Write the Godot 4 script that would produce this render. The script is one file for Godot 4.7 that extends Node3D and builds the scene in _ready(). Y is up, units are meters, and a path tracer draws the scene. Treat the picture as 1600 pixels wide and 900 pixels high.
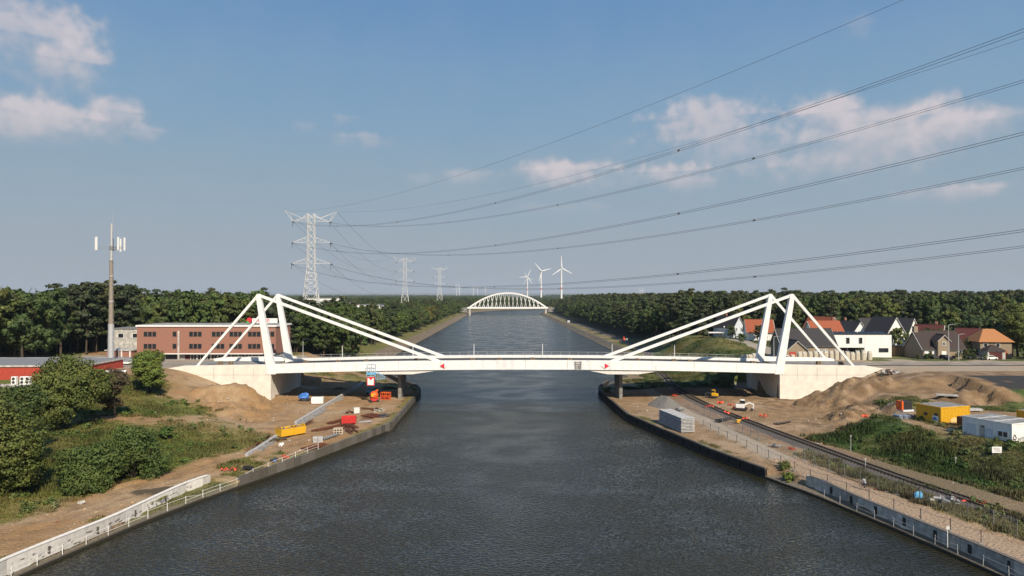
extends Node3D

# ---------------------------------------------------------------- geometry
class Geo:
	var v := PackedVector3Array()
	var n := PackedVector3Array()
	var c := PackedColorArray()
	var col := Color.WHITE
	func tri(a: Vector3, b: Vector3, d: Vector3) -> void:
		var m := (d - a).cross(b - a)
		m = m.normalized() if m.length() > 1e-12 else Vector3.UP
		v.append(a); v.append(b); v.append(d)
		for i in 3:
			n.append(m); c.append(col)
	func quad(a: Vector3, b: Vector3, d: Vector3, e: Vector3) -> void:
		tri(a, b, d); tri(a, d, e)
	func trin(a: Vector3, b: Vector3, d: Vector3, na: Vector3, nb: Vector3, nd: Vector3) -> void:
		v.append(a); v.append(b); v.append(d)
		n.append(na); n.append(nb); n.append(nd)
		for i in 3: c.append(col)
	func hexa(p: Array) -> void:   # 0-3 bottom (counter-clockwise from above), 4-7 top
		quad(p[4], p[7], p[6], p[5]); quad(p[0], p[1], p[2], p[3])
		for i in 4:
			var j := (i + 1) % 4
			quad(p[i], p[i + 4], p[j + 4], p[j])
	func box(ctr: Vector3, size: Vector3, b := Basis()) -> void:
		var h := size * 0.5
		var p := []
		for y in [-h.y, h.y]:
			for q in [Vector2(-h.x, h.z), Vector2(h.x, h.z), Vector2(h.x, -h.z), Vector2(-h.x, -h.z)]:
				p.append(ctr + b * Vector3(q.x, y, q.y))
		hexa(p)
	func bevel(ctr: Vector3, size: Vector3, r: float, b := Basis()) -> void:   # box with chamfered upright and top edges
		var h := size * 0.5
		var rings := []
		for k in [[-h.y, 0.0], [h.y - r, 0.0], [h.y, r]]:
			var x: float = h.x - k[1]
			var z: float = h.z - k[1]
			var ring := []
			for q in [Vector2(-x + r, z), Vector2(x - r, z), Vector2(x, z - r), Vector2(x, -z + r), Vector2(x - r, -z), Vector2(-x + r, -z), Vector2(-x, -z + r), Vector2(-x, z - r)]:
				ring.append(ctr + b * Vector3(q.x, k[0], q.y))
			rings.append(ring)
		for k in 2:
			for i in 8:
				var j := (i + 1) % 8
				quad(rings[k][i], rings[k + 1][i], rings[k + 1][j], rings[k][j])
		for i in range(1, 7):
			tri(rings[2][0], rings[2][i + 1], rings[2][i]); tri(rings[0][0], rings[0][i], rings[0][i + 1])
	func beam(a: Vector3, b: Vector3, w: float, h: float, up := Vector3.UP) -> void:
		var d := b - a
		var z := d.normalized()
		var x := up.cross(z)
		if x.length() < 0.01: x = Vector3.RIGHT.cross(z)
		if x.length() < 0.01: x = Vector3.BACK
		x = x.normalized()
		box((a + b) * 0.5, Vector3(w, h, d.length()), Basis(x, z.cross(x), z))
	func tube(a: Vector3, b: Vector3, r0: float, r1: float, seg := 8, caps := true) -> void:
		var z := (b - a).normalized()
		var x := Vector3.UP.cross(z)
		if x.length() < 0.01: x = Vector3.RIGHT
		x = x.normalized()
		var y := z.cross(x)
		for i in seg:
			var t0 := TAU * i / seg
			var t1 := TAU * (i + 1) / seg
			var u0 := x * cos(t0) + y * sin(t0)
			var u1 := x * cos(t1) + y * sin(t1)
			trin(a + u0 * r0, b + u0 * r1, b + u1 * r1, u0, u0, u1)
			trin(a + u0 * r0, b + u1 * r1, a + u1 * r0, u0, u1, u1)
			if caps:
				tri(b, b + u1 * r1, b + u0 * r1); tri(a, a + u0 * r0, a + u1 * r0)
	func ball(ctr: Vector3, r: Vector3, rings := 6, seg := 10, jitter := 0.0, rng: RandomNumberGenerator = null) -> void:
		var g := []
		for i in rings + 1:
			var row := []
			var ph := PI * i / rings
			for j in seg:
				var th := TAU * j / seg
				var k := 1.0 + (rng.randf_range(-jitter, jitter) if rng and i > 0 and i < rings else 0.0)
				row.append(Vector3(sin(ph) * cos(th), cos(ph), sin(ph) * sin(th)) * k)
			g.append(row)
		for i in rings:
			for j in seg:
				var k := (j + 1) % seg
				var p := [g[i][j], g[i + 1][j], g[i + 1][k], g[i][k]]
				var q := p.map(func(a): return ctr + a * r)
				var m := p.map(func(a): return (a / r).normalized())
				if jitter > 0.0:
					tri(q[0], q[1], q[2]); tri(q[0], q[2], q[3])
					continue
				trin(q[0], q[1], q[2], m[0], m[1], m[2]); trin(q[0], q[2], q[3], m[0], m[2], m[3])
	func poly(pts: PackedVector2Array, z0: float, z1: float, x := Basis(), o := Vector3.ZERO) -> void:  # outline in xy, from depth z0 (front, larger) to z1
		var idx := Geometry2D.triangulate_polygon(pts)
		var f := func(p: Vector2, z: float) -> Vector3: return o + x * Vector3(p.x, p.y, z)
		for i in range(0, idx.size(), 3):
			var a := pts[idx[i]]
			var b := pts[idx[i + 1]]
			var d := pts[idx[i + 2]]
			if (b - a).cross(d - a) > 0.0:
				var t := b
				b = d
				d = t
			tri(f.call(a, z0), f.call(b, z0), f.call(d, z0)); tri(f.call(a, z1), f.call(d, z1), f.call(b, z1))
		for i in pts.size():
			var a := pts[i]
			var b := pts[(i + 1) % pts.size()]
			if cw_sum(pts) < 0.0:
				quad(f.call(a, z0), f.call(a, z1), f.call(b, z1), f.call(b, z0))
			else:
				quad(f.call(b, z0), f.call(b, z1), f.call(a, z1), f.call(a, z0))
	func cw_sum(pts: PackedVector2Array) -> float:
		var s := 0.0
		for i in pts.size():
			s += pts[i].cross(pts[(i + 1) % pts.size()])
		return s
	func mesh() -> ArrayMesh:
		var m := ArrayMesh.new()
		if v.is_empty(): return m
		var a := []
		a.resize(Mesh.ARRAY_MAX)
		a[Mesh.ARRAY_VERTEX] = v; a[Mesh.ARRAY_NORMAL] = n; a[Mesh.ARRAY_COLOR] = c
		m.add_surface_from_arrays(Mesh.PRIMITIVE_TRIANGLES, a)
		return m

# ---------------------------------------------------------------- nodes
var taken := {}
func numbered(nm: String) -> String:
	var k: int = taken.get(nm, 0)
	taken[nm] = k + 1
	return nm if k == 0 else "%s_%03d" % [nm, k]

func thing(nm: String, label: String, category: String, at := Vector3.ZERO, turn := 0.0, group := "") -> Node3D:
	var o := Node3D.new()
	o.name = numbered(nm)
	add_child(o)
	o.position = at
	o.rotation.y = turn
	tag(o, label, category, group)
	return o

func tag(o: Node, label: String, category := "", group := "") -> Node:
	o.set_meta("label", label)
	if category: o.set_meta("category", category)
	if group: o.set_meta("group", group)
	return o

func pm(nm: String, m: Mesh, mat: Material, parent: Node) -> MeshInstance3D:
	var o := MeshInstance3D.new()
	if parent == self:
		o.name = numbered(nm)
	else:
		var k: int = parent.get_meta("_" + nm, 0)
		parent.set_meta("_" + nm, k + 1)
		o.name = nm if k == 0 else "%s_%03d" % [nm, k]
	o.mesh = m
	o.material_override = mat
	parent.add_child(o, true)
	return o

func part(nm: String, g: Geo, mat: Material, parent: Node) -> MeshInstance3D:
	return pm(nm, g.mesh(), mat, parent)

func struct(nm: String, g: Geo, mat: Material) -> MeshInstance3D:
	var o := pm(nm, g.mesh(), mat, self)
	o.set_meta("kind", "structure")
	return o

func dup(src: Node3D, at: Vector3, turn: float, label: String, scl := Vector3.ONE) -> Node3D:
	var o: Node3D = src.duplicate()
	var base := String(src.name)
	if base.length() > 4 and base.right(3).is_valid_int(): base = base.left(-4)
	o.name = numbered(base)
	add_child(o)
	o.position = at
	o.rotation = Vector3(0, turn, 0)
	o.scale = scl
	if label: o.set_meta("label", label)
	return o

func gbox(ctr: Vector3, size: Vector3, b := Basis()) -> Geo:
	var g := Geo.new()
	g.box(ctr, size, b)
	return g

# ---------------------------------------------------------------- materials
var M := {}
func noise_tex(sd: int, freq: float, lo: float, hi: float, size := 512, kind := FastNoiseLite.TYPE_SIMPLEX, oct := 5) -> NoiseTexture2D:
	var nz := FastNoiseLite.new()
	nz.seed = sd; nz.frequency = freq; nz.noise_type = kind; nz.fractal_octaves = oct
	var t := NoiseTexture2D.new()
	t.width = size; t.height = size; t.seamless = true; t.noise = nz
	var r := Gradient.new()
	r.offsets = PackedFloat32Array([0.0, 1.0])
	r.colors = PackedColorArray([Color(lo, lo, lo), Color(hi, hi, hi)])
	t.color_ramp = r
	return t

var T := {}
func mat(nm: String, lin: Color, rough := 0.8, tex := "", scale := 0.25, metal := 0.0) -> StandardMaterial3D:
	var m := StandardMaterial3D.new()
	m.resource_name = nm
	m.albedo_color = lin.linear_to_srgb()
	m.roughness = rough
	m.metallic = metal
	m.vertex_color_use_as_albedo = true
	if tex:
		m.albedo_texture = T[tex]
		m.uv1_triplanar = true
		m.uv1_world_triplanar = true
		m.uv1_scale = Vector3.ONE * scale
	M[nm] = m
	return m

func make_materials() -> void:
	T.fine = noise_tex(3, 0.02, 0.62, 1.0)
	T.dirt = noise_tex(13, 0.02, 0.72, 1.0, 1024, FastNoiseLite.TYPE_SIMPLEX, 6)
	T.soft = noise_tex(5, 0.012, 0.86, 1.0)
	T.rough = noise_tex(7, 0.03, 0.4, 1.0, 512, FastNoiseLite.TYPE_SIMPLEX, 6)
	T.stain = noise_tex(9, 0.008, 0.7, 1.0, 512, FastNoiseLite.TYPE_PERLIN, 6)
	T.bump = noise_tex(11, 0.02, 0.0, 1.0, 512, FastNoiseLite.TYPE_SIMPLEX, 6)
	T.clean = noise_tex(33, 0.012, 0.9, 1.0, 512, FastNoiseLite.TYPE_PERLIN, 6)
	var m := mat("soil", Color(1, 1, 1), 0.95, "dirt", 0.13)
	m.heightmap_enabled = true; m.heightmap_texture = T.bump; m.heightmap_scale = 13.0
	mat("white_paint", Color(0.87, 0.87, 0.855), 0.42, "clean", 0.12)
	mat("concrete", Color(0.78, 0.735, 0.65), 0.85, "clean", 0.09)
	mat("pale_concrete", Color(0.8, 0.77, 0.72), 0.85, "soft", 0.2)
	mat("grey_concrete", Color(0.3, 0.29, 0.27), 0.9, "stain", 0.15)
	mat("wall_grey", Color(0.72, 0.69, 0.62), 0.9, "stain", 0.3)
	mat("old_stone", Color(0.22, 0.19, 0.15), 0.95, "rough", 0.3)
	mat("dark_steel", Color(0.035, 0.032, 0.03), 0.8, "rough", 0.3)
	mat("asphalt", Color(0.06, 0.06, 0.06), 0.9, "fine", 0.4)
	mat("galvanised", Color(0.55, 0.56, 0.57), 0.5, "soft", 0.3, 0.3)
	mat("lattice_steel", Color(0.56, 0.56, 0.55), 0.6)
	mat("algae", Color(0.05, 0.045, 0.028), 0.7, "rough", 0.4)
	mat("wire", Color(0.07, 0.07, 0.075), 0.6)
	mat("brick", Color(0.46, 0.22, 0.155), 0.9, "fine", 0.5)
	mat("red_paint", Color(0.45, 0.06, 0.035), 0.6, "soft", 0.2)
	mat("glass", Color(0.02, 0.025, 0.03), 0.08)
	mat("white", Color(0.84, 0.835, 0.81), 0.6, "clean", 0.2)
	mat("off_white", Color(0.62, 0.6, 0.55), 0.7, "stain", 0.2)
	mat("blueish_white", Color(0.62, 0.68, 0.75), 0.7, "soft", 0.2)
	mat("grey", Color(0.3, 0.31, 0.32), 0.7, "fine", 0.3)
	mat("dark_grey", Color(0.07, 0.07, 0.075), 0.7, "fine", 0.3)
	mat("black", Color(0.015, 0.015, 0.016), 0.7)
	mat("yellow", Color(0.75, 0.42, 0.02), 0.5, "soft", 0.3)
	mat("orange", Color(0.75, 0.13, 0.02), 0.5, "soft", 0.3)
	mat("red", Color(0.6, 0.035, 0.03), 0.5, "soft", 0.3)
	mat("sign_red", Color(0.65, 0.03, 0.05), 0.5)
	mat("blue", Color(0.04, 0.16, 0.5), 0.6)
	mat("light_blue", Color(0.12, 0.4, 0.65), 0.6)
	mat("rust", Color(0.27, 0.085, 0.035), 0.95, "rough", 0.8)
	mat("wood", Color(0.38, 0.25, 0.13), 0.85, "fine", 0.8)
	mat("dark_roof", Color(0.035, 0.034, 0.038), 0.75, "fine", 0.8)
	mat("brown_roof", Color(0.055, 0.035, 0.03), 0.8, "fine", 0.8)
	mat("red_roof", Color(0.42, 0.11, 0.045), 0.85, "fine", 0.8)
	mat("orange_roof", Color(0.55, 0.24, 0.09), 0.85, "fine", 0.8)
	mat("maroon_roof", Color(0.12, 0.025, 0.022), 0.85, "fine", 0.8)
	mat("yellow_brick", Color(0.42, 0.33, 0.23), 0.9, "fine", 0.8)
	mat("bark", Color(0.1, 0.075, 0.05), 0.95, "fine", 0.8)
	mat("sleeper", Color(0.09, 0.075, 0.06), 0.95, "fine", 0.8)
	mat("rail", Color(0.055, 0.038, 0.03), 0.6)
	mat("fence_wire", Color(0.2, 0.2, 0.2), 0.6)
	mat("gravel", Color(0.27, 0.24, 0.21), 0.95, "rough", 0.7)
	mat("grey_gravel", Color(0.3, 0.29, 0.27), 0.95, "rough", 0.7)
	mat("roof_gravel", Color(0.36, 0.36, 0.36), 0.95, "stain", 0.1)
	mat("slab", Color(0.55, 0.55, 0.55), 0.85, "stain", 0.4)
	mat("net", Color(0.8, 0.1, 0.04), 0.8)
	mat("skin", Color(0.45, 0.25, 0.17), 0.6)
	mat("denim", Color(0.06, 0.07, 0.1), 0.9)
	mat("shirt", Color(0.3, 0.32, 0.38), 0.9)
	mat("sack", Color(0.75, 0.69, 0.56), 0.9, "fine", 0.8)
	for k in [["leaf", Color(1.0, 1.0, 0.85)], ["grass_blade", Color(1, 1, 1)]]:
		var l := mat(k[0], k[1], 0.75)
		l.backlight_enabled = true
		l.backlight = Color(0.4, 0.42, 0.2)

func water_material() -> StandardMaterial3D:
	# ripples, stronger and weaker in wind patches
	var a := FastNoiseLite.new()
	a.seed = 21; a.frequency = 0.125; a.fractal_octaves = 3; a.noise_type = FastNoiseLite.TYPE_SIMPLEX
	var b := FastNoiseLite.new()
	b.seed = 29; b.frequency = 0.006; b.fractal_octaves = 3
	var n := 1024
	var wa := a.get_seamless_image(n, n)
	var wb := b.get_seamless_image(n, n)
	wa.convert(Image.FORMAT_L8); wb.convert(Image.FORMAT_L8)
	var da := wa.get_data()
	var db := wb.get_data()
	var rough := PackedByteArray()
	rough.resize(n * n)
	for i in n * n:
		var p: float = smoothstep(0.2, 0.8, db[i] / 255.0)
		da[i] = clampi(int(127.5 + (da[i] - 127.5) * (0.45 + 0.55 * p)), 0, 255)
		rough[i] = int(255.0 * (0.3 + 0.5 * p))
	T.wave = ImageTexture.create_from_image(Image.create_from_data(n, n, false, Image.FORMAT_L8, da))
	T.calm = ImageTexture.create_from_image(Image.create_from_data(n, n, false, Image.FORMAT_L8, rough))
	var m := StandardMaterial3D.new()
	m.resource_name = "water"
	m.albedo_color = Color(0.019, 0.018, 0.009).linear_to_srgb()
	m.roughness = 0.3
	m.roughness_texture = T.calm
	m.metallic_specular = 0.43
	m.uv1_triplanar = true; m.uv1_world_triplanar = true
	m.uv1_scale = Vector3(1.0 / 110.0, 1.0 / 72.0, 1.0 / 72.0)
	m.heightmap_enabled = true
	m.heightmap_texture = T.wave
	m.heightmap_scale = 20.0
	return m
# ---------------------------------------------------------------- terrain
const XL := [[60, -56.0], [-40, -55.0], [-72.8, -52.0], [-79.6, -50.4], [-90.7, -47.6], [-101, -44.2], [-109.6, -40.6], [-118.4, -37.0], [-126, -34.4], [-140.6, -29.5], [-151, -26.4], [-172, -26.6], [-203, -27.0], [-212, -29.0], [-225, -36.0], [-260, -50.0], [-300, -56.0], [-344, -57.0], [-781, -60.0], [-1100, -63.5], [-1250, -20.0], [-1500, 160.0], [-1560, 245.0], [-9000, 245.0]]
const XR := [[60, 56.0], [-40, 55.0], [-72.6, 51.6], [-86.7, 48.4], [-102, 44.5], [-110, 41.4], [-117, 38.9], [-125.5, 36.2], [-140, 32.4], [-153, 29.2], [-161, 27.2], [-177, 26.6], [-203, 25.6], [-212, 27.0], [-230, 33.0], [-260, 45.0], [-300, 51.0], [-368, 53.0], [-781, 44.0], [-1030, 40.0], [-1150, 60.0], [-1300, 180.0], [-1500, 290.0], [-1560, 246.0], [-9000, 246.0]]
const LPIT := -106.0
const RPIT := -111.0
func flare(side: int, z: float) -> float:
	var back := sm(-128, -113, z)
	return 1.02 + back * (3.0 * sm(-84, -105, z) if side < 0 else 1.2 * sm(-92, -106, z))
var N1 := FastNoiseLite.new()
var N2 := FastNoiseLite.new()
var N3 := FastNoiseLite.new()

func look(t: Array, z: float) -> float:
	for i in range(1, t.size()):
		if z >= t[i][0]:
			var k: float = (z - t[i - 1][0]) / (t[i][0] - t[i - 1][0])
			return lerpf(t[i - 1][1], t[i][1], clampf(k, 0.0, 1.0))
	return t[-1][1]
func xl(z: float) -> float: return look(XL, z)
func xr(z: float) -> float: return look(XR, z)
func sm(a: float, b: float, x: float) -> float: return smoothstep(0.0, 1.0, clampf((x - a) / (b - a), 0.0, 1.0))
func rut_depth(d: float) -> float: return -0.11 * exp(-d * d * 5.0) + 0.05 * exp(-(absf(d) - 0.9) * (absf(d) - 0.9) * 7.0)

func hump(x: float, z: float, cx: float, cz: float, rx: float, rz: float, h: float) -> float:
	var q := pow((x - cx) / rx, 2.0) + pow((z - cz) / rz, 2.0)
	return h * exp(-q * 1.4) if q < 6.0 else 0.0

func ridge(x: float, z: float, ax: float, az: float, bx: float, bz: float, top: float, slope: float) -> float:
	var d := Vector2(bx - ax, bz - az)
	var t := clampf(Vector2(x - ax, z - az).dot(d) / d.length_squared(), 0.0, 1.0)
	return top - slope * maxf(Vector2(x - ax, z - az).distance_to(d * t) - 0.8, 0.0)

func h_left(x: float, z: float) -> float:
	var s := xl(z) - x
	if s < flare(-1, z) + 0.03 and z > LPIT: return 0.34 + (0.5 * sm(-84, -105, z) + 0.2 * N2.get_noise_2d(x * 8.0, z * 8.0)) * sm(0.6, 1.6, s)
	var s0 := lerpf(15.0, 30.0, sm(-138, -156, z))
	var near := 1.6 + 3.6 * sm(s0, s0 + 27.0, s) + 2.2 * sm(45, 85, s)
	var rag := N2.get_noise_2d(x * 5.0, z * 5.0) * 0.7 + 0.9 * absf(N2.get_noise_2d(x * 13.0, z * 13.0)) - 0.2
	near = maxf(near, maxf(ridge(x, z, -67.5, -171, -76, -166, 7.2, 0.78), ridge(x, z, -66, -158, -74, -154, 4.9, 0.36)) + rag)
	if s > 13.0: near += N1.get_noise_2d(x * 3.0, z * 3.0) * 0.55 + N2.get_noise_2d(x * 6.0, z * 6.0) * 0.18
	else: near += N2.get_noise_2d(x * 4.0, z * 4.0) * 0.16 + rut_depth(s - 7.6) + rut_depth(s - 10.2)
	if z > -114.0 and z < LPIT + 1.0 and s < 6.0: near -= 0.5 * sm(6, 1.5, s)
	var t := 1.6 + 8.9 * sm(60, 93, -x)
	if z <= -180.4 and x < -64.2: t = 10.4
	var w := sm(-140, -174, z)
	near = lerpf(near, maxf(near, t), w)
	if z <= -180.4 and x < -64.2: near = 10.4
	if z > -203.0: return near
	var far := 0.1 + 2.1 * sm(0, 7, s) + 1.3 * sm(8, 18, s) + 1.5 * sm(18, 40, s)
	if z > -222.0: far = lerpf(1.6, far, sm(-206, -222, z)) if s < 30.0 else far
	far = lerpf(far, 8.6, sm(60, 76, -x) * (1.0 - sm(-300, -420, z)))
	far += N1.get_noise_2d(x, z) * 0.4 * sm(8, 30, s)
	return lerpf(near, far, sm(-204, -212, z))

func h_right(x: float, z: float) -> float:
	var s := x - xr(z)
	if s < flare(1, z) + 0.03 and z > RPIT: return 0.34 + 0.2 * absf(N2.get_noise_2d(x * 8.0, z * 8.0)) * sm(0.6, 1.6, s)
	var s0 := lerpf(23.0, 47.0, sm(-130, -150, z))
	var near := 1.6 + 0.5 * sm(12, 20, s) + 4.0 * sm(s0, s0 + 15.0, s)
	if s > 22.0: near += (N1.get_noise_2d(x * 3.0, z * 3.0) * 0.6 + N2.get_noise_2d(x * 7.0, z * 7.0) * 0.2) * (1.0 - 0.8 * sm(36, 42, s) * sm(-150, -140, z))
	else: near += N2.get_noise_2d(x * 4.0, z * 4.0) * 0.1
	if z > -114.0 and z < -104.0 and s < 5.0: near -= 0.9 * sm(4.6, 0.8, s) * sm(-114, -111.5, z)
	var rag := N2.get_noise_2d(x * 6.0, z * 6.0) * 0.9 + N1.get_noise_2d(x * 6.0, z * 6.0) * 0.7 + 1.3 * absf(N2.get_noise_2d(x * 13.0, z * 13.0)) - 0.3
	var piles := maxf(ridge(x, z, 84, -169, 112, -166, 8.9, 0.62), ridge(x, z, 76.5, -171, 82, -166, 5.6, 0.75))
	piles = maxf(piles, maxf(ridge(x, z, 100, -151, 119, -143, 8.2, 0.85), ridge(x, z, 84, -147, 96, -152, 6.6, 0.45)))
	piles = maxf(piles, ridge(x, z, 72.5, -148, 78, -153, 4.9, 0.6))
	near = maxf(near, piles + rag)
	var t := 1.6 + 8.9 * sm(74, 104, x)
	if z <= -180.4 and x > 71.0: t = 10.4
	var w := sm(-146, -176, z) if x < 104.0 else sm(-138, -158, z)
	near = lerpf(near, maxf(near, t), w)
	if z <= -180.4 and x > 71.0: near = 10.4
	if z > -203.0: return near
	var far := 0.1 + 2.0 * sm(0, 5, s) + 0.5 * sm(8, 20, s) + 6.8 * sm(22, 50, s)
	if z > -222.0 and s < 34.0: far = lerpf(1.6 + 0.5 * sm(12, 20, s), far, sm(-206, -222, z))
	far = lerpf(far, 10.2, sm(64, 80, x) * (1.0 - sm(-330, -420, z)))
	far += hump(x, z, 74, -262, 14, 16, 3.4)
	far += (N1.get_noise_2d(x, z) * 0.4 + N2.get_noise_2d(x * 4.0, z * 4.0) * 0.15) * sm(20, 40, s)
	return lerpf(near, far, sm(-204, -212, z))

func ground(x: float, z: float) -> float:
	return h_left(x, z) if x < 0.0 else h_right(x, z)
func on(x: float, z: float, dy := 0.0) -> Vector3: return Vector3(x, ground(x, z) + dy, z)

const SAND := Color(0.37, 0.22, 0.098)
const PALE := Color(0.46, 0.335, 0.205)
const BROWN := Color(0.205, 0.125, 0.06)
const GRASS := Color(0.098, 0.125, 0.02)
const DRY := Color(0.2, 0.175, 0.05)
const LUSH := Color(0.056, 0.104, 0.015)
const GREY := Color(0.42, 0.37, 0.3)
var grassy := 0.0   # how much grass the last cover() call found

func cover_left(x: float, z: float) -> Color:
	var s := xl(z) - x
	var a := N1.get_noise_2d(x * 2.0, z * 2.0)
	var b := N2.get_noise_2d(x * 5.0, z * 5.0)
	var q := N3.get_noise_2d(x, z)
	grassy = 0.0
	if s < flare(-1, z) + 0.03 and z > LPIT:
		grassy = sm(1.0, 1.6, s)
		return Color(0.2, 0.17, 0.12).lerp(GRASS.lerp(DRY, 0.5), grassy * 0.8)
	var grass := (GRASS * 1.15).lerp(DRY, clampf(0.4 + a * 1.1 + b * 0.6, 0.0, 1.0))
	var sand := SAND.lerp(PALE, clampf(0.35 + a + q * 0.6, 0.0, 1.0)).lerp(BROWN, clampf(b * 1.3 - 0.1 + q * 0.5, 0.0, 0.75))
	var c := sand
	if z > -203.0:
		# grass inland of the dirt road, giving way to bare sand towards the bridge
		var edge := 14.0 + 3.0 * a + 2.0 * b
		var road_in := 14.0 - 0.5 * sm(-115, -90, z)
		var g := sm(road_in - 1.0, road_in + 1.5, s + 2.2 * a + 2.0 * b) * sm(-141, -128, z + 9.0 * a + 4.0 * b)
		g = maxf(g, 0.9 * exp(-pow((x + 73.0) / 8.0, 2.0) - pow((z + 146.0) / 9.0, 2.0)) * 1.3 - 0.25 + 0.3 * b)
		g = maxf(g, sm(0.25, 0.55, exp(-pow((x + 77.0) / 12.0, 2.0) - pow((z + 147.0) / 10.0, 2.0)) + 0.3 * b + 0.15 * a))
		g = maxf(g, sm(78, 84, -x + 4.0 * a) * sm(-172, -160, z))
		if z > -118.0: g = maxf(g, sm(0.1, 0.35, b + a * 0.6 - 0.05 * absf(s - 3.2)) * sm(5.0, 3.0, s))
		if z <= -114.0: g = maxf(g, sm(3.0 + 1.5 * b, 0.6, s) * sm(-0.25, 0.1, a + 0.2))
		g = clampf(g, 0.0, 1.0)
		if z < -108.0 and z > -122.0 and s < 9.0: g = maxf(g, sm(-0.1, 0.2, a + b * 0.7))
		# wheel ruts and darker damp bands along the dirt road
		var rut := sm(1.3, 0.3, absf(s - 7.6)) + sm(1.3, 0.3, absf(s - 10.4))
		c = c.lerp(BROWN * 1.15, clampf(rut, 0, 1) * 0.45 * sm(-0.3, 0.3, q + b * 0.6))
		if exp(-pow((x + 50.5) / 3.2, 2.0) - pow((z + 98.5) / 3.0, 2.0)) > 0.45 + b * 0.5: c = Color(0.1, 0.075, 0.045)
		if s > 1.5 and s < 16.0 and z < -128.0 and z > -172.0:
			var r := hump(x, z, -32.6, -157, 2.6, 2.4, 1.0) + hump(x, z, -35.2, -146, 2.2, 4.0, 1.0) + hump(x, z, -36.6, -127.0, 1.8, 3.6, 1.0) + hump(x, z, -38.6, -144, 1.0, 5.0, 0.8) + hump(x, z, -44.0, -147, 1.0, 5.5, 0.8)
			c = c.lerp(Color(0.16, 0.05, 0.022), clampf((r - 0.3 + b * 0.6) * 2.0, 0.0, 0.9))
		if x < -64.2 and z < -180.0: c = GREY.lerp(PALE, 0.5 + 0.5 * a); g = 0.0
		grassy = g
		return c.lerp(grass, g)
	if x < -58.0 and z > -206.0: return GREY
	if s < 7.0 + b * 2.0 and z < -212.0: return Color(0.16, 0.125, 0.085).lerp(Color(0.24, 0.19, 0.13), 0.5 + b)
	if x < -66.0 and z > -240.0: return GREY.lerp(GRASS, sm(0.0, 0.3, a))
	if z > -250.0: grassy = sm(-0.1, 0.2, a); return sand.lerp(grass, grassy)
	grassy = 0.8
	if s < 20.0: return Color(0.14, 0.15, 0.035).lerp(DRY, clampf(0.5 + a, 0, 1))
	grassy = 0.0
	return Color(0.035, 0.045, 0.015)

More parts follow.
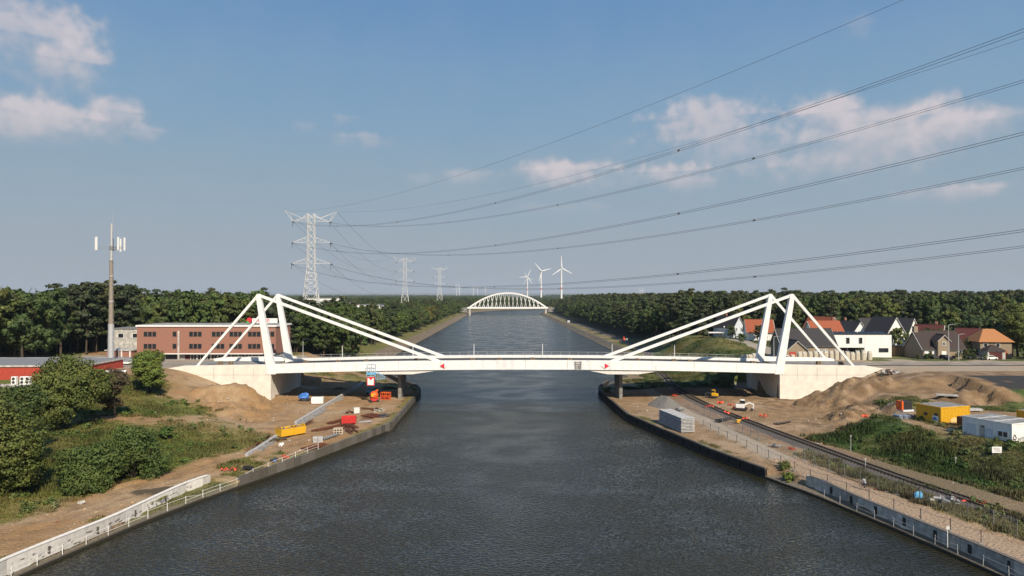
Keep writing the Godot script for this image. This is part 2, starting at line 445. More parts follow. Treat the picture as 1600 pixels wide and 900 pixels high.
func cover_right(x: float, z: float) -> Color:
	var s := x - xr(z)
	var a := N1.get_noise_2d(x * 2.0, z * 2.0)
	var b := N2.get_noise_2d(x * 5.0, z * 5.0)
	var q := N3.get_noise_2d(x, z)
	grassy = 0.0
	if s < flare(1, z) + 0.03 and z > RPIT: return Color(0.2, 0.165, 0.12)
	var grass := LUSH.lerp(DRY, clampf(0.12 + a * 0.9 + b * 0.5, 0.0, 1.0))
	var sand := Color(0.31, 0.2, 0.1).lerp(Color(0.44, 0.315, 0.2), clampf(0.4 + a + q * 0.6, 0.0, 1.0)).lerp(BROWN, clampf(b * 1.4 + q * 0.5 - 0.05, 0.0, 0.8))
	if z > -203.0:
		var c := sand
		if z < -138.0 and x > 62.0: c = c.lerp(BROWN * 0.8, clampf(0.35 + 1.2 * b + 0.7 * a, 0.0, 0.85))
		var path := look([[-60, 57.5], [-79.5, 54.6], [-99, 49.8], [-112, 47.0], [-145, 44.0], [-175, 41.0], [-203, 40.0]], z)
		var wide := 2.1 if z > -120.0 else 1.6
		c = c.lerp(Color(0.43, 0.31, 0.21) if z > -118.0 else Color(0.42, 0.36, 0.28), sm(wide + 1.0, wide, absf(x - path) + b * 0.8))
		var g := sm(wide + 1.6, wide + 2.6, x - path + 1.5 * b + a) * sm(-124, -112, z + 8 * a) * 0.75
		g = maxf(g, sm(0.05, 0.3, a + b * 0.5) * sm(3.2, 1.6, s) * 0.8)
		var slope := sm(21.5, 23.5, s + b) * sm(-139, -131, z + 5.0 * a + 4.0 * b - 0.35 * maxf(0.0, x - 66.0))
		# the contractors' yard on top of the slope
		var yard := sm(71.5, 73.5, x + 0.12 * (z + 115.0) + b * 1.5) * sm(-96, -101, z)
		slope *= 1.0 - 0.6 * yard * sm(0.3, -0.1, a)
		if z < -97.0 and z > -146.0: slope *= 1.0 - 0.97 * sm(2.1, 1.3, absf(x - 75.0 - 0.02 * (z + 118.0)) + 0.6 * b)
		g = maxf(g, slope)
		g = maxf(g, 0.85 * sm(0.1, 0.3, a) * sm(0, 1, float(z < -140.0 and z > -160.0 and x > 84.0 and x < 92.0)))
		g = maxf(g, sm(112, 118, x + 4 * a) * sm(-146, -138, z))
		if absf(s - 18.5) < 3.0: c = c.lerp(Color(0.24, 0.16, 0.12), 0.6); g *= 0.4
		if s > 60.0 and z > -146.0: g = maxf(g, sm(-0.1, 0.1, a))
		if z < -172.0 and x > 100.0 and z > -203.0:
			c = GREY.lerp(PALE, 0.5 + 0.5 * a); g = 0.0
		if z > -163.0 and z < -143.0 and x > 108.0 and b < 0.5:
			c = Color(0.035, 0.034, 0.033); g = sm(-152, -146, z)  # dark ground, with the shade of the dip put into its colour
		if x > 71.0 and z < -180.0: c = GREY.lerp(PALE, 0.5 + 0.5 * a); g = sm(-197.5, -199.5, z + b) * sm(-0.25, 0.0, a) if x > 104.0 else 0.0
		grassy = clampf(g, 0.0, 1.0)
		return c.lerp(grass, grassy)
	if x > 66.0 and z > -206.0: grassy = sm(-0.25, 0.0, a) if x > 104.0 else 0.0; return GREY.lerp(LUSH.lerp(DRY, 0.3), grassy)
	if s < 5.0 + b and z < -212.0: return Color(0.13, 0.11, 0.08).lerp(Color(0.2, 0.17, 0.12), 0.5 + b)
	grassy = sm(-0.3, 0.1, a)
	if s < 12.0: return Color(0.3, 0.22, 0.13).lerp(Color(0.15, 0.15, 0.04), grassy)
	if absf(x - 92.0 + 0.12 * (z + 262.0)) < 4.0 and z > -300.0: grassy = 0.0; return GREY
	if z > -420.0: grassy = 0.9; return LUSH.lerp(DRY, clampf(0.45 + a, 0, 1))
	grassy = 0.0
	return Color(0.035, 0.045, 0.015)

var rows := PackedFloat32Array()
var cols := PackedFloat32Array()
func land(side: int) -> void:
	var nr := rows.size()
	var nc := cols.size()
	var v := PackedVector3Array(); v.resize(nr * nc)
	var c := PackedColorArray(); c.resize(nr * nc)
	for i in nr:
		var z := rows[i]
		var e := xl(z) if side < 0 else xr(z)
		for j in nc:
			var sj := cols[j] + (flare(side, z) - 1.02) * (sm(0.0, 1.0, cols[j]) if cols[j] < 2.3 else 1.0 - sm(2.3, 14.0, cols[j]))
			var x := e + side * sj
			var y := h_left(x, z) if side < 0 else h_right(x, z)
			if z < -450.0: y += 3.0 * N1.get_noise_2d(x * 0.1, z * 0.1) * sm(40, 200, cols[j])
			v[i * nc + j] = Vector3(x, y, z)
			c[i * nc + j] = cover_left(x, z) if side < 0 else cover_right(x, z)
	var n := PackedVector3Array(); n.resize(nr * nc)
	var idx := PackedInt32Array()
	for i in nr:
		for j in nc:
			var dx := v[i * nc + mini(j + 1, nc - 1)] - v[i * nc + maxi(j - 1, 0)]
			var dz := v[mini(i + 1, nr - 1) * nc + j] - v[maxi(i - 1, 0) * nc + j]
			var m := dx.cross(dz)
			n[i * nc + j] = (m if m.y > 0.0 else -m).normalized()
			if i < nr - 1 and j < nc - 1:
				var p := i * nc + j
				if side < 0: idx.append_array(PackedInt32Array([p, p + 1, p + nc, p + 1, p + nc + 1, p + nc]))
				else: idx.append_array(PackedInt32Array([p, p + nc, p + 1, p + 1, p + nc, p + nc + 1]))
	var m := ArrayMesh.new()
	var a := []
	a.resize(Mesh.ARRAY_MAX)
	a[Mesh.ARRAY_VERTEX] = v; a[Mesh.ARRAY_NORMAL] = n; a[Mesh.ARRAY_COLOR] = c; a[Mesh.ARRAY_INDEX] = idx
	m.add_surface_from_arrays(Mesh.PRIMITIVE_TRIANGLES, a)
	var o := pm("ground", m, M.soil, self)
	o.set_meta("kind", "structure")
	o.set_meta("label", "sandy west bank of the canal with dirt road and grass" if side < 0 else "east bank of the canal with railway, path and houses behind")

func make_land() -> void:
	N1.seed = 4; N1.frequency = 0.022; N1.fractal_octaves = 3
	N2.seed = 8; N2.frequency = 0.05; N2.fractal_octaves = 4
	N3.seed = 15; N3.frequency = 0.35; N3.fractal_octaves = 3
	for z in [60.0, 30.0, 0.0, -25.0, -45.0, -55.0, -60.0]: rows.append(z)
	var z := -62.0
	while z > -9000.0:
		rows.append(z)
		if z > -180.2 and z - 0.55 < -180.2:
			rows.append(-180.2); z = -180.6; continue
		z -= 0.55 if z > -216.0 else 1.6 if z > -330.0 else 6.0 if z > -700.0 else -z * 0.06
	var s := 0.0
	for k in [0.0, 0.5, 1.0, 1.1, 1.5, 1.9, 2.3]: cols.append(k)
	s = 2.8
	while s < 7000.0:
		cols.append(s)
		s += 0.55 if s < 48.0 else s * 0.014 if s < 130.0 else s * 0.1
	land(-1)
	land(1)
	var g := Geo.new()
	g.quad(Vector3(-400, 0, 80), Vector3(-400, 0, -1560), Vector3(500, 0, -1560), Vector3(500, 0, 80))
	struct("water", g, water_material())

# quay edges: a face from the ground edge down into the water, as walls made of blocks
func quay(side: int, z0: float, z1: float, step: float, top: float, off: float, thick: float, nm: String, label: String, cat: String, piece: String, mt: Array, cap := "", seed_ := 1, down := -1.5, grp := "") -> Node3D:
	var rng := RandomNumberGenerator.new(); rng.seed = seed_
	var o := thing(nm, label, cat, Vector3.ZERO, 0.0, grp)
	var z := z0
	while z > z1 + 0.01:
		var ze := maxf(z - step, z1)
		var xa: float = (xl(z) if side < 0 else xr(z)) + side * (flare(side, z) if off > 0.9 else off)
		if piece == "sheet_pile": xa += 0.16 * float(o.get_child_count() % 2)
		var xb: float = (xl(ze) if side < 0 else xr(ze)) + side * (flare(side, ze) if off > 0.9 else off)
		if piece == "sheet_pile": xb += 0.16 * float(o.get_child_count() % 2)
		var a := Vector3(xa, 0, z)
		var b := Vector3(xb, 0, ze)
		var d := (b - a).normalized()
		a += d * 0.03; b -= d * 0.03
		var out := Vector3(side, 0, 0)
		var j := rng.randf_range(-0.03, 0.03)
		var g := Geo.new()
		g.col = Color.WHITE * rng.randf_range(0.62, 1.05)
		var p := []
		for y in [down, top + j]:
			if side > 0: p.append_array([a + Vector3(0, y, 0), a + out * thick + Vector3(0, y, 0), b + out * thick + Vector3(0, y, 0), b + Vector3(0, y, 0)])
			else: p.append_array([a + out * thick + Vector3(0, y, 0), a + Vector3(0, y, 0), b + Vector3(0, y, 0), b + out * thick + Vector3(0, y, 0)])
		g.hexa(p)
		part(piece, g, mt[rng.randi() % mt.size()], o)
		z = ze
	return o
# ---------------------------------------------------------------- the white canal bridge
const BX := 3.5
func gtop(dx: float) -> float: return 12.5 - 1.05 * pow(dx / 66.8, 2.0)

func make_bridge() -> void:
	var o := thing("canal_bridge", "long white steel bridge with two A-shaped frames at each end spanning the canal", "bridge", Vector3(BX, 0, -180))
	for fz in [0.0, -15.0]:
		# edge girder, in welded lengths
		var xs := []
		for k in 13: xs.append(-66.8 + 133.6 * k / 12.0)
		for k in 12:
			var g := Geo.new()
			var a: float = xs[k] + 0.03
			var b: float = xs[k + 1] - 0.03
			g.hexa([Vector3(a, gtop(a) - 2.45, fz), Vector3(b, gtop(b) - 2.45, fz), Vector3(b, gtop(b) - 2.45, fz - 0.9), Vector3(a, gtop(a) - 2.45, fz - 0.9), Vector3(a, gtop(a), fz), Vector3(b, gtop(b), fz), Vector3(b, gtop(b), fz - 0.9), Vector3(a, gtop(a), fz - 0.9)])
			part("girder_segment", g, M.white_paint, o)
		for s in [-1.0, 1.0]:
			var z0: float = fz + 0.12
			var g := Geo.new()   # leaning tapered pylon leg
			g.poly(PackedVector2Array([Vector2(s * 65.7, 8.8), Vector2(s * 67.95, 8.8), Vector2(s * 70.95, 29.2), Vector2(s * 69.8, 29.2)]), z0, z0 - 1.25)
			part("pylon_leg", g, M.white_paint, o)
			g = Geo.new()        # forestay box beam to the middle of the span
			var foot := 22.2 if fz == 0.0 else 22.7
			g.poly(PackedVector2Array([Vector2(s * 70.62, 29.34), Vector2(s * 70.4, 29.98), Vector2(s * foot, gtop(foot) - 0.05), Vector2(s * (foot + 2.1), gtop(foot) - 0.08)]), z0 - 0.25, z0 - 1.0)
			part("forestay", g, M.white_paint, o)
			g = Geo.new()        # backstay down to the abutment
			g.poly(PackedVector2Array([Vector2(s * 70.7, 29.98), Vector2(s * 70.2, 29.5), Vector2(s * 86.5, 10.6), Vector2(s * 87.2, 10.6)]), z0 - 0.35, z0 - 0.95)
			part("backstay", g, M.white_paint, o)
			g = Geo.new()        # rounded knee
			g.tube(Vector3(s * 70.38, 29.36, z0 - 1.2), Vector3(s * 70.38, 29.36, z0 - 0.04), 0.62, 0.62, 20)
			part("knee_cap", g, M.white_paint, o)
	# deck
	var d := Geo.new()
	for k in 24:
		var a := -66.8 + 133.6 * k / 24.0
		var b := -66.8 + 133.6 * (k + 1) / 24.0
		d.hexa([Vector3(a, gtop(a) - 1.9, -0.9), Vector3(b, gtop(b) - 1.9, -0.9), Vector3(b, gtop(b) - 1.9, -15.0), Vector3(a, gtop(a) - 1.9, -15.0), Vector3(a, gtop(a) - 0.75, -0.9), Vector3(b, gtop(b) - 0.75, -0.9), Vector3(b, gtop(b) - 0.75, -15.0), Vector3(a, gtop(a) - 0.75, -15.0)])
	part("deck", d, M.asphalt, o)
	d = Geo.new()
	for k in 24:
		var a := -66.8 + 133.6 * k / 24.0
		var b := -66.8 + 133.6 * (k + 1) / 24.0
		d.hexa([Vector3(a, gtop(a) - 1.7, -15.9), Vector3(b, gtop(b) - 1.7, -15.9), Vector3(b, gtop(b) - 1.7, -25.0), Vector3(a, gtop(a) - 1.7, -25.0), Vector3(a, gtop(a) - 1.2, -15.9), Vector3(b, gtop(b) - 1.2, -15.9), Vector3(b, gtop(b) - 1.2, -25.0), Vector3(a, gtop(a) - 1.2, -25.0)])
	part("cycle_path", d, M.grey_concrete, o)
	d = Geo.new()
	for k in 48:
		var a := -66.0 + 132.0 * k / 48.0
		var b := -66.0 + 132.0 * (k + 1) / 48.0
		d.beam(Vector3(a, gtop(a) + 0.1, -24.9), Vector3(b, gtop(b) + 0.1, -24.9), 0.07, 0.07)
		d.beam(Vector3(a, gtop(a) - 0.5, -24.9), Vector3(b, gtop(b) - 0.5, -24.9), 0.05, 0.05)
		d.beam(Vector3(a, gtop(a) - 1.2, -24.9), Vector3(a, gtop(a) + 0.1, -24.9), 0.06, 0.06)
	part("railing", d, M.galvanised, o)
	# concrete haunch and pier towards each bank
	for s in [-1.0, 1.0]:
		d = Geo.new()
		var px0 := -33.9 if s < 0.0 else 25.9
		d.poly(PackedVector2Array([Vector2(px0 - 11.0, gtop(px0) - 2.3), Vector2(px0 - 4.0, 8.75), Vector2(px0 + 4.0, 8.75), Vector2(px0 + 13.0, gtop(px0) - 2.2), Vector2(px0 + 13.0, gtop(px0) - 1.95), Vector2(px0 - 11.0, gtop(px0) - 1.95)]), -0.35, -15.6)
		part("haunch", d, M.pale_concrete, o)
		d = Geo.new()
		d.bevel(Vector3(px0, 4.7, -9.0), Vector3(0.95, 8.4, 8.5), 0.15)
		part("pier", d, M.grey_concrete, o)
		# abutment: front wing with slanted tip, splayed inner wall, rear wing
		for fz in [0.06, -24.4]:
			d = Geo.new()
			d.poly(PackedVector2Array([Vector2(s * 67.0, -0.5), Vector2(s * 67.0, gtop(66.8) - 2.5), Vector2(s * 68.4, gtop(66.8) - 0.1), Vector2(s * 90.0, 11.0), Vector2(s * 94.3, 10.3), Vector2(s * 91.5, 9.1), Vector2(s * 86.0, 6.8), Vector2(s * 78.0, 3.0), Vector2(s * 72.0, -0.5)]), fz, fz - 1.0)
			part("wing_wall", d, M.concrete, o)
		d = Geo.new()
		d.poly(PackedVector2Array([Vector2(s * 67.2, -0.5), Vector2(s * 67.2, gtop(66.8) - 2.5), Vector2(s * 72, gtop(66.8) - 2.5), Vector2(s * 72, -0.5)]), -0.96, -24.4)
		part("abutment_wall", d, M.concrete, o)
		d = Geo.new()   # casting joints stand 15 mm proud
		for y in [8.62]: d.box(Vector3(s * 79.0, y, 0.07), Vector3(23.5, 0.05, 0.03))
		for k in 3: d.box(Vector3(s * (71.6 + 5.2 * k), 9.0 - 0.0 * k, 0.07), Vector3(0.05, 3.2, 0.03))
		part("joint_strip", d, M.grey_concrete, o)
		d = Geo.new()
		d.box(Vector3(s * 80.0, 10.55, -8.4), Vector3(23.0, 0.5, 14.6))
		part("approach_slab", d, M.grey_concrete, o)
		d = Geo.new()
		d.poly(PackedVector2Array([Vector2(s * 68.5, 10.2), Vector2(s * 68.5, 12.0), Vector2(s * 86.0, 11.75), Vector2(s * 88.5, 11.4), Vector2(s * 88.5, 10.2)]), -15.1, -15.75)
		part("approach_parapet", d, M.white_paint, o)
	# lettering-like C marks where the lifting eyes sit: small rings
	for x in [-17.0, -51.0, 8.5 + 26.0]:
		d = Geo.new()
		for k in 9:
			var t0 := 0.9 + 4.5 * k / 9.0
			var t1 := 0.9 + 4.5 * (k + 1) / 9.0
			d.beam(Vector3(x + 0.3 * cos(t0), gtop(x) - 1.75 + 0.45 * sin(t0), 0.02), Vector3(x + 0.3 * cos(t1), gtop(x) - 1.75 + 0.45 * sin(t1), 0.02), 0.07, 0.03, Vector3.BACK)
		part("lifting_ring", d, M.off_white, o)

	# red triangle marks for boats, hung on the girder
	for s in [-1.0, 1.0]:
		var x: float = BX + s * 21.6 - 0.2
		var t := thing("navigation_sign", "red triangle boat marker pointing %s on the white girder" % ("to the west pier" if s < 0 else "to the east pier"), "sign", Vector3(x, 11.0, -179.9), 0.0)
		var g := Geo.new()
		g.poly(PackedVector2Array([Vector2(-s * 0.45, -0.7), Vector2(-s * 0.45, 0.7), Vector2(s * 0.65, 0.0)]), 0.06, 0.0)
		part("red_triangle", g, M.sign_red, t)
		g = Geo.new()
		g.poly(PackedVector2Array([Vector2(-s * 0.55, -0.7), Vector2(-s * 0.55, 0.7), Vector2(-s * 1.5, 0.0)]), 0.06, 0.0)
		part("white_triangle", g, M.white, t)
	# hanging work platform with sign on the girder
	var w := thing("inspection_hatch", "small beige framed inspection hatch on the white girder near the east triangle", "hatch", Vector3(17.4, 10.95, -179.93))
	part("plate", gbox(Vector3(0, 0, 0), Vector3(1.5, 2.0, 0.08)), M.off_white, w)
	var fr := Geo.new()
	for x in [-0.75, 0.75]: fr.box(Vector3(x, 0.1, 0.06), Vector3(0.12, 2.3, 0.14))
	for y in [-1.0, 0.5, 1.1]: fr.box(Vector3(0, y, 0.061), Vector3(1.9, 0.13, 0.12))
	part("frame", fr, M.grey, w)
	fr = Geo.new()
	fr.box(Vector3(0.25, -0.25, 0.09), Vector3(0.5, 0.9, 0.1))
	part("vent", fr, M.grey, w)

	# pallets of pavers waiting along the deck
	var names := ["at the far west abutment", "on the west abutment", "just east of the first west pylon", "halfway along the west half", "above the blue scaffold", "at the foot of the west forestay", "west of mid span", "at mid span", "just east of mid span", "beside the inspection hatch", "at the foot of the east forestay", "east of the east forestay foot", "second past the east forestay foot", "close to the east pylon", "on the east abutment", "at the foot of the rear backstay"]
	var us := [-78.0, -75.4, -55.3, -46.4, -39.0, -25.6, -10.5, -3.4, 5.5, 15.3, 33.6, 43.5, 47.5, 64.5, 82.3, 87.9]
	var p0: Node3D
	for k in us.size():
		var x: float = us[k]
		var y := gtop(x - BX) - 0.75 if absf(x - BX) < 66.0 else 10.8
		var lb := "pallet of brown paving stones on the bridge deck, " + String(names[k])
		if k == 0:
			p0 = thing("paver_pallet", lb, "pallet", Vector3(x, y, -182.6), 0.0, "pallets of pavers along the bridge")
			var g := Geo.new()
			for q in [-0.45, 0.0, 0.45]: g.box(Vector3(q, 0.06, 0), Vector3(0.12, 0.12, 0.9))
			g.box(Vector3(0, 0.14, 0), Vector3(1.1, 0.04, 0.95))
			part("pallet_base", g, M.wood, p0)
			for q in 3:
				g = Geo.new()
				for r in 4: g.box(Vector3(-0.4 + 0.4 * q, 0.3 + 0.24 * r, 0), Vector3(0.34, 0.22, 0.92))
				part("paver_stack", g, M.wood if q != 1 else M.gravel, p0)
		else:
			dup(p0, Vector3(x, y, -182.6 - 0.4 * (k % 3)), 0.05 * (k % 5), lb)
	# posts on the rear edge
	var px := [-49.5, -28.9, -11.1, 8.9, 29.2, 47.4]
	var pn := ["furthest west", "by the west forestay", "west of mid span", "east of mid span", "by the east forestay", "furthest east"]
	var l0: Node3D
	for k in 6:
		var lb: String = "slim white lamp post on the far edge of the bridge, " + pn[k]
		if k == 0:
			l0 = thing("lamp_post", lb, "lamp post", Vector3(px[k], gtop(px[k] - BX) - 1.2, -199.4), 0.0, "lamp posts along the bridge")
			var g := Geo.new()
			g.tube(Vector3.ZERO, Vector3(0, 4.1, 0), 0.11, 0.08, 8)
			part("post", g, M.white_paint, l0)
			g = Geo.new()
			g.tube(Vector3(0, 4.1, 0), Vector3(0, 4.35, 0), 0.13, 0.13, 8)
			part("lamp_head", g, M.grey, l0)
		else: dup(l0, Vector3(px[k], gtop(px[k] - BX) - 1.2, -199.4), 0.0, lb)
	# blue scissor platform under the west end, with a red and white board
	var sc := thing("scissor_lift", "light blue scissor lift raised under the west end of the bridge", "work platform", Vector3(-39.6, 1.6, -193.0), 0.25)
	var g := Geo.new()
	g.bevel(Vector3(0, 0.7, 0), Vector3(3.2, 0.7, 1.7), 0.08)
	part("chassis", g, M.light_blue, sc)
	for x in [-1.2, 1.2]:
		for z in [-0.8, 0.8]:
			g = Geo.new()
			g.tube(Vector3(x, 0.4, z - 0.14), Vector3(x, 0.4, z + 0.14), 0.4, 0.4, 12)
			part("wheel", g, M.black, sc)
	g = Geo.new()
	for k in 4:
		for z in [-0.6, 0.6]:
			g.beam(Vector3(-1.3, 1.1 + 1.35 * k, z), Vector3(1.3, 2.4 + 1.35 * k, z), 0.12, 0.12)
			g.beam(Vector3(1.3, 1.1 + 1.35 * k, z * 0.9), Vector3(-1.3, 2.4 + 1.35 * k, z * 0.9), 0.12, 0.12)
	part("scissor_arms", g, M.light_blue, sc)
	g = Geo.new()
	g.box(Vector3(0, 6.6, 0), Vector3(3.4, 0.16, 1.8))
	for x in [-1.65, -0.55, 0.55, 1.65]:
		for z in [-0.85, 0.85]: g.beam(Vector3(x, 6.6, z), Vector3(x, 7.75, z), 0.07, 0.07)
	for y in [7.2, 7.75]:
		for z in [-0.85, 0.85]: g.beam(Vector3(-1.65, y, z), Vector3(1.65, y, z), 0.07, 0.07)
		for x in [-1.65, 1.65]: g.beam(Vector3(x, y, -0.85), Vector3(x, y, 0.85), 0.07, 0.07)
	part("basket", g, M.light_blue, sc)
	var cg := thing("inspection_cage", "pale blue scaffold cage hanging on the girder above the warning board", "scaffold", Vector3(-36.9, 9.0, -179.2), 0.0)
	g = Geo.new()
	for x in [-1.1, 0.0, 1.1]:
		for z in [-0.5, 0.5]: g.beam(Vector3(x, -0.6, z), Vector3(x, 2.6, z), 0.08, 0.08)
	for y in [-0.6, 0.7, 1.6, 2.6]:
		for z in [-0.5, 0.5]: g.beam(Vector3(-1.1, y, z), Vector3(1.1, y, z), 0.07, 0.07)
	part("cage_frame", g, M.blueish_white, cg)
	g = Geo.new()
	g.box(Vector3(0, 0.05, 0), Vector3(2.3, 0.5, 1.1))
	part("cage_floor", g, M.light_blue, cg)
	g = Geo.new()
	for k in 5: g.beam(Vector3(1.1 + 0.55 * k, 0.6 - 0.34 * k, -0.4), Vector3(1.1 + 0.55 * k, -1.6 + 0.1 * k, -0.4), 0.1, 0.1)
	g.beam(Vector3(1.1, 0.6, -0.4), Vector3(3.6, -0.9, -0.4), 0.12, 0.12); g.beam(Vector3(1.1, -1.6, -0.4), Vector3(3.6, -1.2, -0.4), 0.12, 0.12)
	part("side_bracket", g, M.light_blue, cg)
	var bd := thing("warning_board", "white square board with red border and notch hung below the bridge scaffold", "sign", Vector3(-36.9, 7.1, -178.6))
	part("red_border", gbox(Vector3.ZERO, Vector3(2.0, 2.2, 0.08)), M.sign_red, bd)
	g = Geo.new()
	g.poly(PackedVector2Array([Vector2(-0.8, -0.9), Vector2(0.8, -0.9), Vector2(0.8, 0.9), Vector2(0.62, 0.9), Vector2(0, 0.3), Vector2(-0.62, 0.9), Vector2(-0.8, 0.9)]), 0.07, 0.02)
	part("white_field", g, M.white, bd)
	for x in [-0.7, 0.7]:
		g = Geo.new()
		g.beam(Vector3(x, 1.1, -0.2), Vector3(x, 1.9, -0.4), 0.05, 0.05)
		part("hanger", g, M.light_blue, bd)

# ---------------------------------------------------------------- the arched bridge far up the canal
func make_arch_bridge() -> void:
	var o := thing("arch_bridge", "distant cream tied-arch bridge with slanting hangers over the canal", "bridge", Vector3(-6.0, 0, -985))
	var n := 24
	var ya := func(x: float) -> float: return 10.5 + 20.5 * (1.0 - pow(x / 55.0, 2.0))
	for z in [6.0, -6.0]:
		var g := Geo.new()
		for k in n:
			var a := -55.0 + 110.0 * k / n
			var b := -55.0 + 110.0 * (k + 1) / n
			g.beam(Vector3(a, ya.call(a), z), Vector3(b, ya.call(b), z), 1.6, 2.0)
		part("arch", g, M.white_paint, o)
		for k in range(1, 34):
			g = Geo.new()
			var x := -52.0 + 104.0 * k / 34.0
			var xt := clampf(x * 0.95 + (3.4 if k % 2 else -3.4), -52.0, 52.0)
			g.beam(Vector3(x, 10.5, z), Vector3(xt, ya.call(xt), z), 0.42, 0.42)
			part("hanger", g, M.white_paint, o)
	for k in range(4, 15):
		var g := Geo.new()
		var x := -55.0 + 110.0 * k / 18.0
		g.beam(Vector3(x, ya.call(x), -6), Vector3(x, ya.call(x), 6), 0.6, 0.6)
		part("cross_beam", g, M.white_paint, o)
	part("deck", gbox(Vector3(0, 9.7, 0), Vector3(116, 2.2, 14)), M.white_paint, o)
	for s in [-1, 1]:
		part("pier", gbox(Vector3(s * 54.5, 4.0, 0), Vector3(2.6, 9.7, 12)), M.off_white, o)
		part("approach", gbox(Vector3(s * 75.0, 7.0, 0), Vector3(34, 6.0, 16)), M.grey_concrete, o)
# ---------------------------------------------------------------- trees
# a crown: many small leaf faces in clumps spread through the volume; normals lean outwards so that clumps shade softly
func leaf_clump(g: Geo, r: RandomNumberGenerator, ctr: Vector3, rad: Vector3, count: int, size: float, base: Color, spread: float, hub: Vector3) -> void:
	var tone := r.randf_range(1.0 - spread, 1.0 + spread)
	var warm := r.randf_range(-0.12, 0.12)
	var c := Color(base.r * tone * (1.0 + warm), base.g * tone, base.b * tone * (1.0 - warm))
	for i in count:
		var d := Vector3(r.randfn(), r.randfn(), r.randfn()).normalized()
		var p := ctr + d * rad * pow(r.randf(), 0.45)
		var out := (d * 0.8 + (p - hub).normalized() * 0.5 + Vector3(0, 0.25, 0)).normalized()
		var face := (out + Vector3(r.randfn(), r.randfn(), r.randfn()) * 0.55).normalized()
		var x := face.cross(Vector3(r.randfn(), r.randfn(), r.randfn())).normalized()
		var y := face.cross(x)
		var s := size * r.randf_range(0.6, 1.3)
		var k := r.randf_range(0.85, 1.15)
		g.col = Color(c.r * k, c.g * k, c.b * k)
		var m := (out * 0.65 + face * 0.5).normalized()
		var a := p + x * s * 0.62
		var b := p + y * s * r.randf_range(0.3, 0.5) + x * s * 0.05
		var e := p - x * s * 0.55
		var f := p - y * s * r.randf_range(0.3, 0.5)
		g.trin(a, f, b, m, m, m); g.trin(b, f, e, m, m, m)

func broad_crown(sd: int, h: float, w: float, clumps: int, per: int, size: float, base: Color, low := 0.22, spread := 0.2) -> ArrayMesh:
	var r := RandomNumberGenerator.new(); r.seed = sd
	var g := Geo.new()
	var lobes := []
	w *= 0.74
	for i in 7: lobes.append(Vector3(r.randf_range(-0.3, 0.3) * w, h * r.randf_range(low + 0.18, 0.78), r.randf_range(-0.3, 0.3) * w))
	lobes.append(Vector3(r.randf_range(-0.08, 0.08) * w, h * 0.74, r.randf_range(-0.08, 0.08) * w))
	for i in clumps:
		var l: Vector3 = lobes[i % lobes.size()]
		var d := Vector3(r.randfn(), r.randfn() * 0.9, r.randfn()).normalized()
		var lr := w * r.randf_range(0.16, 0.3)
		var p := l + d * Vector3(lr, lr * 0.95, lr)
		p.y = clampf(p.y, h * low, h * 0.97)
		var q := r.randf_range(0.07, 0.14) * w
		leaf_clump(g, r, p, Vector3(q, q * 0.7, q), per, size, base, spread, Vector3(0, h * 0.5, 0))
	return g.mesh()

func pine_crown(sd: int, h: float, w: float, tiers: int, per: int, size: float, base: Color) -> ArrayMesh:
	var r := RandomNumberGenerator.new(); r.seed = sd
	var g := Geo.new()
	for t in tiers:
		var y := h * lerpf(0.3, 0.97, t / (tiers - 1.0))
		var reach := w * 0.5 * (0.45 + 0.75 * sin(PI * lerpf(0.2, 0.97, t / (tiers - 1.0))))
		for k in 4:
			var a := r.randf() * TAU
			var d := reach * r.randf_range(0.15, 0.85)
			leaf_clump(g, r, Vector3(cos(a) * d, y + r.randf_range(-0.04, 0.04) * h, sin(a) * d), Vector3(w * 0.17, h * 0.028, w * 0.17), per, size, base, 0.3, Vector3(0, y - h * 0.1, 0))
	return g.mesh()

func trunk_mesh(sd: int, h: float, r0: float, limbs: int, spread: float) -> ArrayMesh:
	var r := RandomNumberGenerator.new(); r.seed = sd
	var g := Geo.new()
	var p := Vector3(0, -0.4, 0)
	var n := 4
	for i in n:
		var q := Vector3(r.randf_range(-0.03, 0.03) * h, h * 0.8 * (i + 1) / n, r.randf_range(-0.03, 0.03) * h)
		g.tube(p, q, r0 * (1.0 - 0.8 * i / n), r0 * (1.0 - 0.8 * (i + 1) / n), 7, false)
		if i > 0:
			for k in limbs:
				var a := r.randf() * TAU
				var e := q + Vector3(cos(a) * spread, h * r.randf_range(0.05, 0.16), sin(a) * spread) * r.randf_range(0.6, 1.0)
				g.tube(p.lerp(q, r.randf()), e, r0 * 0.35, r0 * 0.1, 5, false)
		p = q
	return g.mesh()

const OAK := Color(0.064, 0.098, 0.02)
const OLIVE := Color(0.094, 0.116, 0.024)
const BRIGHT := Color(0.11, 0.15, 0.024)
const DARK := Color(0.055, 0.082, 0.018)
const PINE := Color(0.048, 0.066, 0.022)
var crowns := {}
var trunks := {}

func make_crowns() -> void:
	for k in 5:
		crowns["oak%d" % k] = broad_crown(40 + k, 1.0, [0.85, 0.7, 0.95, 0.78, 0.64][k], 64, 62, 0.042, OAK if k < 3 else OLIVE, 0.12)
	for k in 3:
		crowns["pine%d" % k] = pine_crown(60 + k, 1.0, 0.5, 12, 60, 0.04, PINE)
	crowns["poplar0"] = broad_crown(71, 1.0, 0.26, 46, 30, 0.045, OLIVE, 0.1)
	for k in 3:
		trunks["oak%d" % k] = trunk_mesh(80 + k, 1.0, 0.022, 2, 0.22)
	trunks["pine0"] = trunk_mesh(90, 1.0, 0.016, 1, 0.12)

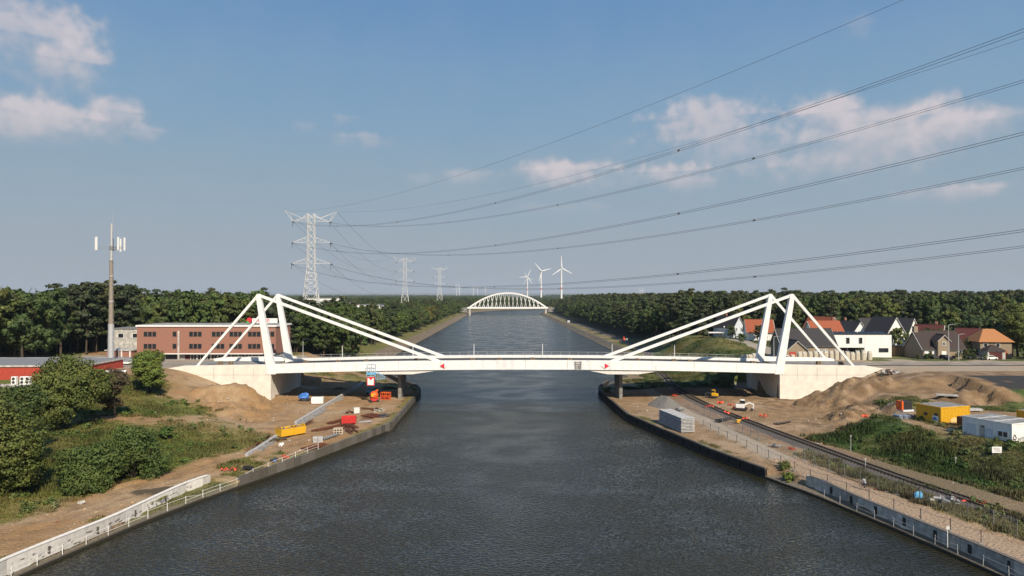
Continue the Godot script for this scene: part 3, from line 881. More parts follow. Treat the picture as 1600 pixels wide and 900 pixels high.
var tree_src := {}
var tint_mats := {}
func tint(k: int) -> StandardMaterial3D:
	if not tint_mats.has(k):
		var l: StandardMaterial3D = M.leaf.duplicate()
		l.albedo_color = [Color(0.85, 0.85, 0.85), Color(0.62, 0.66, 0.6), Color(1.05, 1.0, 0.85), Color(1.05, 0.9, 0.7), Color(0.72, 0.76, 0.6)][k].clamp().linear_to_srgb()
		l.resource_name = "leaf_%d" % k
		tint_mats[k] = l
	return tint_mats[k]

func tree(nm: String, kind: String, tn: int, at: Vector3, h: float, wide: float, turn: float, label: String, group: String) -> Node3D:
	var key := "%s/%s/%d" % [nm, kind, tn]
	var o: Node3D
	if not tree_src.has(key):
		o = thing(nm, label, "tree" if nm.contains("tree") else "bush", Vector3.ZERO, 0.0, group)
		pm("trunk", trunks["pine0"] if kind.begins_with("pine") else trunks["oak%d" % (hash(kind) % 3)], M.bark, o)
		pm("crown", crowns[kind], tint(tn), o)
		tree_src[key] = o
	else:
		o = tree_src[key].duplicate()
		o.name = numbered(nm)
		add_child(o)
		o.set_meta("label", label); o.set_meta("group", group)
	o.position = at
	o.rotation.y = turn
	o.scale = Vector3(h * wide, h, h * wide)
	return o

func forest_mm(nm: String, label: String, kinds: Array, spots: Array) -> void:
	# one object per crown shape; spots are [position, height, width, shade]
	for ki in kinds.size():
		var mine := []
		for i in spots.size():
			if i % kinds.size() == ki: mine.append(spots[i])
		var mm := MultiMesh.new()
		mm.transform_format = MultiMesh.TRANSFORM_3D
		mm.use_colors = true
		mm.mesh = crowns[kinds[ki]]
		mm.instance_count = mine.size()
		for i in mine.size():
			var q: Array = mine[i]
			var b := Basis(Vector3.UP, fmod(i * 2.399, TAU)).scaled(Vector3(q[1] * q[2], q[1], q[1] * q[2]))
			mm.set_instance_transform(i, Transform3D(b, q[0]))
			mm.set_instance_color(i, q[3])
		var o := MultiMeshInstance3D.new()
		o.name = numbered(nm)
		o.multimesh = mm
		o.material_override = M.leaf
		add_child(o)
		o.set_meta("kind", "stuff")
		o.set_meta("label", label)

func hid(x: float, z: float) -> bool:   # a clearing: streets, houses, yards, the canal corridor
	if z < -1120.0 and z > -1520.0 and x > xl(z) - 14.0 and x < xr(z) + 14.0: return true
	if x > 0.0 and z > -1120.0:
		if x > 78.0 and z > -318.0 - 0.1 * maxf(0.0, x - 120.0) and x < 330.0: return true
		return x - xr(z) < 20.0 or z > -300.0
	if z < -1120.0: return false
	if x > -74.0 and z > -246.0: return true
	if x < -64.0 and x > -150.0 and z > -246.0: return true
	if z > -200.0: return true
	return xl(z) - x < 10.0

func make_forest() -> void:
	var r := RandomNumberGenerator.new(); r.seed = 12
	var spots := []
	# rows of trees, near ones first
	var d := 205.0
	while d < 1500.0:
		var step := 6.8 if d < 700.0 else 8.5 if d < 1000.0 else 11.0
		var half := d * 0.84 + 30.0
		var x := -half
		while x < half:
			var px := x + r.randf_range(-0.45, 0.45) * step
			var pz := -d + r.randf_range(-0.45, 0.45) * step
			if not hid(px, pz): spots.append([px, pz])
			x += step
		d += step
	# the individually built ones: those that show largest, i.e. the front of every wood
	var front := {}
	var singles := []
	var rest := []
	for q in spots:
		var x: float = q[0]
		var z: float = q[1]
		var col := roundi(x / -z / 0.009)
		var seen: int = front.get(col, 0)
		var uu := 800.0 + 1067.0 * x / -z
		var edge := absf(x) < 110.0 and z < -250.0 and (x - xr(z) < 34.0 and x > 0.0 or x < 0.0 and xl(z) - x < 30.0)
		if (seen < 2 or edge and z > -620.0) and z > -620.0 and uu > -25.0 and uu < 1625.0 and singles.size() < 270:
			front[col] = seen + 1
			singles.append(q)
		else: rest.append(q)
	var zone := func(x: float, z: float) -> int:
		if x < 0.0:
			return 0 if x < -64.0 and x / -z < -0.36 else 1
		return 3 if x / -z > 0.36 else 2
	var marks := [[60, "above the red shed"], [110, "left of the mast"], [160, "just left of the mast"], [200, "just right of the mast"], [260, "above the brick block's west end"], [330, "above the middle of the brick block"], [400, "above the rooftop sign"], [455, "behind the west A-frames"], [520, "around the foot of the tallest pylon"], [600, "between the first and second pylons"], [650, "at the foot of the second pylon"], [700, "at the foot of the third pylon"], [800, "on the west bank beside the arch bridge"],
		[900, "on the east bank beside the arch bridge"], [960, "above the far east bank sign"], [1020, "where the east forestays meet the girder"], [1080, "above the grassy mound"], [1140, "left of the pale blue house"], [1190, "behind the weathered red roof"], [1240, "between the east pylons"], [1310, "behind the long orange-red roof"], [1350, "behind the modern white house"], [1410, "behind the tall white gable"], [1460, "behind the far white gable"], [1510, "behind the maroon roofs"], [1560, "above the orange roof"], [9999, "at the east edge above the roofs"]]
	var tones := ["mid green", "dark green", "yellowish green", "brownish", "dull green"]
	for q in singles:
		var x: float = q[0]
		var z: float = q[1]
		var zn: int = zone.call(x, z)
		var mix := N1.get_noise_2d(x * 0.6, z * 0.6)
		var pine: bool = (mix > 0.08 and zn == 0 and x / -z < -0.55) or (mix > -0.05 and zn >= 2 and r.randf() < 0.75) or (zn == 1 and mix > 0.3)
		var h := r.randf_range(15.0, 21.0) + (5.0 if zn == 0 else 2.0 if zn == 3 else 1.0 if zn == 2 else 0.0)
		var k := "pine%d" % (r.randi() % 3) if pine else "oak%d" % (r.randi() % 5)
		var tn: int = [0, 1, 2, 4][r.randi() % 4] if not pine else [0, 1, 3][r.randi() % 3]
		var u := 800.0 + 1067.0 * x / -z
		var mark := ""
		for m in marks:
			if u < m[0]:
				mark = m[1]
				break
		var lb := "%s %s%s %s" % [("tall" if h > 21.5 else "low" if h < 17.5 else "middling"), tones[tn], " pine" if pine else " leafy tree", mark]
		tree("pine_tree" if pine else "leafy_tree", k, tn, on(x, z, -0.3), h, r.randf_range(0.75, 0.95) if pine else r.randf_range(0.72, 0.98), r.randf() * TAU, lb, lb)
	for q in [[-118.0, -480.0, 25.0, "taller of the poplars standing above the woods beyond the tallest pylon"], [-122.0, -478.0, 22.5, "lower poplar beside the taller one beyond the tallest pylon"], [-111.0, -483.0, 22.0, "third poplar, right of the tallest one beyond the pylon"], [-216.0, -430.0, 29.0, "lone pointed tree rising above the wood over the brick block"]]:
		tree("poplar_tree", "poplar0", 0, on(q[0], q[1]), q[2], 0.9, q[0], q[3], "slim trees rising above the woods")
	var groups := [[], [], [], [], [], []]
	for q in rest:
		var x: float = q[0]
		var z: float = q[1]
		var zn: int = zone.call(x, z)
		var mix := N1.get_noise_2d(x * 0.6, z * 0.6)
		var h := r.randf_range(13.5, 20.0) + (5.0 if zn == 0 else 2.0 if zn >= 2 else 0.0) + 2.5 * N1.get_noise_2d(x * 0.2, z * 0.2)
		if z < -700.0: h -= 2.0
		var t := r.randf_range(0.65, 1.15)
		var w := r.randf_range(-0.1, 0.12)
		var c := Color(t * (1.0 + w), t, t * (1.0 - w))
		if r.randf() < 0.05: c = Color(1.5, 1.1, 0.9) * t
		groups[zn].append([Vector3(x, ground(x, z) - 0.3, z), h, r.randf_range(0.75, 1.05), c])
	var nms := ["west_wood", "bank_wood", "east_bank_wood", "house_wood"]
	var lbs := ["dense dark wood behind the red sheds and mast", "green wood along the west bank of the canal", "dark wood along the east bank of the canal", "dark pine wood behind the houses"]
	for k in 4:
		forest_mm(nms[k], lbs[k], ["oak0", "oak3", "pine0", "oak1"] if k != 2 and k != 3 else ["pine0", "oak2", "pine1", "oak0", "pine2"], groups[k])
	# far woods out to the horizon: broad crowns, sparser
	var far := []
	d = 1500.0
	while d < 6500.0:
		var step := 17.0 + (d - 1500.0) * 0.011
		var half := d * 0.82
		var x := -half
		while x < half:
			var px := x + r.randf_range(-0.5, 0.5) * step
			var pz := -d + r.randf_range(-0.5, 0.5) * step
			if px > -1e9:
				var t := r.randf_range(0.7, 1.15)
				var h := r.randf_range(13.0, 19.0) + 3.0 * N1.get_noise_2d(px * 0.05, pz * 0.05)
				far.append([Vector3(px, ground(px, pz) - 2.0, pz), h, r.randf_range(1.2, 1.9), Color(t, t, t * 0.95)])
			x += step
		d += step * 1.6
	forest_mm("distant_forest", "flat green woods reaching to the horizon", ["oak1", "oak4", "oak2"], far)

func make_near_trees() -> void:
	# the big ones on the west bank, each with its own crown
	var t: Node3D
	var specs := [
		["bush", Vector3(-70.5, 0, -92.5), 14.5, 12.3, 800, 46, 0.42, OLIVE, "tall dark green bushy tree cut off by the west edge of the view"],
		["bush", Vector3(-76.0, 0, -104.0), 12.0, 11.0, 500, 40, 0.42, DARK, "dark bushy tree behind the tall one at the west edge of the view"],
		["tree", Vector3(-82.0, 0, -126.0), 13.5, 15.0, 720, 46, 0.45, OLIVE, "broad olive green tree with pale stems in front of the red shed"],
		["tree", Vector3(-91.0, 0, -136.0), 8.5, 9.0, 340, 40, 0.45, OAK, "rounded green tree between the red shed and the broad olive tree"],
		["tree", Vector3(-79.0, 0, -136.0), 11.0, 8.0, 300, 38, 0.4, Color(0.085, 0.062, 0.035), "thin brownish half-bare tree just left of the mast foot"],
		["tree", Vector3(-83.5, 0, -156.5), 10.6, 10.0, 380, 44, 0.42, BRIGHT, "bright green young tree standing alone on the slope by the mast"],
		["bush", Vector3(-60.6, 0, -99.5), 6.4, 10.5, 480, 44, 0.36, OAK, "low wide green bush beside the dirt road, west half of the pair"],
		["bush", Vector3(-58.6, 0, -105.5), 8.4, 11.0, 540, 44, 0.36, OAK, "taller dark green bush beside the dirt road, nearer the bridge"],
		["bush", Vector3(-63.0, 0, -125.0), 2.6, 3.2, 110, 36, 0.24, LUSH, "small round dark bush alone at the foot of the sand slope"],
		["bush", Vector3(127.0, 0, -138.0), 9.0, 10.0, 420, 40, 0.42, OAK, "large green bush beside the white site containers at the east edge"],
		["tree", Vector3(157.0, 0, -212.0), 17.5, 12.5, 560, 40, 0.5, OLIVE, "big olive tree beside the orange-roofed house"],
		["bush", Vector3(43.6, 0, -108.4), 1.5, 2.6, 60, 36, 0.24, BRIGHT, "low bright green plants on the soil slip where the east flood wall begins"],
		["bush", Vector3(44.6, 0, -112.0), 1.2, 2.4, 50, 36, 0.24, OLIVE, "low olive weeds on the quay edge before the soil slip"],
		["tree", Vector3(158.5, 0, -216.0), 18.0, 12.0, 480, 40, 0.5, OAK, "tall dark green tree behind the orange-roofed house"],
	]
	for k in specs.size():
		var q: Array = specs[k]
		var h: float = q[2]
		var p: Vector3 = on(q[1].x, q[1].z, -0.2)
		t = thing("tree" if q[0] == "tree" else "bush", q[8], q[0], p, k * 1.3)
		if q[0] == "bush" and h < 10.0:
			var g := Geo.new()
			var r := RandomNumberGenerator.new(); r.seed = k
			for i in 7: g.tube(Vector3(r.randf_range(-0.4, 0.4), -0.2, r.randf_range(-0.4, 0.4)), Vector3(r.randf_range(-0.3, 0.3) * q[3], h * 0.6, r.randf_range(-0.3, 0.3) * q[3]), 0.07, 0.03, 5, false)
			part("stem", g, M.bark, t)
		else:
			pm("trunk", trunk_mesh(200 + k, h, 0.022 * h, 3, h * 0.24), M.bark, t)
		pm("crown", broad_crown(300 + k, h, q[3] * 1.12, q[4], int(q[5] * 1.45), q[6] * 0.72, q[7], 0.04 if q[0] == "bush" else 0.14), M.leaf, t)

# weeds and young shrubs standing in the grass
func make_weeds() -> void:
	var r := RandomNumberGenerator.new(); r.seed = 44
	for side in [-1, 1]:
		var g := Geo.new()
		for i in 5: leaf_clump(g, r, Vector3(r.randf_range(-0.35, 0.35), r.randf_range(0.25, 0.75), r.randf_range(-0.35, 0.35)), Vector3(0.33, 0.3, 0.33), 42, 0.2, Color.WHITE, 0.25, Vector3(0, 0.2, 0))
		var xf := []
		var cl := []
		for i in (1800 if side < 0 else 4200):
			var zz := -68.0 - 140.0 * pow(r.randf(), 1.3)
			var s := r.randf_range(1.6, 62.0)
			var x := xl(zz) - s if side < 0 else xr(zz) + s
			var c := cover_left(x, zz) if side < 0 else cover_right(x, zz)
			if grassy < 0.4: continue
			var q := N2.get_noise_2d(x * 2.0 + 90.0, zz * 2.0)
			if q < 0.12 and r.randf() < 0.9: continue
			var h := r.randf_range(0.5, 1.3) * (0.6 if s < 12.0 else 1.0)
			xf.append(Transform3D(Basis(Vector3.UP, r.randf() * TAU).scaled(Vector3(h * 1.2, h, h * 1.2)), on(x, zz, -0.1)))
			var t := r.randf_range(0.55, 1.0)
			cl.append(Color(c.r * 0.75 * t + 0.01, c.g * t + 0.012, c.b * t))
		var mm := MultiMesh.new()
		mm.transform_format = MultiMesh.TRANSFORM_3D
		mm.use_colors = true
		mm.mesh = g.mesh()
		mm.instance_count = xf.size()
		for i in xf.size():
			mm.set_instance_transform(i, xf[i]); mm.set_instance_color(i, cl[i])
		var o := MultiMeshInstance3D.new()
		o.name = numbered("undergrowth")
		o.multimesh = mm
		o.material_override = M.leaf
		add_child(o)
		o.set_meta("kind", "stuff")
		o.set_meta("label", "leafy weeds in the rough grass of the west bank" if side < 0 else "leafy weeds in the rough grass of the east bank")

# small stones, clods and scraps strewn over the bare ground
func make_debris() -> void:
	var r := RandomNumberGenerator.new(); r.seed = 61
	var g := Geo.new()
	g.ball(Vector3(0, 0.2, 0), Vector3(0.5, 0.4, 0.5), 4, 6, 0.3, r)
	for side in [-1, 1]:
		var xf := []
		var cl := []
		for i in 3400:
			var zz := -72.0 - 125.0 * r.randf()
			var s := r.randf_range(1.8, 46.0)
			var x := xl(zz) - s if side < 0 else xr(zz) + s
			var q := N2.get_noise_2d(x * 1.5 + 50.0, zz * 1.5)
			var c := cover_left(x, zz) if side < 0 else cover_right(x, zz)
			if grassy > 0.4 or q < 0.05 or x < -62.0 and zz < -178.0: continue
			var h := 0.12 + 0.34 * pow(r.randf(), 3.0)
			xf.append(Transform3D(Basis.from_euler(Vector3(r.randf(), r.randf() * TAU, r.randf())).scaled(Vector3(h, h * 0.7, h * r.randf_range(0.8, 1.8))), on(x, zz, -0.03)))
			var t := r.randf_range(0.45, 1.25)
			var w := r.randf()
			cl.append(Color(c.r * t, c.g * t, c.b * t) if w < 0.8 else Color(0.5, 0.48, 0.44) if w < 0.93 else Color(0.2, 0.06, 0.03))
		var mm := MultiMesh.new()
		mm.transform_format = MultiMesh.TRANSFORM_3D
		mm.use_colors = true
		mm.mesh = g.mesh()
		mm.instance_count = xf.size()
		for i in xf.size():
			mm.set_instance_transform(i, xf[i]); mm.set_instance_color(i, cl[i])
		var o := MultiMeshInstance3D.new()
		o.name = numbered("rubble")
		o.multimesh = mm
		o.material_override = M.clod
		add_child(o)
		o.set_meta("kind", "stuff")
		o.set_meta("label", "stones and clods strewn over the west building site" if side < 0 else "stones and clods strewn over the east building site")

# grass: blades in tufts, one object per bank
func make_grass() -> void:
	var g := Geo.new()
	var r := RandomNumberGenerator.new(); r.seed = 5
	for i in 34:
		var a := r.randf() * TAU
		var p := Vector3(r.randf_range(-0.55, 0.55), -0.05, r.randf_range(-0.55, 0.55))
		var d := Vector3(cos(a), 0, sin(a))
		var h := r.randf_range(0.5, 1.0)
		var tip := p + d * 0.35 * r.randf() + Vector3(0, h, 0)
		var side := Vector3(-d.z, 0, d.x) * 0.04
		var m := (Vector3(0, 1, 0) + d * 0.4).normalized()
		g.col = Color.WHITE * r.randf_range(0.8, 1.15)
		g.trin(p - side, tip, p + side, m, m, m)
	var tuft := g.mesh()
	for side in [-1, 1]:
		var xf := []
		var cl := []
		var z := -66.0
		var tries := 70000 if side > 0 else 60000
		for i in tries:
			var q := r.randf()
			var zz := -66.0 - 140.0 * pow(q, 1.3)
			if i % 9 == 0: zz = -206.0 - 100.0 * r.randf()
			var s := (r.randf_range(1.5, 70.0) if side < 0 else r.randf_range(1.5, 75.0))
			var x := xl(zz) - s if side < 0 else xr(zz) + s
			var c := cover_left(x, zz) if side < 0 else cover_right(x, zz)
			if grassy < 0.35 or r.randf() > grassy * 1.1: continue
			var h := r.randf_range(0.35, 0.75) * (1.0 + 0.8 * maxf(0.0, N2.get_noise_2d(x * 3.0, zz * 3.0))) * (0.65 if side < 0 else 0.9)
			if s < 7.0: h *= 0.6
			if side > 0 and x > 73.5: h *= 0.5
			var lush := N1.get_noise_2d(x * 4.0 + 300.0, zz * 4.0)
			h *= clampf(1.0 + 1.6 * lush, 0.3, 1.9)
			if lush < -0.28 and r.randf() < 0.7: continue
			xf.append(Transform3D(Basis(Vector3.UP, r.randf() * TAU).scaled(Vector3(1.0, h, 1.0)), on(x, zz)))
			var t := r.randf_range(0.75, 1.35) * (1.3 if side < 0 else 1.1)
			cl.append(Color(c.r * t, c.g * t, c.b * t))
		var mm := MultiMesh.new()
		mm.transform_format = MultiMesh.TRANSFORM_3D
		mm.use_colors = true
		mm.mesh = tuft
		mm.instance_count = xf.size()
		for i in xf.size():
			mm.set_instance_transform(i, xf[i]); mm.set_instance_color(i, cl[i])
		var o := MultiMeshInstance3D.new()
		o.name = numbered("grass")
		o.multimesh = mm
		o.material_override = M.grass_blade
		add_child(o)
		o.set_meta("kind", "stuff")
		o.set_meta("label", "rough grass on the west bank" if side < 0 else "long rough grass on the east slope and verges")
# ---------------------------------------------------------------- pylons, wires, turbines, mast
func lattice(g: Geo, w0: float, w1: float, y0: float, y1: float, bays: int, t: float) -> void:
	for k in bays:
		var a := float(k) / bays
		var b := float(k + 1) / bays
		var ya := lerpf(y0, y1, a)
		var yb := lerpf(y0, y1, b)
		var ra := lerpf(w0, w1, a)
		var rb := lerpf(w0, w1, b)
		for i in 4:
			var c0: Vector2 = [Vector2(-1, 1), Vector2(1, 1), Vector2(1, -1), Vector2(-1, -1)][i]
			var c1: Vector2 = [Vector2(1, 1), Vector2(1, -1), Vector2(-1, -1), Vector2(-1, 1)][i]
			var p := Vector3(c0.x * ra, ya, c0.y * ra)
			var q := Vector3(c1.x * ra, ya, c1.y * ra)
			var pp := Vector3(c0.x * rb, yb, c0.y * rb)
			var qq := Vector3(c1.x * rb, yb, c1.y * rb)
			g.beam(p, pp, t * 1.5, t * 1.5)
			g.beam(p, qq, t, t); g.beam(q, pp, t, t)
			if k > 0 and (bays < 5 or k % 3 == 0): g.beam(p, q, t, t)

func cross_arm(y: float, half: float, root: float, rise: float, t: float) -> Geo:
	var g := Geo.new()
	for s in [-1.0, 1.0]:
		var tip := Vector3(s * half, y, 0)
		for z in [-root, root]:
			g.beam(Vector3(s * root, y, z), tip, t, t)
			g.beam(Vector3(s * root, y + rise, z), tip, t, t)
		for k in range(1, 4):
			var f := k / 4.0
			g.beam(Vector3(lerpf(s * root, tip.x, f), y, lerpf(root, 0, f)), Vector3(lerpf(s * root, tip.x, f), y, -lerpf(root, 0, f)), t * 0.8, t * 0.8)
			g.beam(Vector3(lerpf(s * root, tip.x, f), y + rise * (1 - f), lerpf(root, 0, f)), Vector3(lerpf(s * root, tip.x, f - 0.25), y, lerpf(root, 0, f - 0.25)), t * 0.8, t * 0.8)
	return g

const ARMS := [60.0, 49.5, 39.0]
const REACH := [9.0, 9.3, 9.5]
func make_pylon() -> Node3D:
	var o := thing("electricity_pylon", "tallest white lattice pylon with three cross-arms, behind the west end of the bridge", "pylon", on(-100.0, -340.0, 0.0) * Vector3(1, 0, 1) + Vector3(0, 6, 0), 0.12, "lattice pylons carrying the power line")
	for s in 4:
		var g := Geo.new()
		var c: Vector2 = [Vector2(-1, 1), Vector2(1, 1), Vector2(1, -1), Vector2(-1, -1)][s]
		g.beam(Vector3(c.x * 5.6, 0, c.y * 5.6), Vector3(c.x * 4.0, 13.5, c.y * 4.0), 0.3, 0.3)
		var c2: Vector2 = [Vector2(1, 1), Vector2(1, -1), Vector2(-1, -1), Vector2(-1, 1)][s]
		g.beam(Vector3(c.x * 5.6, 0, c.y * 5.6), Vector3((c.x + c2.x) * 2.0, 13.5, (c.y + c2.y) * 2.0), 0.17, 0.17)
		g.beam(Vector3(c2.x * 5.6, 0, c2.y * 5.6), Vector3((c.x + c2.x) * 2.0, 13.5, (c.y + c2.y) * 2.0), 0.17, 0.17)
		part("leg", g, M.lattice_steel, o)
	var g := Geo.new()
	lattice(g, 4.0, 3.1, 13.5, 24.0, 1, 0.2)
	lattice(g, 3.1, 1.75, 24.0, 38.0, 4, 0.15)
	lattice(g, 1.75, 1.5, 38.0, 64.0, 8, 0.14)
	for y in [13.5, 24.0]:
		var w := 4.0 if y < 20.0 else 3.1
		for q in [[-1, 1, 1, 1], [1, 1, 1, -1], [1, -1, -1, -1], [-1, -1, -1, 1]]: g.beam(Vector3(q[0] * w, y, q[1] * w), Vector3(q[2] * w, y, q[3] * w), 0.17, 0.17)
	part("tower", g, M.lattice_steel, o)
	part("cross_arm", cross_arm(60.0, 9.0, 1.5, 2.6, 0.16), M.lattice_steel, o)
	part("cross_arm", cross_arm(49.5, 9.3, 1.6, 2.9, 0.14), M.lattice_steel, o)
	part("cross_arm", cross_arm(39.0, 9.5, 1.7, 2.9, 0.14), M.lattice_steel, o)
	g = Geo.new()
	for s in [-1.0, 1.0]:   # upswept horns for the earth wires
		for z in [-1.0, 1.0]: g.beam(Vector3(s * 4.0, 61.5, z * 0.8), Vector3(s * 12.6, 65.2, 0), 0.16, 0.16)
		g.beam(Vector3(s * 9.0, 60.0, 0), Vector3(s * 12.6, 65.2, 0), 0.16, 0.16)
		g.beam(Vector3(s * 9.0, 60.0, 0), Vector3(s * 10.2, 63.9, 0), 0.13, 0.13)
		g.beam(Vector3(s * 1.5, 64.0, 1.0), Vector3(s * 4.2, 61.6, 0.8), 0.2, 0.2)
	part("earth_wire_horn", g, M.lattice_steel, o)
	for k in 3:
		for s in [-1.0, 1.0]:
			g = Geo.new()
			g.tube(Vector3(s * REACH[k], ARMS[k], 0), Vector3(s * REACH[k] + 1.4, ARMS[k] - 0.6, 2.6), 0.17, 0.17, 7)
			g.tube(Vector3(s * REACH[k], ARMS[k], 0), Vector3(s * REACH[k] - 0.3, ARMS[k] - 0.6, -2.8), 0.17, 0.17, 7)
			g.tube(Vector3(s * REACH[k], ARMS[k], 0), Vector3(s * REACH[k], ARMS[k] - 2.8, 0), 0.09, 0.09, 6)
			part("insulator", g, M.dark_grey, o)
	dup(o, Vector3(-116, 5, -740), 0.1, "second white lattice pylon along the west bank, half as tall in the view")
	dup(o, Vector3(-107, 5, -1010), 0.05, "third and faintest lattice pylon, near the west end of the arch bridge")
	return o

func wire(nm: String, label: String, a: Vector3, b: Vector3, sag: float, twin: float, r: float, grp: String, spacers := 0) -> void:
	var o := thing(nm, label, "cable", a, 0.0, grp)
	var side := (b - a).cross(Vector3.UP).normalized()
	var n := 44
	for w in ([-0.5, 0.5] if twin > 0.0 else [0.0]):
		var g := Geo.new()
		var p := Vector3.ZERO
		for i in range(0, n + 1):
			var t := float(i) / n
			var q: Vector3 = (b - a) * t - Vector3(0, 4.0 * sag * t * (1.0 - t), 0) + side * (w * twin) + Vector3(0, w * twin * 0.5, 0)
			if i > 0: g.tube(p, q, r, r, 5, false)
			p = q
		part("conductor", g, M.wire, o)
	for k in spacers:
		var t := 0.18 + 0.17 * k
		var q := (b - a) * t - Vector3(0, 4.0 * sag * t * (1.0 - t), 0)
		part("spacer", gbox(q, Vector3(0.22, 0.3, 0.7)), M.wire, o)

func make_wires() -> void:
	var ends := [
		["steepest earth wire, from the tallest pylon's west horn up to the picture's top edge", Vector3(-113.1, 70.8, -340), Vector3(89.5, 74.27, -23.2), 10.2, 0.0],
		["thin earth wire from the tallest pylon's east horn, just under the first cable pair", Vector3(-88.0, 70.8, -340), Vector3(110.5, 72.88, -36.8), 10.5, 0.0],
		["uppermost twin power cable, from the west end of the tallest pylon's top cross-arm", Vector3(-109.0, 65.6, -340), Vector3(92.44, 68.14, -25.1), 13.5, 0.42],
		["second twin power cable, from the east end of the tallest pylon's top cross-arm", Vector3(-91.4, 65.4, -340), Vector3(107.56, 67.21, -34.9), 12.8, 0.42],
		["third twin power cable, from the west end of the tallest pylon's middle cross-arm", Vector3(-109.0, 55.2, -340), Vector3(92.44, 55.71, -25.1), 13.0, 0.42],
		["fourth twin power cable, from the east end of the tallest pylon's middle cross-arm", Vector3(-91.1, 55.2, -340), Vector3(107.56, 55.25, -34.9), 13.2, 0.42],
		["fifth twin power cable, from the west end of the tallest pylon's lowest cross-arm", Vector3(-109.6, 44.6, -340), Vector3(92.44, 44.2, -25.1), 12.6, 0.42],
		["lowest twin power cable, from the east end of the tallest pylon's lowest cross-arm", Vector3(-90.8, 44.4, -340), Vector3(107.56, 44.6, -34.9), 13.2, 0.42]]
	for q in ends: wire("power_cable", q[0], q[1], q[2], q[3], q[4], 0.029 if q[4] > 0.3 else 0.024, "power cables crossing the sky", 5 if q[4] > 0.3 else 0)
	var lv := ["top", "middle", "lowest"]
	for k in 3:
		for s in [-1.0, 1.0]:
			var a := Vector3(-100.0 + s * REACH[k], 6 + ARMS[k] - 0.6, -342)
			var b := Vector3(-116.0 + s * REACH[k], 5 + ARMS[k] - 0.6, -738)
			wire("span_cable", "cable sagging between the first and second pylons, %s cross-arms, %s end" % [lv[k], "west" if s < 0 else "east"], a, b, 16.0, 0.0, 0.05, "cables between the two nearer pylons")
	for s in [-1.0, 1.0]:
		wire("span_cable", "thin earth wire sagging between the horns of the first and second pylons, %s side" % ("west" if s < 0 else "east"), Vector3(-100 + s * 12.6, 71.2, -340), Vector3(-116 + s * 12.6, 70.2, -740), 13.0, 0.0, 0.05, "cables between the two nearer pylons")

func make_turbines() -> void:
	var o := thing("wind_turbine", "tallest white wind turbine, east of the arch bridge, with a red band on its tower", "wind turbine", Vector3(199, 0, -2750), 0.35, "wind turbines on the horizon")
	var g := Geo.new()
	g.tube(Vector3(0, 0, 0), Vector3(0, 131, 0), 4.2, 2.4, 16)
	part("tower", g, M.white, o)
	g = Geo.new()
	g.tube(Vector3(0, 50, 0), Vector3(0, 55, 0), 3.75, 3.65, 16)
	part("red_band", g, M.sign_red, o)
	g = Geo.new()
	g.bevel(Vector3(0, 133, -3), Vector3(5, 5, 13), 0.8)
	part("nacelle", g, M.white, o)
	g = Geo.new()
	g.ball(Vector3(0, 133, 5), Vector3(2.6, 2.6, 3.2))
	part("hub", g, M.white, o)
	for k in 3:
		g = Geo.new()
		g.poly(PackedVector2Array([Vector2(-1.3, 1.5), Vector2(-2.6, 11), Vector2(-0.9, 50), Vector2(0.5, 50), Vector2(1.6, 11), Vector2(1.3, 1.5)]), 0.5, -0.5)
		var b := part("blade", g, M.white, o)
		b.position = Vector3(0, 133, 5.5)
		b.rotation.z = 0.06 + TAU * k / 3.0
	var at := [[Vector3(132, 0, -3100), "second tallest wind turbine, directly beside the tallest one", 0.45, 0.7], [Vector3(92, 0, -4100), "front one of two overlapping wind turbines above the arch bridge", 0.2, -0.5], [Vector3(104, 0, -4600), "rear one of two overlapping wind turbines above the arch bridge", -0.4, 0.35],
		[Vector3(-430, 0, -5600), "small pale wind turbine right of the third pylon", 0.3, 0.5], [Vector3(-478, 0, -5900), "small pale wind turbine beside the third pylon's foot", 0.0, 0.2], [Vector3(-362, 0, -6400), "tiny pale wind turbine left of the arch bridge", 0.3, 0.1], [Vector3(-332, 0, -6600), "tiny pale wind turbine nearest the arch's west end", 0.3, 0.9], [Vector3(-262, 0, -6800), "tiny pale turbine above the west haunch of the arch", 0.3, 0.4],
		[Vector3(1205, 0, -6300), "tiny white turbine above the east wood", 0.2, 0.5], [Vector3(1256, 0, -6700), "tiny white turbine just right of another above the east wood", 0.2, 0.3], [Vector3(3750, 0, -6500), "lone tiny turbine above the wood behind the houses", 0.2, 0.1]]
	for q in at:
		var t := dup(o, q[0], q[2], q[1], Vector3.ONE * (1.0 if q[0].z > -5000.0 else 0.66 if q[0].x < 0.0 else 0.5))
		for c in t.get_children():
			if String(c.name).begins_with("blade"): c.rotation.z += q[3]

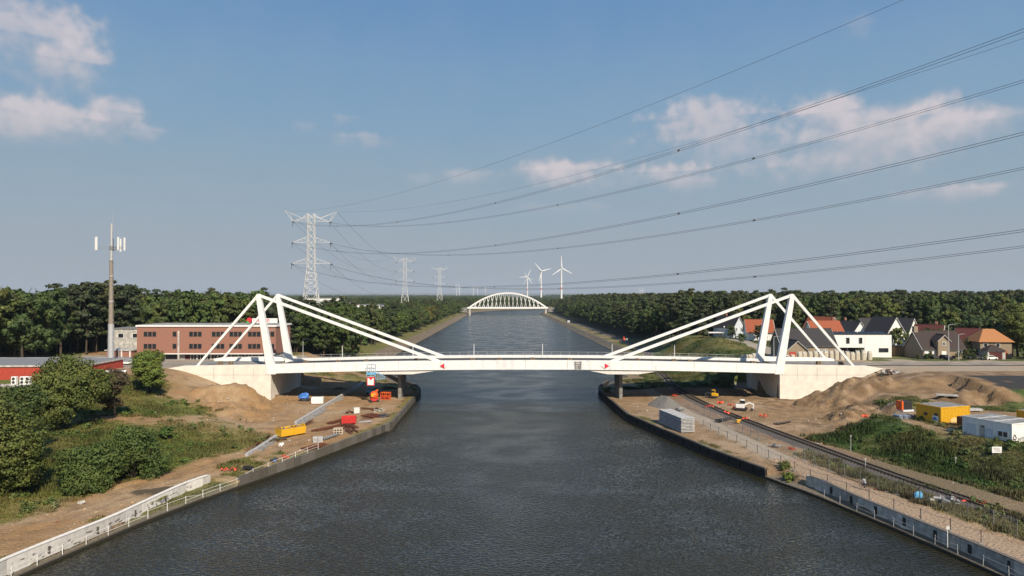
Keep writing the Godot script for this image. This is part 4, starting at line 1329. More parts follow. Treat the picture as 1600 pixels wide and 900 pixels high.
func make_mast() -> void:
	var o := thing("phone_mast", "tall brown and grey tubular phone mast with white panel antennas", "mast", on(-111.5, -190.0) * Vector3(1, 0, 1) + Vector3(0, 8.4, 0))
	var parts := [[0, 13.0, 0.85, 0.75, "galvanised"], [13.0, 26.5, 0.66, 0.52, "mast_brown"], [26.5, 31.0, 0.5, 0.46, "mast_brown"], [31.0, 40.8, 0.4, 0.3, "galvanised"]]
	mat("mast_brown", Color(0.36, 0.31, 0.25), 0.8, "stain", 0.4)
	for q in parts:
		var g := Geo.new()
		g.tube(Vector3(0, q[0], 0), Vector3(0, q[1], 0), q[2], q[3], 14)
		part("mast_section", g, M[q[4]], o)
	for y in [13.0, 26.5, 31.0, 19.5]:
		var g := Geo.new()
		g.tube(Vector3(0, y - 0.15, 0), Vector3(0, y + 0.15, 0), 0.78 if y < 15 else 0.66, 0.78 if y < 15 else 0.66, 14)
		part("flange", g, M.galvanised, o)
	var g := Geo.new()
	g.tube(Vector3(0, 40.8, 0), Vector3(0, 41.1, 0), 0.34, 0.34, 10)
	g.tube(Vector3(0.35, 39.5, 0), Vector3(0.35, 44.5, 0), 0.04, 0.03, 6)
	g.tube(Vector3(0.35, 39.6, 0), Vector3(0.7, 39.6, 0), 0.03, 0.03, 5)
	part("lightning_rod", g, M.galvanised, o)
	g = Geo.new()
	for k in 3:
		var a := 0.35 + TAU * k / 3.0
		var d := Vector3(cos(a), 0, sin(a))
		for y in [34.0, 34.6]: g.beam(Vector3(0, y, 0), d * 3.6 + Vector3(0, y, 0), 0.12, 0.12)
		var s := Vector3(-d.z, 0, d.x)
		g.beam(d * 3.5 - s * 1.1 + Vector3(0, 34.3, 0), d * 3.5 + s * 1.1 + Vector3(0, 34.3, 0), 0.12, 0.12)
	g.tube(Vector3(0, 33.8, 0), Vector3(0, 34.9, 0), 0.52, 0.52, 12)
	part("antenna_platform", g, M.grey, o)
	for k in 3:
		var a := 0.35 + TAU * k / 3.0
		var d := Vector3(cos(a), 0, sin(a))
		var s := Vector3(-d.z, 0, d.x)
		for j in [-1.0, 0.35, 1.0]:
			var p: Vector3 = d * 3.7 + s * j
			g = Geo.new()
			if j == 0.35: g.tube(p + Vector3(0, 33.6, 0), p + Vector3(0, 37.5, 0), 0.05, 0.05, 6)
			else: g.bevel(p + Vector3(0, 35.4, 0), Vector3(0.45, 3.6, 0.3), 0.06, Basis(Vector3.UP, -a + PI / 2))
			part("antenna", g, M.white if j != 0.35 else M.galvanised, o)
	g = Geo.new()
	for k in 30: g.box(Vector3(0.72 - 0.011 * k, 3.0 + k, 0.4), Vector3(0.06, 0.5, 0.06))
	part("cable_clip", g, M.grey, o)

func street_lamp(at: Vector3, h: float, label: String) -> void:
	var o := thing("street_lamp", label, "street lamp", at, 0.0, "street lamps around the bridge")
	var g := Geo.new()
	g.tube(Vector3.ZERO, Vector3(0, h, 0), 0.13, 0.07, 8)
	part("post", g, M.galvanised, o)
	g = Geo.new()
	g.beam(Vector3(0, h, 0), Vector3(1.3, h + 0.25, 0), 0.09, 0.09)
	part("arm", g, M.galvanised, o)
	part("lamp_head", gbox(Vector3(1.5, h + 0.2, 0), Vector3(0.7, 0.14, 0.3)), M.grey, o)
# ---------------------------------------------------------------- buildings
# a window: recessed dark pane in a frame, set in the plane z = 0 of its wall, looking along +z
func window(parent: Node, at: Vector3, w: float, h: float, frame: Material, b := Basis(), mull := 1, mat_pane: Material = null) -> void:
	var g := Geo.new()
	var t := 0.1
	for s in [-1.0, 1.0]:
		g.box(at + b * Vector3(s * (w / 2 - t / 2), 0, 0.04), Vector3(t, h, 0.14), b)
		g.box(at + b * Vector3(0, s * (h / 2 - t / 2), 0.041), Vector3(w - 2 * t, t, 0.139), b)
	for k in range(1, mull): g.box(at + b * Vector3(-w / 2 + w * k / mull, 0, 0.039), Vector3(t, h - 2 * t, 0.137), b)
	var f := part("window", g, frame, parent)
	part("pane", gbox(at + b * Vector3(0, 0, 0.005), Vector3(w - 2 * t, h - 2 * t, 0.05), b), mat_pane if mat_pane else M.glass, f if parent.get_parent() == self else parent)

func gable_house(nm: String, label: String, at: Vector3, turn: float, w: float, l: float, eave: float, ridge: float, wall: Material, roof: Material, opts := {}) -> Node3D:
	# gables at +z and -z, ridge along z
	var o: Node3D
	if opts.has("parent"):   # a wing of another house
		var host: Node3D = opts.parent
		o = Node3D.new()
		o.name = nm
		host.add_child(o, true)
		o.transform = host.transform.affine_inverse() * Transform3D(Basis(Vector3.UP, turn), at)
	else: o = thing(nm, label, "house", at, turn)
	var g := Geo.new()
	g.poly(PackedVector2Array([Vector2(-w / 2, -1.0), Vector2(w / 2, -1.0), Vector2(w / 2, eave), Vector2(0, ridge), Vector2(-w / 2, eave)]), l / 2, -l / 2)
	part("wall", g, wall, o)
	var rf: MeshInstance3D
	for s in [-1.0, 1.0]:
		g = Geo.new()
		var d := Vector2(s * w / 2, eave - ridge)
		var ov := d.normalized() * 0.45
		var up: Vector2 = Vector2(-d.y, d.x).normalized() * s * 0.22
		if up.y < 0: up = -up
		var a := Vector2(0, ridge + 0.03)
		var e := a + d + ov
		var pts := PackedVector2Array([a, e, e + up, a + up])
		g.poly(pts, l / 2 + 0.35, -l / 2 - 0.35)
		rf = part("roof", g, roof, o)
		for z in [l / 2 + 0.36, -l / 2 - 0.36]:
			g = Geo.new()
			g.beam(Vector3(a.x, a.y - 0.02, z), Vector3(e.x, e.y - 0.02, z), 0.07, 0.26, Vector3.BACK)
			part("verge_board", g, M.white, o)
		g = Geo.new()
		g.beam(Vector3(e.x + s * 0.06, e.y, l / 2 + 0.3), Vector3(e.x + s * 0.06, e.y, -l / 2 - 0.3), 0.14, 0.13)
		part("gutter", g, M.grey, o)
	g = Geo.new()
	g.beam(Vector3(0, ridge + 0.28, l / 2 + 0.34), Vector3(0, ridge + 0.28, -l / 2 - 0.34), 0.34, 0.14)
	part("ridge_cap", g, roof, o)
	if opts.get("chimney", 0.0) != 0.0:
		var cz: float = opts.chimney
		g = Geo.new()
		g.bevel(Vector3(0.5, ridge + 0.3, cz), Vector3(0.8, 2.2, 0.8), 0.06)
		part("chimney", g, M.brick, rf)
	for q in opts.get("front", []):   # windows on the +z gable: [x, y, w, h]
		window(o, Vector3(q[0], q[1], l / 2), q[2], q[3], M.white if q.size() < 5 else M.grey, Basis(), 2)
	for q in opts.get("left", []):
		window(o, Vector3(-w / 2, q[1], q[0]), q[2], q[3], M.white, Basis(Vector3.UP, -PI / 2), 2)
	for q in opts.get("right", []):
		window(o, Vector3(w / 2, q[1], q[0]), q[2], q[3], M.white, Basis(Vector3.UP, PI / 2), 2)
	for q in opts.get("skylight", []):  # [side, along, down fraction]
		var d := Vector2(q[0] * w / 2, eave - ridge)
		var c: Vector2 = Vector2(0, ridge + 0.03) + d * q[2]
		var ang := atan2(d.y, d.x)
		var b := Basis(Vector3.BACK, ang)
		g = Geo.new()
		g.box(Vector3(c.x, c.y, q[1]) + b * Vector3(0, 0.24 * q[0], 0), Vector3(1.0, 0.12, 0.9), b)
		part("skylight", g, M.blueish_white, o)
	return o

func make_buildings() -> void:
	# --- red brick block behind the west approach
	var o := thing("brick_building", "long three-storey red brick office block with white roof edge behind the west abutment", "building", Vector3(-95.5, 8.4, -213.5), 0.0)
	part("wall", gbox(Vector3(0, 7.15, -7), Vector3(43.4, 8.5, 14)), M.brick, o)
	part("ground_floor_wall", gbox(Vector3(0, 1.2, -7.6), Vector3(42.6, 3.3, 12.6)), M.off_white, o)
	var g := Geo.new()
	g.box(Vector3(0, 11.55, -7), Vector3(44.0, 0.5, 14.6))
	var rf := part("roof_edge", g, M.white, o)
	part("roof", gbox(Vector3(0, 11.85, -7), Vector3(43.0, 0.12, 13.6)), M.roof_gravel, o)
	part("plinth_band", gbox(Vector3(4.2, 2.86, 0.12), Vector3(34.8, 0.28, 0.3)), M.white, o)
	g = Geo.new()
	g.box(Vector3(-8.6, 5.2, 0.1), Vector3(0.5, 9.6, 0.3))
	part("downpipe", g, M.off_white, o)
	for row in 2:
		for q in [[-17.6, 3], [-9.9, 1], [-3.4, 3], [3.7, 3], [9.2, 3], [15.0, 3], [20.0, 2]]:
			for k in q[1]:
				window(o, Vector3(q[0] + (k - (q[1] - 1) / 2.0) * 1.35, 9.0 - 3.8 * row, 0.0), 1.15, 1.5, M.dark_grey)
	for k in 12: window(o, Vector3(-4.5 + 2.15 * k, 1.35, -1.3), 1.9, 2.3, M.white, Basis(), 2)
	window(o, Vector3(-11.5, 1.4, -1.3), 3.6, 2.6, M.dark_grey, Basis(), 3)
	part("door", gbox(Vector3(-6.4, 1.1, -1.22), Vector3(1.6, 2.6, 0.1)), M.maroon_roof, o)
	# roof sign: a red mark and red letters on a white board
	var sg := thing("roof_sign", "white rooftop board with red lettering and a red-green mark", "sign", Vector3(-80.0, 20.45, -217.0))
	part("board", gbox(Vector3(1.5, 1.0, 0), Vector3(8.0, 1.5, 0.25)), M.white, sg)
	g = Geo.new()
	for x in [-1.5, 4.5]: g.beam(Vector3(x, -0.3, -0.2), Vector3(x, 0.4, -0.2), 0.12, 0.12)
	part("support", g, M.grey, sg)
	g = Geo.new()
	g.tube(Vector3(-3.4, 1.2, -0.1), Vector3(-3.4, 1.2, 0.15), 0.8, 0.8, 14)
	part("red_mark", g, M.sign_red, sg)
	g = Geo.new()
	g.tube(Vector3(-3.9, 0.55, -0.1), Vector3(-3.9, 0.55, 0.16), 0.4, 0.4, 12)
	mat("leaf_green", Color(0.05, 0.3, 0.05), 0.6)
	part("green_mark", g, M.leaf_green, sg)
	var xx := -1.9
	for k in 6:   # unreadable from here: letter-sized strokes
		g = Geo.new()
		g.box(Vector3(xx, 1.0, 0.15), Vector3(0.2, 0.95, 0.06))
		g.box(Vector3(xx + 0.32, 1.0 + 0.4 * (1 if k % 2 else -1), 0.151), Vector3(0.5, 0.18, 0.06))
		if k % 3: g.box(Vector3(xx + 0.5, 1.0, 0.149), Vector3(0.18, 0.9, 0.06))
		part("letter", g, M.sign_red, sg)
		xx += 0.85
	# --- small annex with a red wall west of the mast, and the pale house behind
	o = thing("annex", "small red brick annex with white posts between mast and brick block", "building", Vector3(-122.0, 8.4, -212.0))
	part("wall", gbox(Vector3(0, 1.8, -4), Vector3(8.0, 4.2, 8)), M.brick, o)
	part("roof", gbox(Vector3(0, 4.05, -4), Vector3(8.6, 0.3, 8.6)), M.off_white, o)
	for x in [-2.5, 1.0, 3.6]: part("post", gbox(Vector3(x, 1.8, 0.15), Vector3(0.3, 4.2, 0.28)), M.white, o)
	o = thing("pale_house", "low pale grey flat-roofed house left of the brick block", "house", Vector3(-130.0, 8.6, -235.0))
	part("wall", gbox(Vector3(0, 4.6, -5), Vector3(15.0, 9.5, 10)), M.off_white, o)
	part("roof", gbox(Vector3(0, 9.45, -5), Vector3(15.6, 0.25, 10.6)), M.grey, o)
	for x in [-4.5, 0.5, 4.5]: window(o, Vector3(x, 7.0, 0), 2.0, 1.6, M.white)
	# --- red sheds at the west edge
	o = thing("red_shed", "low red shed with flat grey roof at the west edge of the view", "building", Vector3(-124.0, 6.4, -162.0), 0.06)
	part("wall", gbox(Vector3(0, 2.5, -9), Vector3(44.0, 7.6, 18)), M.red_paint, o)
	part("roof_edge", gbox(Vector3(0, 6.4, -9), Vector3(44.5, 0.34, 18.5)), M.off_white, o)
	part("roof", gbox(Vector3(0, 6.6, -9), Vector3(43.6, 0.1, 17.6)), M.grey, o)
	part("door", gbox(Vector3(8.0, -0.4, 0.06), Vector3(3.0, 2.6, 0.2)), M.maroon_roof, o)
	var pr := thing("porch_roof", "flat beige lower roof in front of the red shed", "roof", Vector3(-112.0, 7.9, -157.5), 0.06)
	part("slab", gbox(Vector3(0, 1.0, -1), Vector3(26, 0.35, 6.0)), M.off_white, pr)
	for x in [-11.0, -3.0, 5.0, 11.0]: part("post", gbox(Vector3(x, -0.95, 1.2), Vector3(0.3, 3.6, 0.3)), M.maroon_roof, pr)
	part("back_wall", gbox(Vector3(0, -1.0, -3.3), Vector3(25, 3.6, 0.3)), M.red_paint, pr)
	var ac: Node3D
	for k in 3:
		var lb: String = "white air conditioning unit on the beige porch roof, " + ["widest and apart from the other two", "middle of three", "closest to the olive tree"][k]
		if k == 0:
			ac = thing("air_conditioner", lb, "air conditioner", Vector3(-114.8, 9.05, -157.8), 0.06, "air conditioners on the shed's porch")
			var b := Geo.new()
			b.bevel(Vector3(0, 0.95, 0), Vector3(1.1, 1.8, 0.9), 0.05)
			part("case", b, M.white, ac)
			for y in [0.55, 1.35]:
				b = Geo.new()
				b.tube(Vector3(0, y, 0.42), Vector3(0, y, 0.48), 0.36, 0.36, 14)
				part("fan", b, M.dark_grey, ac)
		else: dup(ac, Vector3(-114.8 + [0, 1.9, 3.1][k], 9.05, -157.9), 0.06, lb)
	o = thing("grey_hall", "long low hall with a flat pale grey roof behind the red shed", "building", Vector3(-128.0, 8.0, -186.0), 0.03)
	part("wall", gbox(Vector3(0, 1.3, -9), Vector3(48.0, 3.4, 14)), M.grey, o)
	part("roof", gbox(Vector3(0, 3.1, -9), Vector3(49.0, 0.25, 15)), M.roof_gravel, o)
	part("roof_edge", gbox(Vector3(0, 3.0, -1.4), Vector3(49.2, 0.45, 0.3)), M.white, o)
	for q in [[-150, -300, 20, 7], [-118, -420, 34, 8], [-96, -436, 26, 7], [-128, -470, 22, 9]]:
		var lb: String = {-150: "white factory wall glimpsed between trees beyond the brick block", -118: "long pale factory roof behind the brick block's woods", -96: "pale industrial hall behind the west A-frame", -128: "furthest pale hall among the trees beyond the brick block"}[q[0]]
		o = thing("factory_hall", lb, "building", Vector3(q[0], 6, q[1]))
		part("wall", gbox(Vector3(0, q[3], 0), Vector3(q[2], q[3] * 2.0 + 6.0, 14)), M.white, o)
		part("roof", gbox(Vector3(0, q[3] * 2.0 + 3.15, 0), Vector3(q[2] + 0.6, 0.3, 14.6)), M.grey, o)

	# --- the village on the east side
	gable_house("gable_house", "pale blue house with a dark steep roof, left of the east A-frames", Vector3(99.0, 9.6, -312.0), 0.5, 7.0, 12.0, 5.2, 10.0, M.blueish_white, M.dark_roof, {"front": [[-1.6, 4.4, 1.0, 1.8], [1.4, 4.4, 1.0, 1.8], [0.0, 1.6, 1.0, 2.0], [-2.2, 1.5, 0.9, 1.6]], "chimney": -2.0})
	var cp := thing("carport", "flat white carport roof beside the pale blue house", "carport", Vector3(91.0, 9.6, -309.0), 0.2)
	part("roof", gbox(Vector3(0, 2.9, 0), Vector3(7.5, 0.3, 5)), M.white, cp)
	for x in [-3.4, 3.4]:
		for z in [-2.2, 2.2]: part("post", gbox(Vector3(x, 1.3, z), Vector3(0.15, 3.0, 0.15)), M.grey, cp)
	gable_house("gable_house", "white house with weathered orange-red roof just left of the east pylons", Vector3(105.0, 9.6, -291.0), PI / 2 - 0.15, 9.5, 11.0, 4.2, 9.2, M.white, M.red_roof, {"left": [[-2, 2.2, 1.4, 1.3], [2, 2.2, 1.4, 1.3]]})
	# stone-walled house with dark roof, seen between the east pylons
	o = gable_house("bungalow", "yellow brick house with black tiled roof behind the east pylons", Vector3(92.0, 10.2, -216.0), PI / 2, 9.0, 17.0, 3.7, 8.6, M.yellow_brick, M.dark_roof, {"right": [], "left": []})
	for x in [3.1, 4.9, -7.0]: window(o, Vector3(-4.5, 1.9, x), 1.35, 1.6, M.white, Basis(Vector3.UP, -PI / 2), 2)
	var wing := gable_house("house_wing", "low yellow brick gabled wing in front of the black-roofed house", Vector3(86.6, 10.2, -210.0), 0.0, 6.4, 5.0, 2.6, 5.4, M.yellow_brick, M.dark_roof, {"front": [[0.9, 1.5, 1.2, 1.4]], "parent": o})
	part("garage_door", gbox(Vector3(-1.4, 0.9, 2.53), Vector3(2.0, 2.5, 0.08)), M.red_paint, wing)
	gable_house("gable_house", "big white-walled house with long bright orange-red roof behind the east backstay", Vector3(113.0, 10.2, -248.0), PI / 2 + 0.1, 11.0, 11.5, 3.6, 9.8, M.white, M.red_roof, {"chimney": 4.0, "left": [[-3, 1.6, 1.4, 1.4], [2, 1.6, 1.4, 1.4]]})
	gable_house("gable_house", "narrow white gable with red roof behind the long orange-red roof", Vector3(122.3, 10.2, -270.0), 0.4, 8.0, 12.0, 5.2, 10.6, M.white, M.red_roof, {"front": [[0.3, 6.2, 1.4, 1.4]]})
	gable_house("gable_house", "small white gable with black roof and a dead shrub in front", Vector3(129.6, 10.2, -262.0), 0.3, 8.4, 10.0, 4.2, 9.2, M.white, M.dark_roof, {"chimney": -3.0})
	gable_house("gable_house", "tall white gabled house with black roof behind the modern white house", Vector3(136.6, 10.2, -250.5), 0.35, 8.6, 9.5, 5.6, 11.2, M.white, M.dark_roof, {"front": [[-1.1, 6.6, 1.3, 1.5], [1.6, 6.6, 1.3, 1.5], [-2.2, 3.2, 1.2, 1.4], [2.0, 3.2, 1.2, 1.4]]})
	# modern white house
	o = thing("modern_house", "modern white two-box house with flat roof and a dark open ground floor", "house", Vector3(110.0, 10.2, -214.5), 0.0)
	part("upper_box", gbox(Vector3(-4.2, 4.95, -4.5), Vector3(9.6, 4.1, 9)), M.white, o)
	part("tall_box", gbox(Vector3(4.9, 3.4, -4.6), Vector3(8.5, 7.2, 9.2)), M.white, o)
	part("carport_wall", gbox(Vector3(-4.2, 1.35, -7.6), Vector3(9.2, 3.06, 2.6)), M.dark_grey, o)
	for x in [-8.6, -4.6]: part("column", gbox(Vector3(x, 1.4, -0.4), Vector3(0.3, 3.0, 0.3)), M.dark_grey, o)
	part("roof", gbox(Vector3(0.1, 7.05, -4.5), Vector3(18.2, 0.14, 9.3)), M.dark_roof, o)
	for x in [-4.6, -0.6]: window(o, Vector3(x, 5.1, 0), 1.1, 1.9, M.grey)
	window(o, Vector3(6.6, 2.1, 0), 3.0, 1.3, M.dark_grey, Basis(), 2)
	for k in 8: part("solar_panel", gbox(Vector3(-7.2 + 2.1 * k, 7.4, -3.0), Vector3(1.8, 0.08, 1.6), Basis(Vector3.RIGHT, 0.4)), M.glass, o)
	var sh := thing("garden_shed", "orange wooden garden shed beside the modern white house", "shed", Vector3(125.5, 10.2, -221.0))
	part("wall", gbox(Vector3(0, 1.4, 0), Vector3(5.0, 2.9, 3.2)), M.wood, sh)
	part("roof", gbox(Vector3(0, 2.95, 0), Vector3(5.4, 0.16, 3.6)), M.dark_roof, sh)
	sh = thing("garden_shed", "small orange shed half hidden under the east backstay", "shed", Vector3(101.0, 10.2, -224.0))
	part("wall", gbox(Vector3(0, 1.2, 0), Vector3(3.6, 2.6, 3.0)), M.wood, sh)
	part("roof", gbox(Vector3(0, 2.55, 0), Vector3(4.0, 0.14, 3.4)), M.dark_roof, sh)
	# dark-roofed bungalow with a dormer
	o = gable_house("bungalow", "wide cream house with dark brown roof and a gabled porch dormer", Vector3(132.2, 10.2, -214.0), PI / 2, 10.0, 12.8, 2.9, 8.0, M.yellow_brick, M.brown_roof, {})
	wing = gable_house("porch_dormer", "pointed entrance dormer in the middle of the dark brown roof", Vector3(131.3, 10.2, -209.5), 0.0, 3.5, 3.4, 5.6, 7.2, M.yellow_brick, M.brown_roof, {"front": [[0.0, 4.6, 1.1, 1.2]], "parent": o})
	part("door", gbox(Vector3(0, 1.2, 1.74), Vector3(1.4, 2.3, 0.08)), M.white, wing)
	part("garage_door", gbox(Vector3(-5.05, 1.3, -4.4), Vector3(0.1, 2.4, 3.4)), M.white, o)
	window(o, Vector3(-5.0, 1.7, 4.6), 1.6, 1.3, M.white, Basis(Vector3.UP, -PI / 2), 2)
	part("chimney", gbox(Vector3(0, 8.6, -6.0), Vector3(1.2, 2.0, 1.2)), M.yellow_brick, o)
	gable_house("gable_house", "maroon-roofed house with a small white end gable behind the cream house", Vector3(146.0, 10.2, -239.0), PI / 2 - 0.75, 8.0, 8.5, 4.0, 8.8, M.white, M.maroon_roof, {"chimney": 2.0})
	gable_house("gable_house", "dark maroon-roofed house with a bluish gable facing away, right of the cream house", Vector3(151.2, 10.2, -226.0), 0.95, 6.6, 7.0, 3.4, 8.2, M.blueish_white, M.maroon_roof, {"front": [[-1.3, 2.0, 1.2, 1.3], [1.3, 2.0, 1.2, 1.3]]})
	gable_house("gable_house", "small far white gable with dark roof above the maroon roofs", Vector3(160.0, 10.5, -282.0), 0.6, 8.0, 11.0, 4.2, 9.4, M.white, M.dark_roof, {})
	gable_house("gable_house", "far brown house under a dark roof left of the small far white gable", Vector3(153.5, 10.5, -290.0), PI / 2 - 0.2, 8.0, 10.0, 4.2, 9.0, M.yellow_brick, M.dark_roof, {})
	# orange-roofed house with hipped roof and garage
	o = thing("orange_roof_house", "brick house with orange hipped roof and a dark garage in front", "house", Vector3(147.2, 10.2, -207.0), -0.1)
	part("wall", gbox(Vector3(0, 2.4, -5), Vector3(9.0, 5.6, 8)), M.yellow_brick, o)
	g = Geo.new()
	g.hexa([Vector3(-5.2, 5.1, -0.4), Vector3(5.2, 5.1, -0.4), Vector3(5.2, 5.1, -9.6), Vector3(-5.2, 5.1, -9.6), Vector3(-1.6, 8.9, -4.8), Vector3(1.6, 8.9, -4.8), Vector3(1.6, 8.9, -5.2), Vector3(-1.6, 8.9, -5.2)])
	part("roof", g, M.orange_roof, o)
	part("garage", gbox(Vector3(-2.2, 1.2, 0.8), Vector3(5.0, 2.9, 4.6)), M.off_white, o)
	g = Geo.new()
	g.hexa([Vector3(-5.1, 2.66, 3.5), Vector3(0.7, 2.66, 3.5), Vector3(0.7, 2.66, -1.0), Vector3(-5.1, 2.66, -1.0), Vector3(-2.6, 4.4, 1.2), Vector3(-1.8, 4.4, 1.2), Vector3(-1.8, 4.4, 0.6), Vector3(-2.6, 4.4, 0.6)])
	part("garage_roof", g, M.brown_roof, o)
	part("garage_door", gbox(Vector3(-2.4, 1.2, 3.13), Vector3(3.6, 2.4, 0.08)), M.maroon_roof, o)
	part("door", gbox(Vector3(2.4, 1.3, -0.93), Vector3(1.3, 2.4, 0.1)), M.orange, o)
	for x in [-3.0, 0.5]: window(o, Vector3(x, 4.1, -1.0), 1.2, 1.2, M.white)
	# cars in front of the cream house
	car(Vector3(127.0, 10.25, -207.0), -1.4, M.dark_grey, "dark parked car left of the cream house's garage door")
	car(Vector3(129.4, 10.25, -204.0), -1.5, M.black, "black parked car in front of the white garage door")
	car(Vector3(138.5, 10.25, -205.0), 0.1, M.dark_grey, "dark car half hidden by shrubs beside the cream house")
	car(Vector3(142.3, 10.25, -203.5), 0.3, M.white, "small white car before the orange-roofed house's drive")
	# a few garden trees and hedges
	var spec := [[96, -300, 6.0, "rounded garden tree beside the weathered orange-red roof"], [102, -283, 6.5, "dark green garden tree before the white house left of the pylons"], [119, -226, 7.0, "garden tree behind the yellow brick house"], [124, -232, 6.0, "leafy garden tree right of the modern white house"], [126.6, -232, 3.6, "garden tree beside the tall white gable"], [141, -222, 7.5, "garden tree between the cream house and the maroon roof"], [143, -249, 6.5, "large garden tree behind the maroon roofs"], [156, -236, 10.0, "large dark garden tree behind the bluish gable"], [135.5, -207.5, 2.2, "clipped round bush by the cream house's porch"], [138.5, -208.5, 3.0, "bushy hedge plant beside the dark half-hidden car"], [141.5, -210.5, 3.6, "tall hedge plant right of the cream house"], [125.6, -256, 5.0, "tree behind the tall white gable's roof"], [108, -264, 8.0, "tree behind the long orange-red roof"], [147, -272, 7.0, "tree between the far white gable and maroon roofs"], [172, -268, 13.0, "tall tree behind the bluish gable house"], [170, -250, 12.0, "broad tree above the orange roof"], [166, -226, 14.0, "dark tree at the east edge behind the orange roof"], [92, -275, 4.0, "bush by the street bend left of the pylons"], [84, -300, 5.0, "bushy tree at the corner of the street left of the pylons"], [120.5, -203.0, 1.8, "low hedge plant on the verge right of the modern white house"], [123.5, -203.5, 2.0, "rounded hedge plant on the verge left of the parked cars"], [134.0, -202.0, 1.7, "low bush on the verge under the tall street lamp"], [136.5, -202.5, 2.3, "bush on the verge just right of the tall street lamp"], [139.5, -201.5, 2.0, "bush on the verge before the small white car"], [126.0, -206.0, 2.6, "tall hedge plant between the modern house and the cream house"],
		[117.0, -231.0, 4.5, "green tree just behind the modern white house's left box"], [124.0, -240.0, 5.0, "green tree between the orange-red roof and the tall white gable"], [141.5, -231.0, 8.0, "green tree behind the cream house's roof ridge"], [145.0, -214.0, 6.5, "green garden tree between the cream house and the orange roof"], [137.5, -243.0, 7.5, "green tree left of the maroon roof's white end"], [163.0, -222.0, 8.0, "green tree right behind the orange-roofed house"], [155.0, -250.0, 9.0, "taller green tree behind the maroon roofs"], [109.5, -229.0, 6.0, "small green tree between the yellow brick house and the modern house"], [133.0, -290.0, 9.0, "tree behind the small white gable"], [152.5, -203.5, 5.0, "bushy tree at the east edge before the orange-roofed house"], [156.0, -202.0, 7.0, "broad bush at the very east edge on the verge"], [160.0, -206.0, 10.0, "tall tree at the very east edge beside the orange roof"], [161.0, -234.0, 12.0, "tall tree filling the gap right of the bluish gable"]]
	for k in spec.size():
		var q: Array = spec[k]
		tree("leafy_tree" if q[2] > 5.0 else "bush", "oak%d" % (k % 5), k % 3, on(q[0], q[1], -0.3), q[2] * 1.2, 1.15, k * 1.7, q[3], "garden plants of the village")
	for q in [[-92.0, -250.0, 17.0], [-84.0, -262.0, 18.0], [-73.0, -256.0, 18.0], [-68.5, -248.0, 16.0], [-79.0, -248.0, 14.0], [-98.0, -266.0, 18.0], [-63.5, -262.0, 13.0]]:
		tree("pine_tree" if q[0] < -70.0 else "leafy_tree", "pine%d" % (int(-q[0]) % 3) if q[0] < -70.0 else "oak1", 1, on(q[0], q[1], -0.3), q[2], 0.95, q[0], "dark conifer just behind the brick block by the west pylons" if q[0] < -70.0 else "dense green tree behind the west end of the bridge", "conifers behind the west pylons" if q[0] < -70.0 else "green trees behind the west end of the bridge")

func car(at: Vector3, turn: float, paint: Material, label: String) -> void:
	var o := thing("parked_car", label, "car", at, turn)
	var g := Geo.new()
	g.poly(PackedVector2Array([Vector2(-2.1, 0.35), Vector2(2.1, 0.35), Vector2(2.15, 0.75), Vector2(1.2, 0.95), Vector2(-1.9, 0.98), Vector2(-2.15, 0.75)]), 0.85, -0.85)
	g.poly(PackedVector2Array([Vector2(-1.75, 0.97), Vector2(1.05, 0.94), Vector2(0.35, 1.46), Vector2(-1.3, 1.48)]), 0.72, -0.72)
	part("body", g, paint, o)
	g = Geo.new()
	g.poly(PackedVector2Array([Vector2(-1.55, 1.02), Vector2(0.85, 1.0), Vector2(0.3, 1.4), Vector2(-1.25, 1.42)]), 0.74, -0.74)
	part("side_window", g, M.glass, o)
	for x in [-1.35, 1.35]:
		for z in [-0.8, 0.8]:
			g = Geo.new()
			g.tube(Vector3(x, 0.33, z - 0.1), Vector3(x, 0.33, z + 0.1), 0.33, 0.33, 12)
			part("wheel", g, M.black, o)
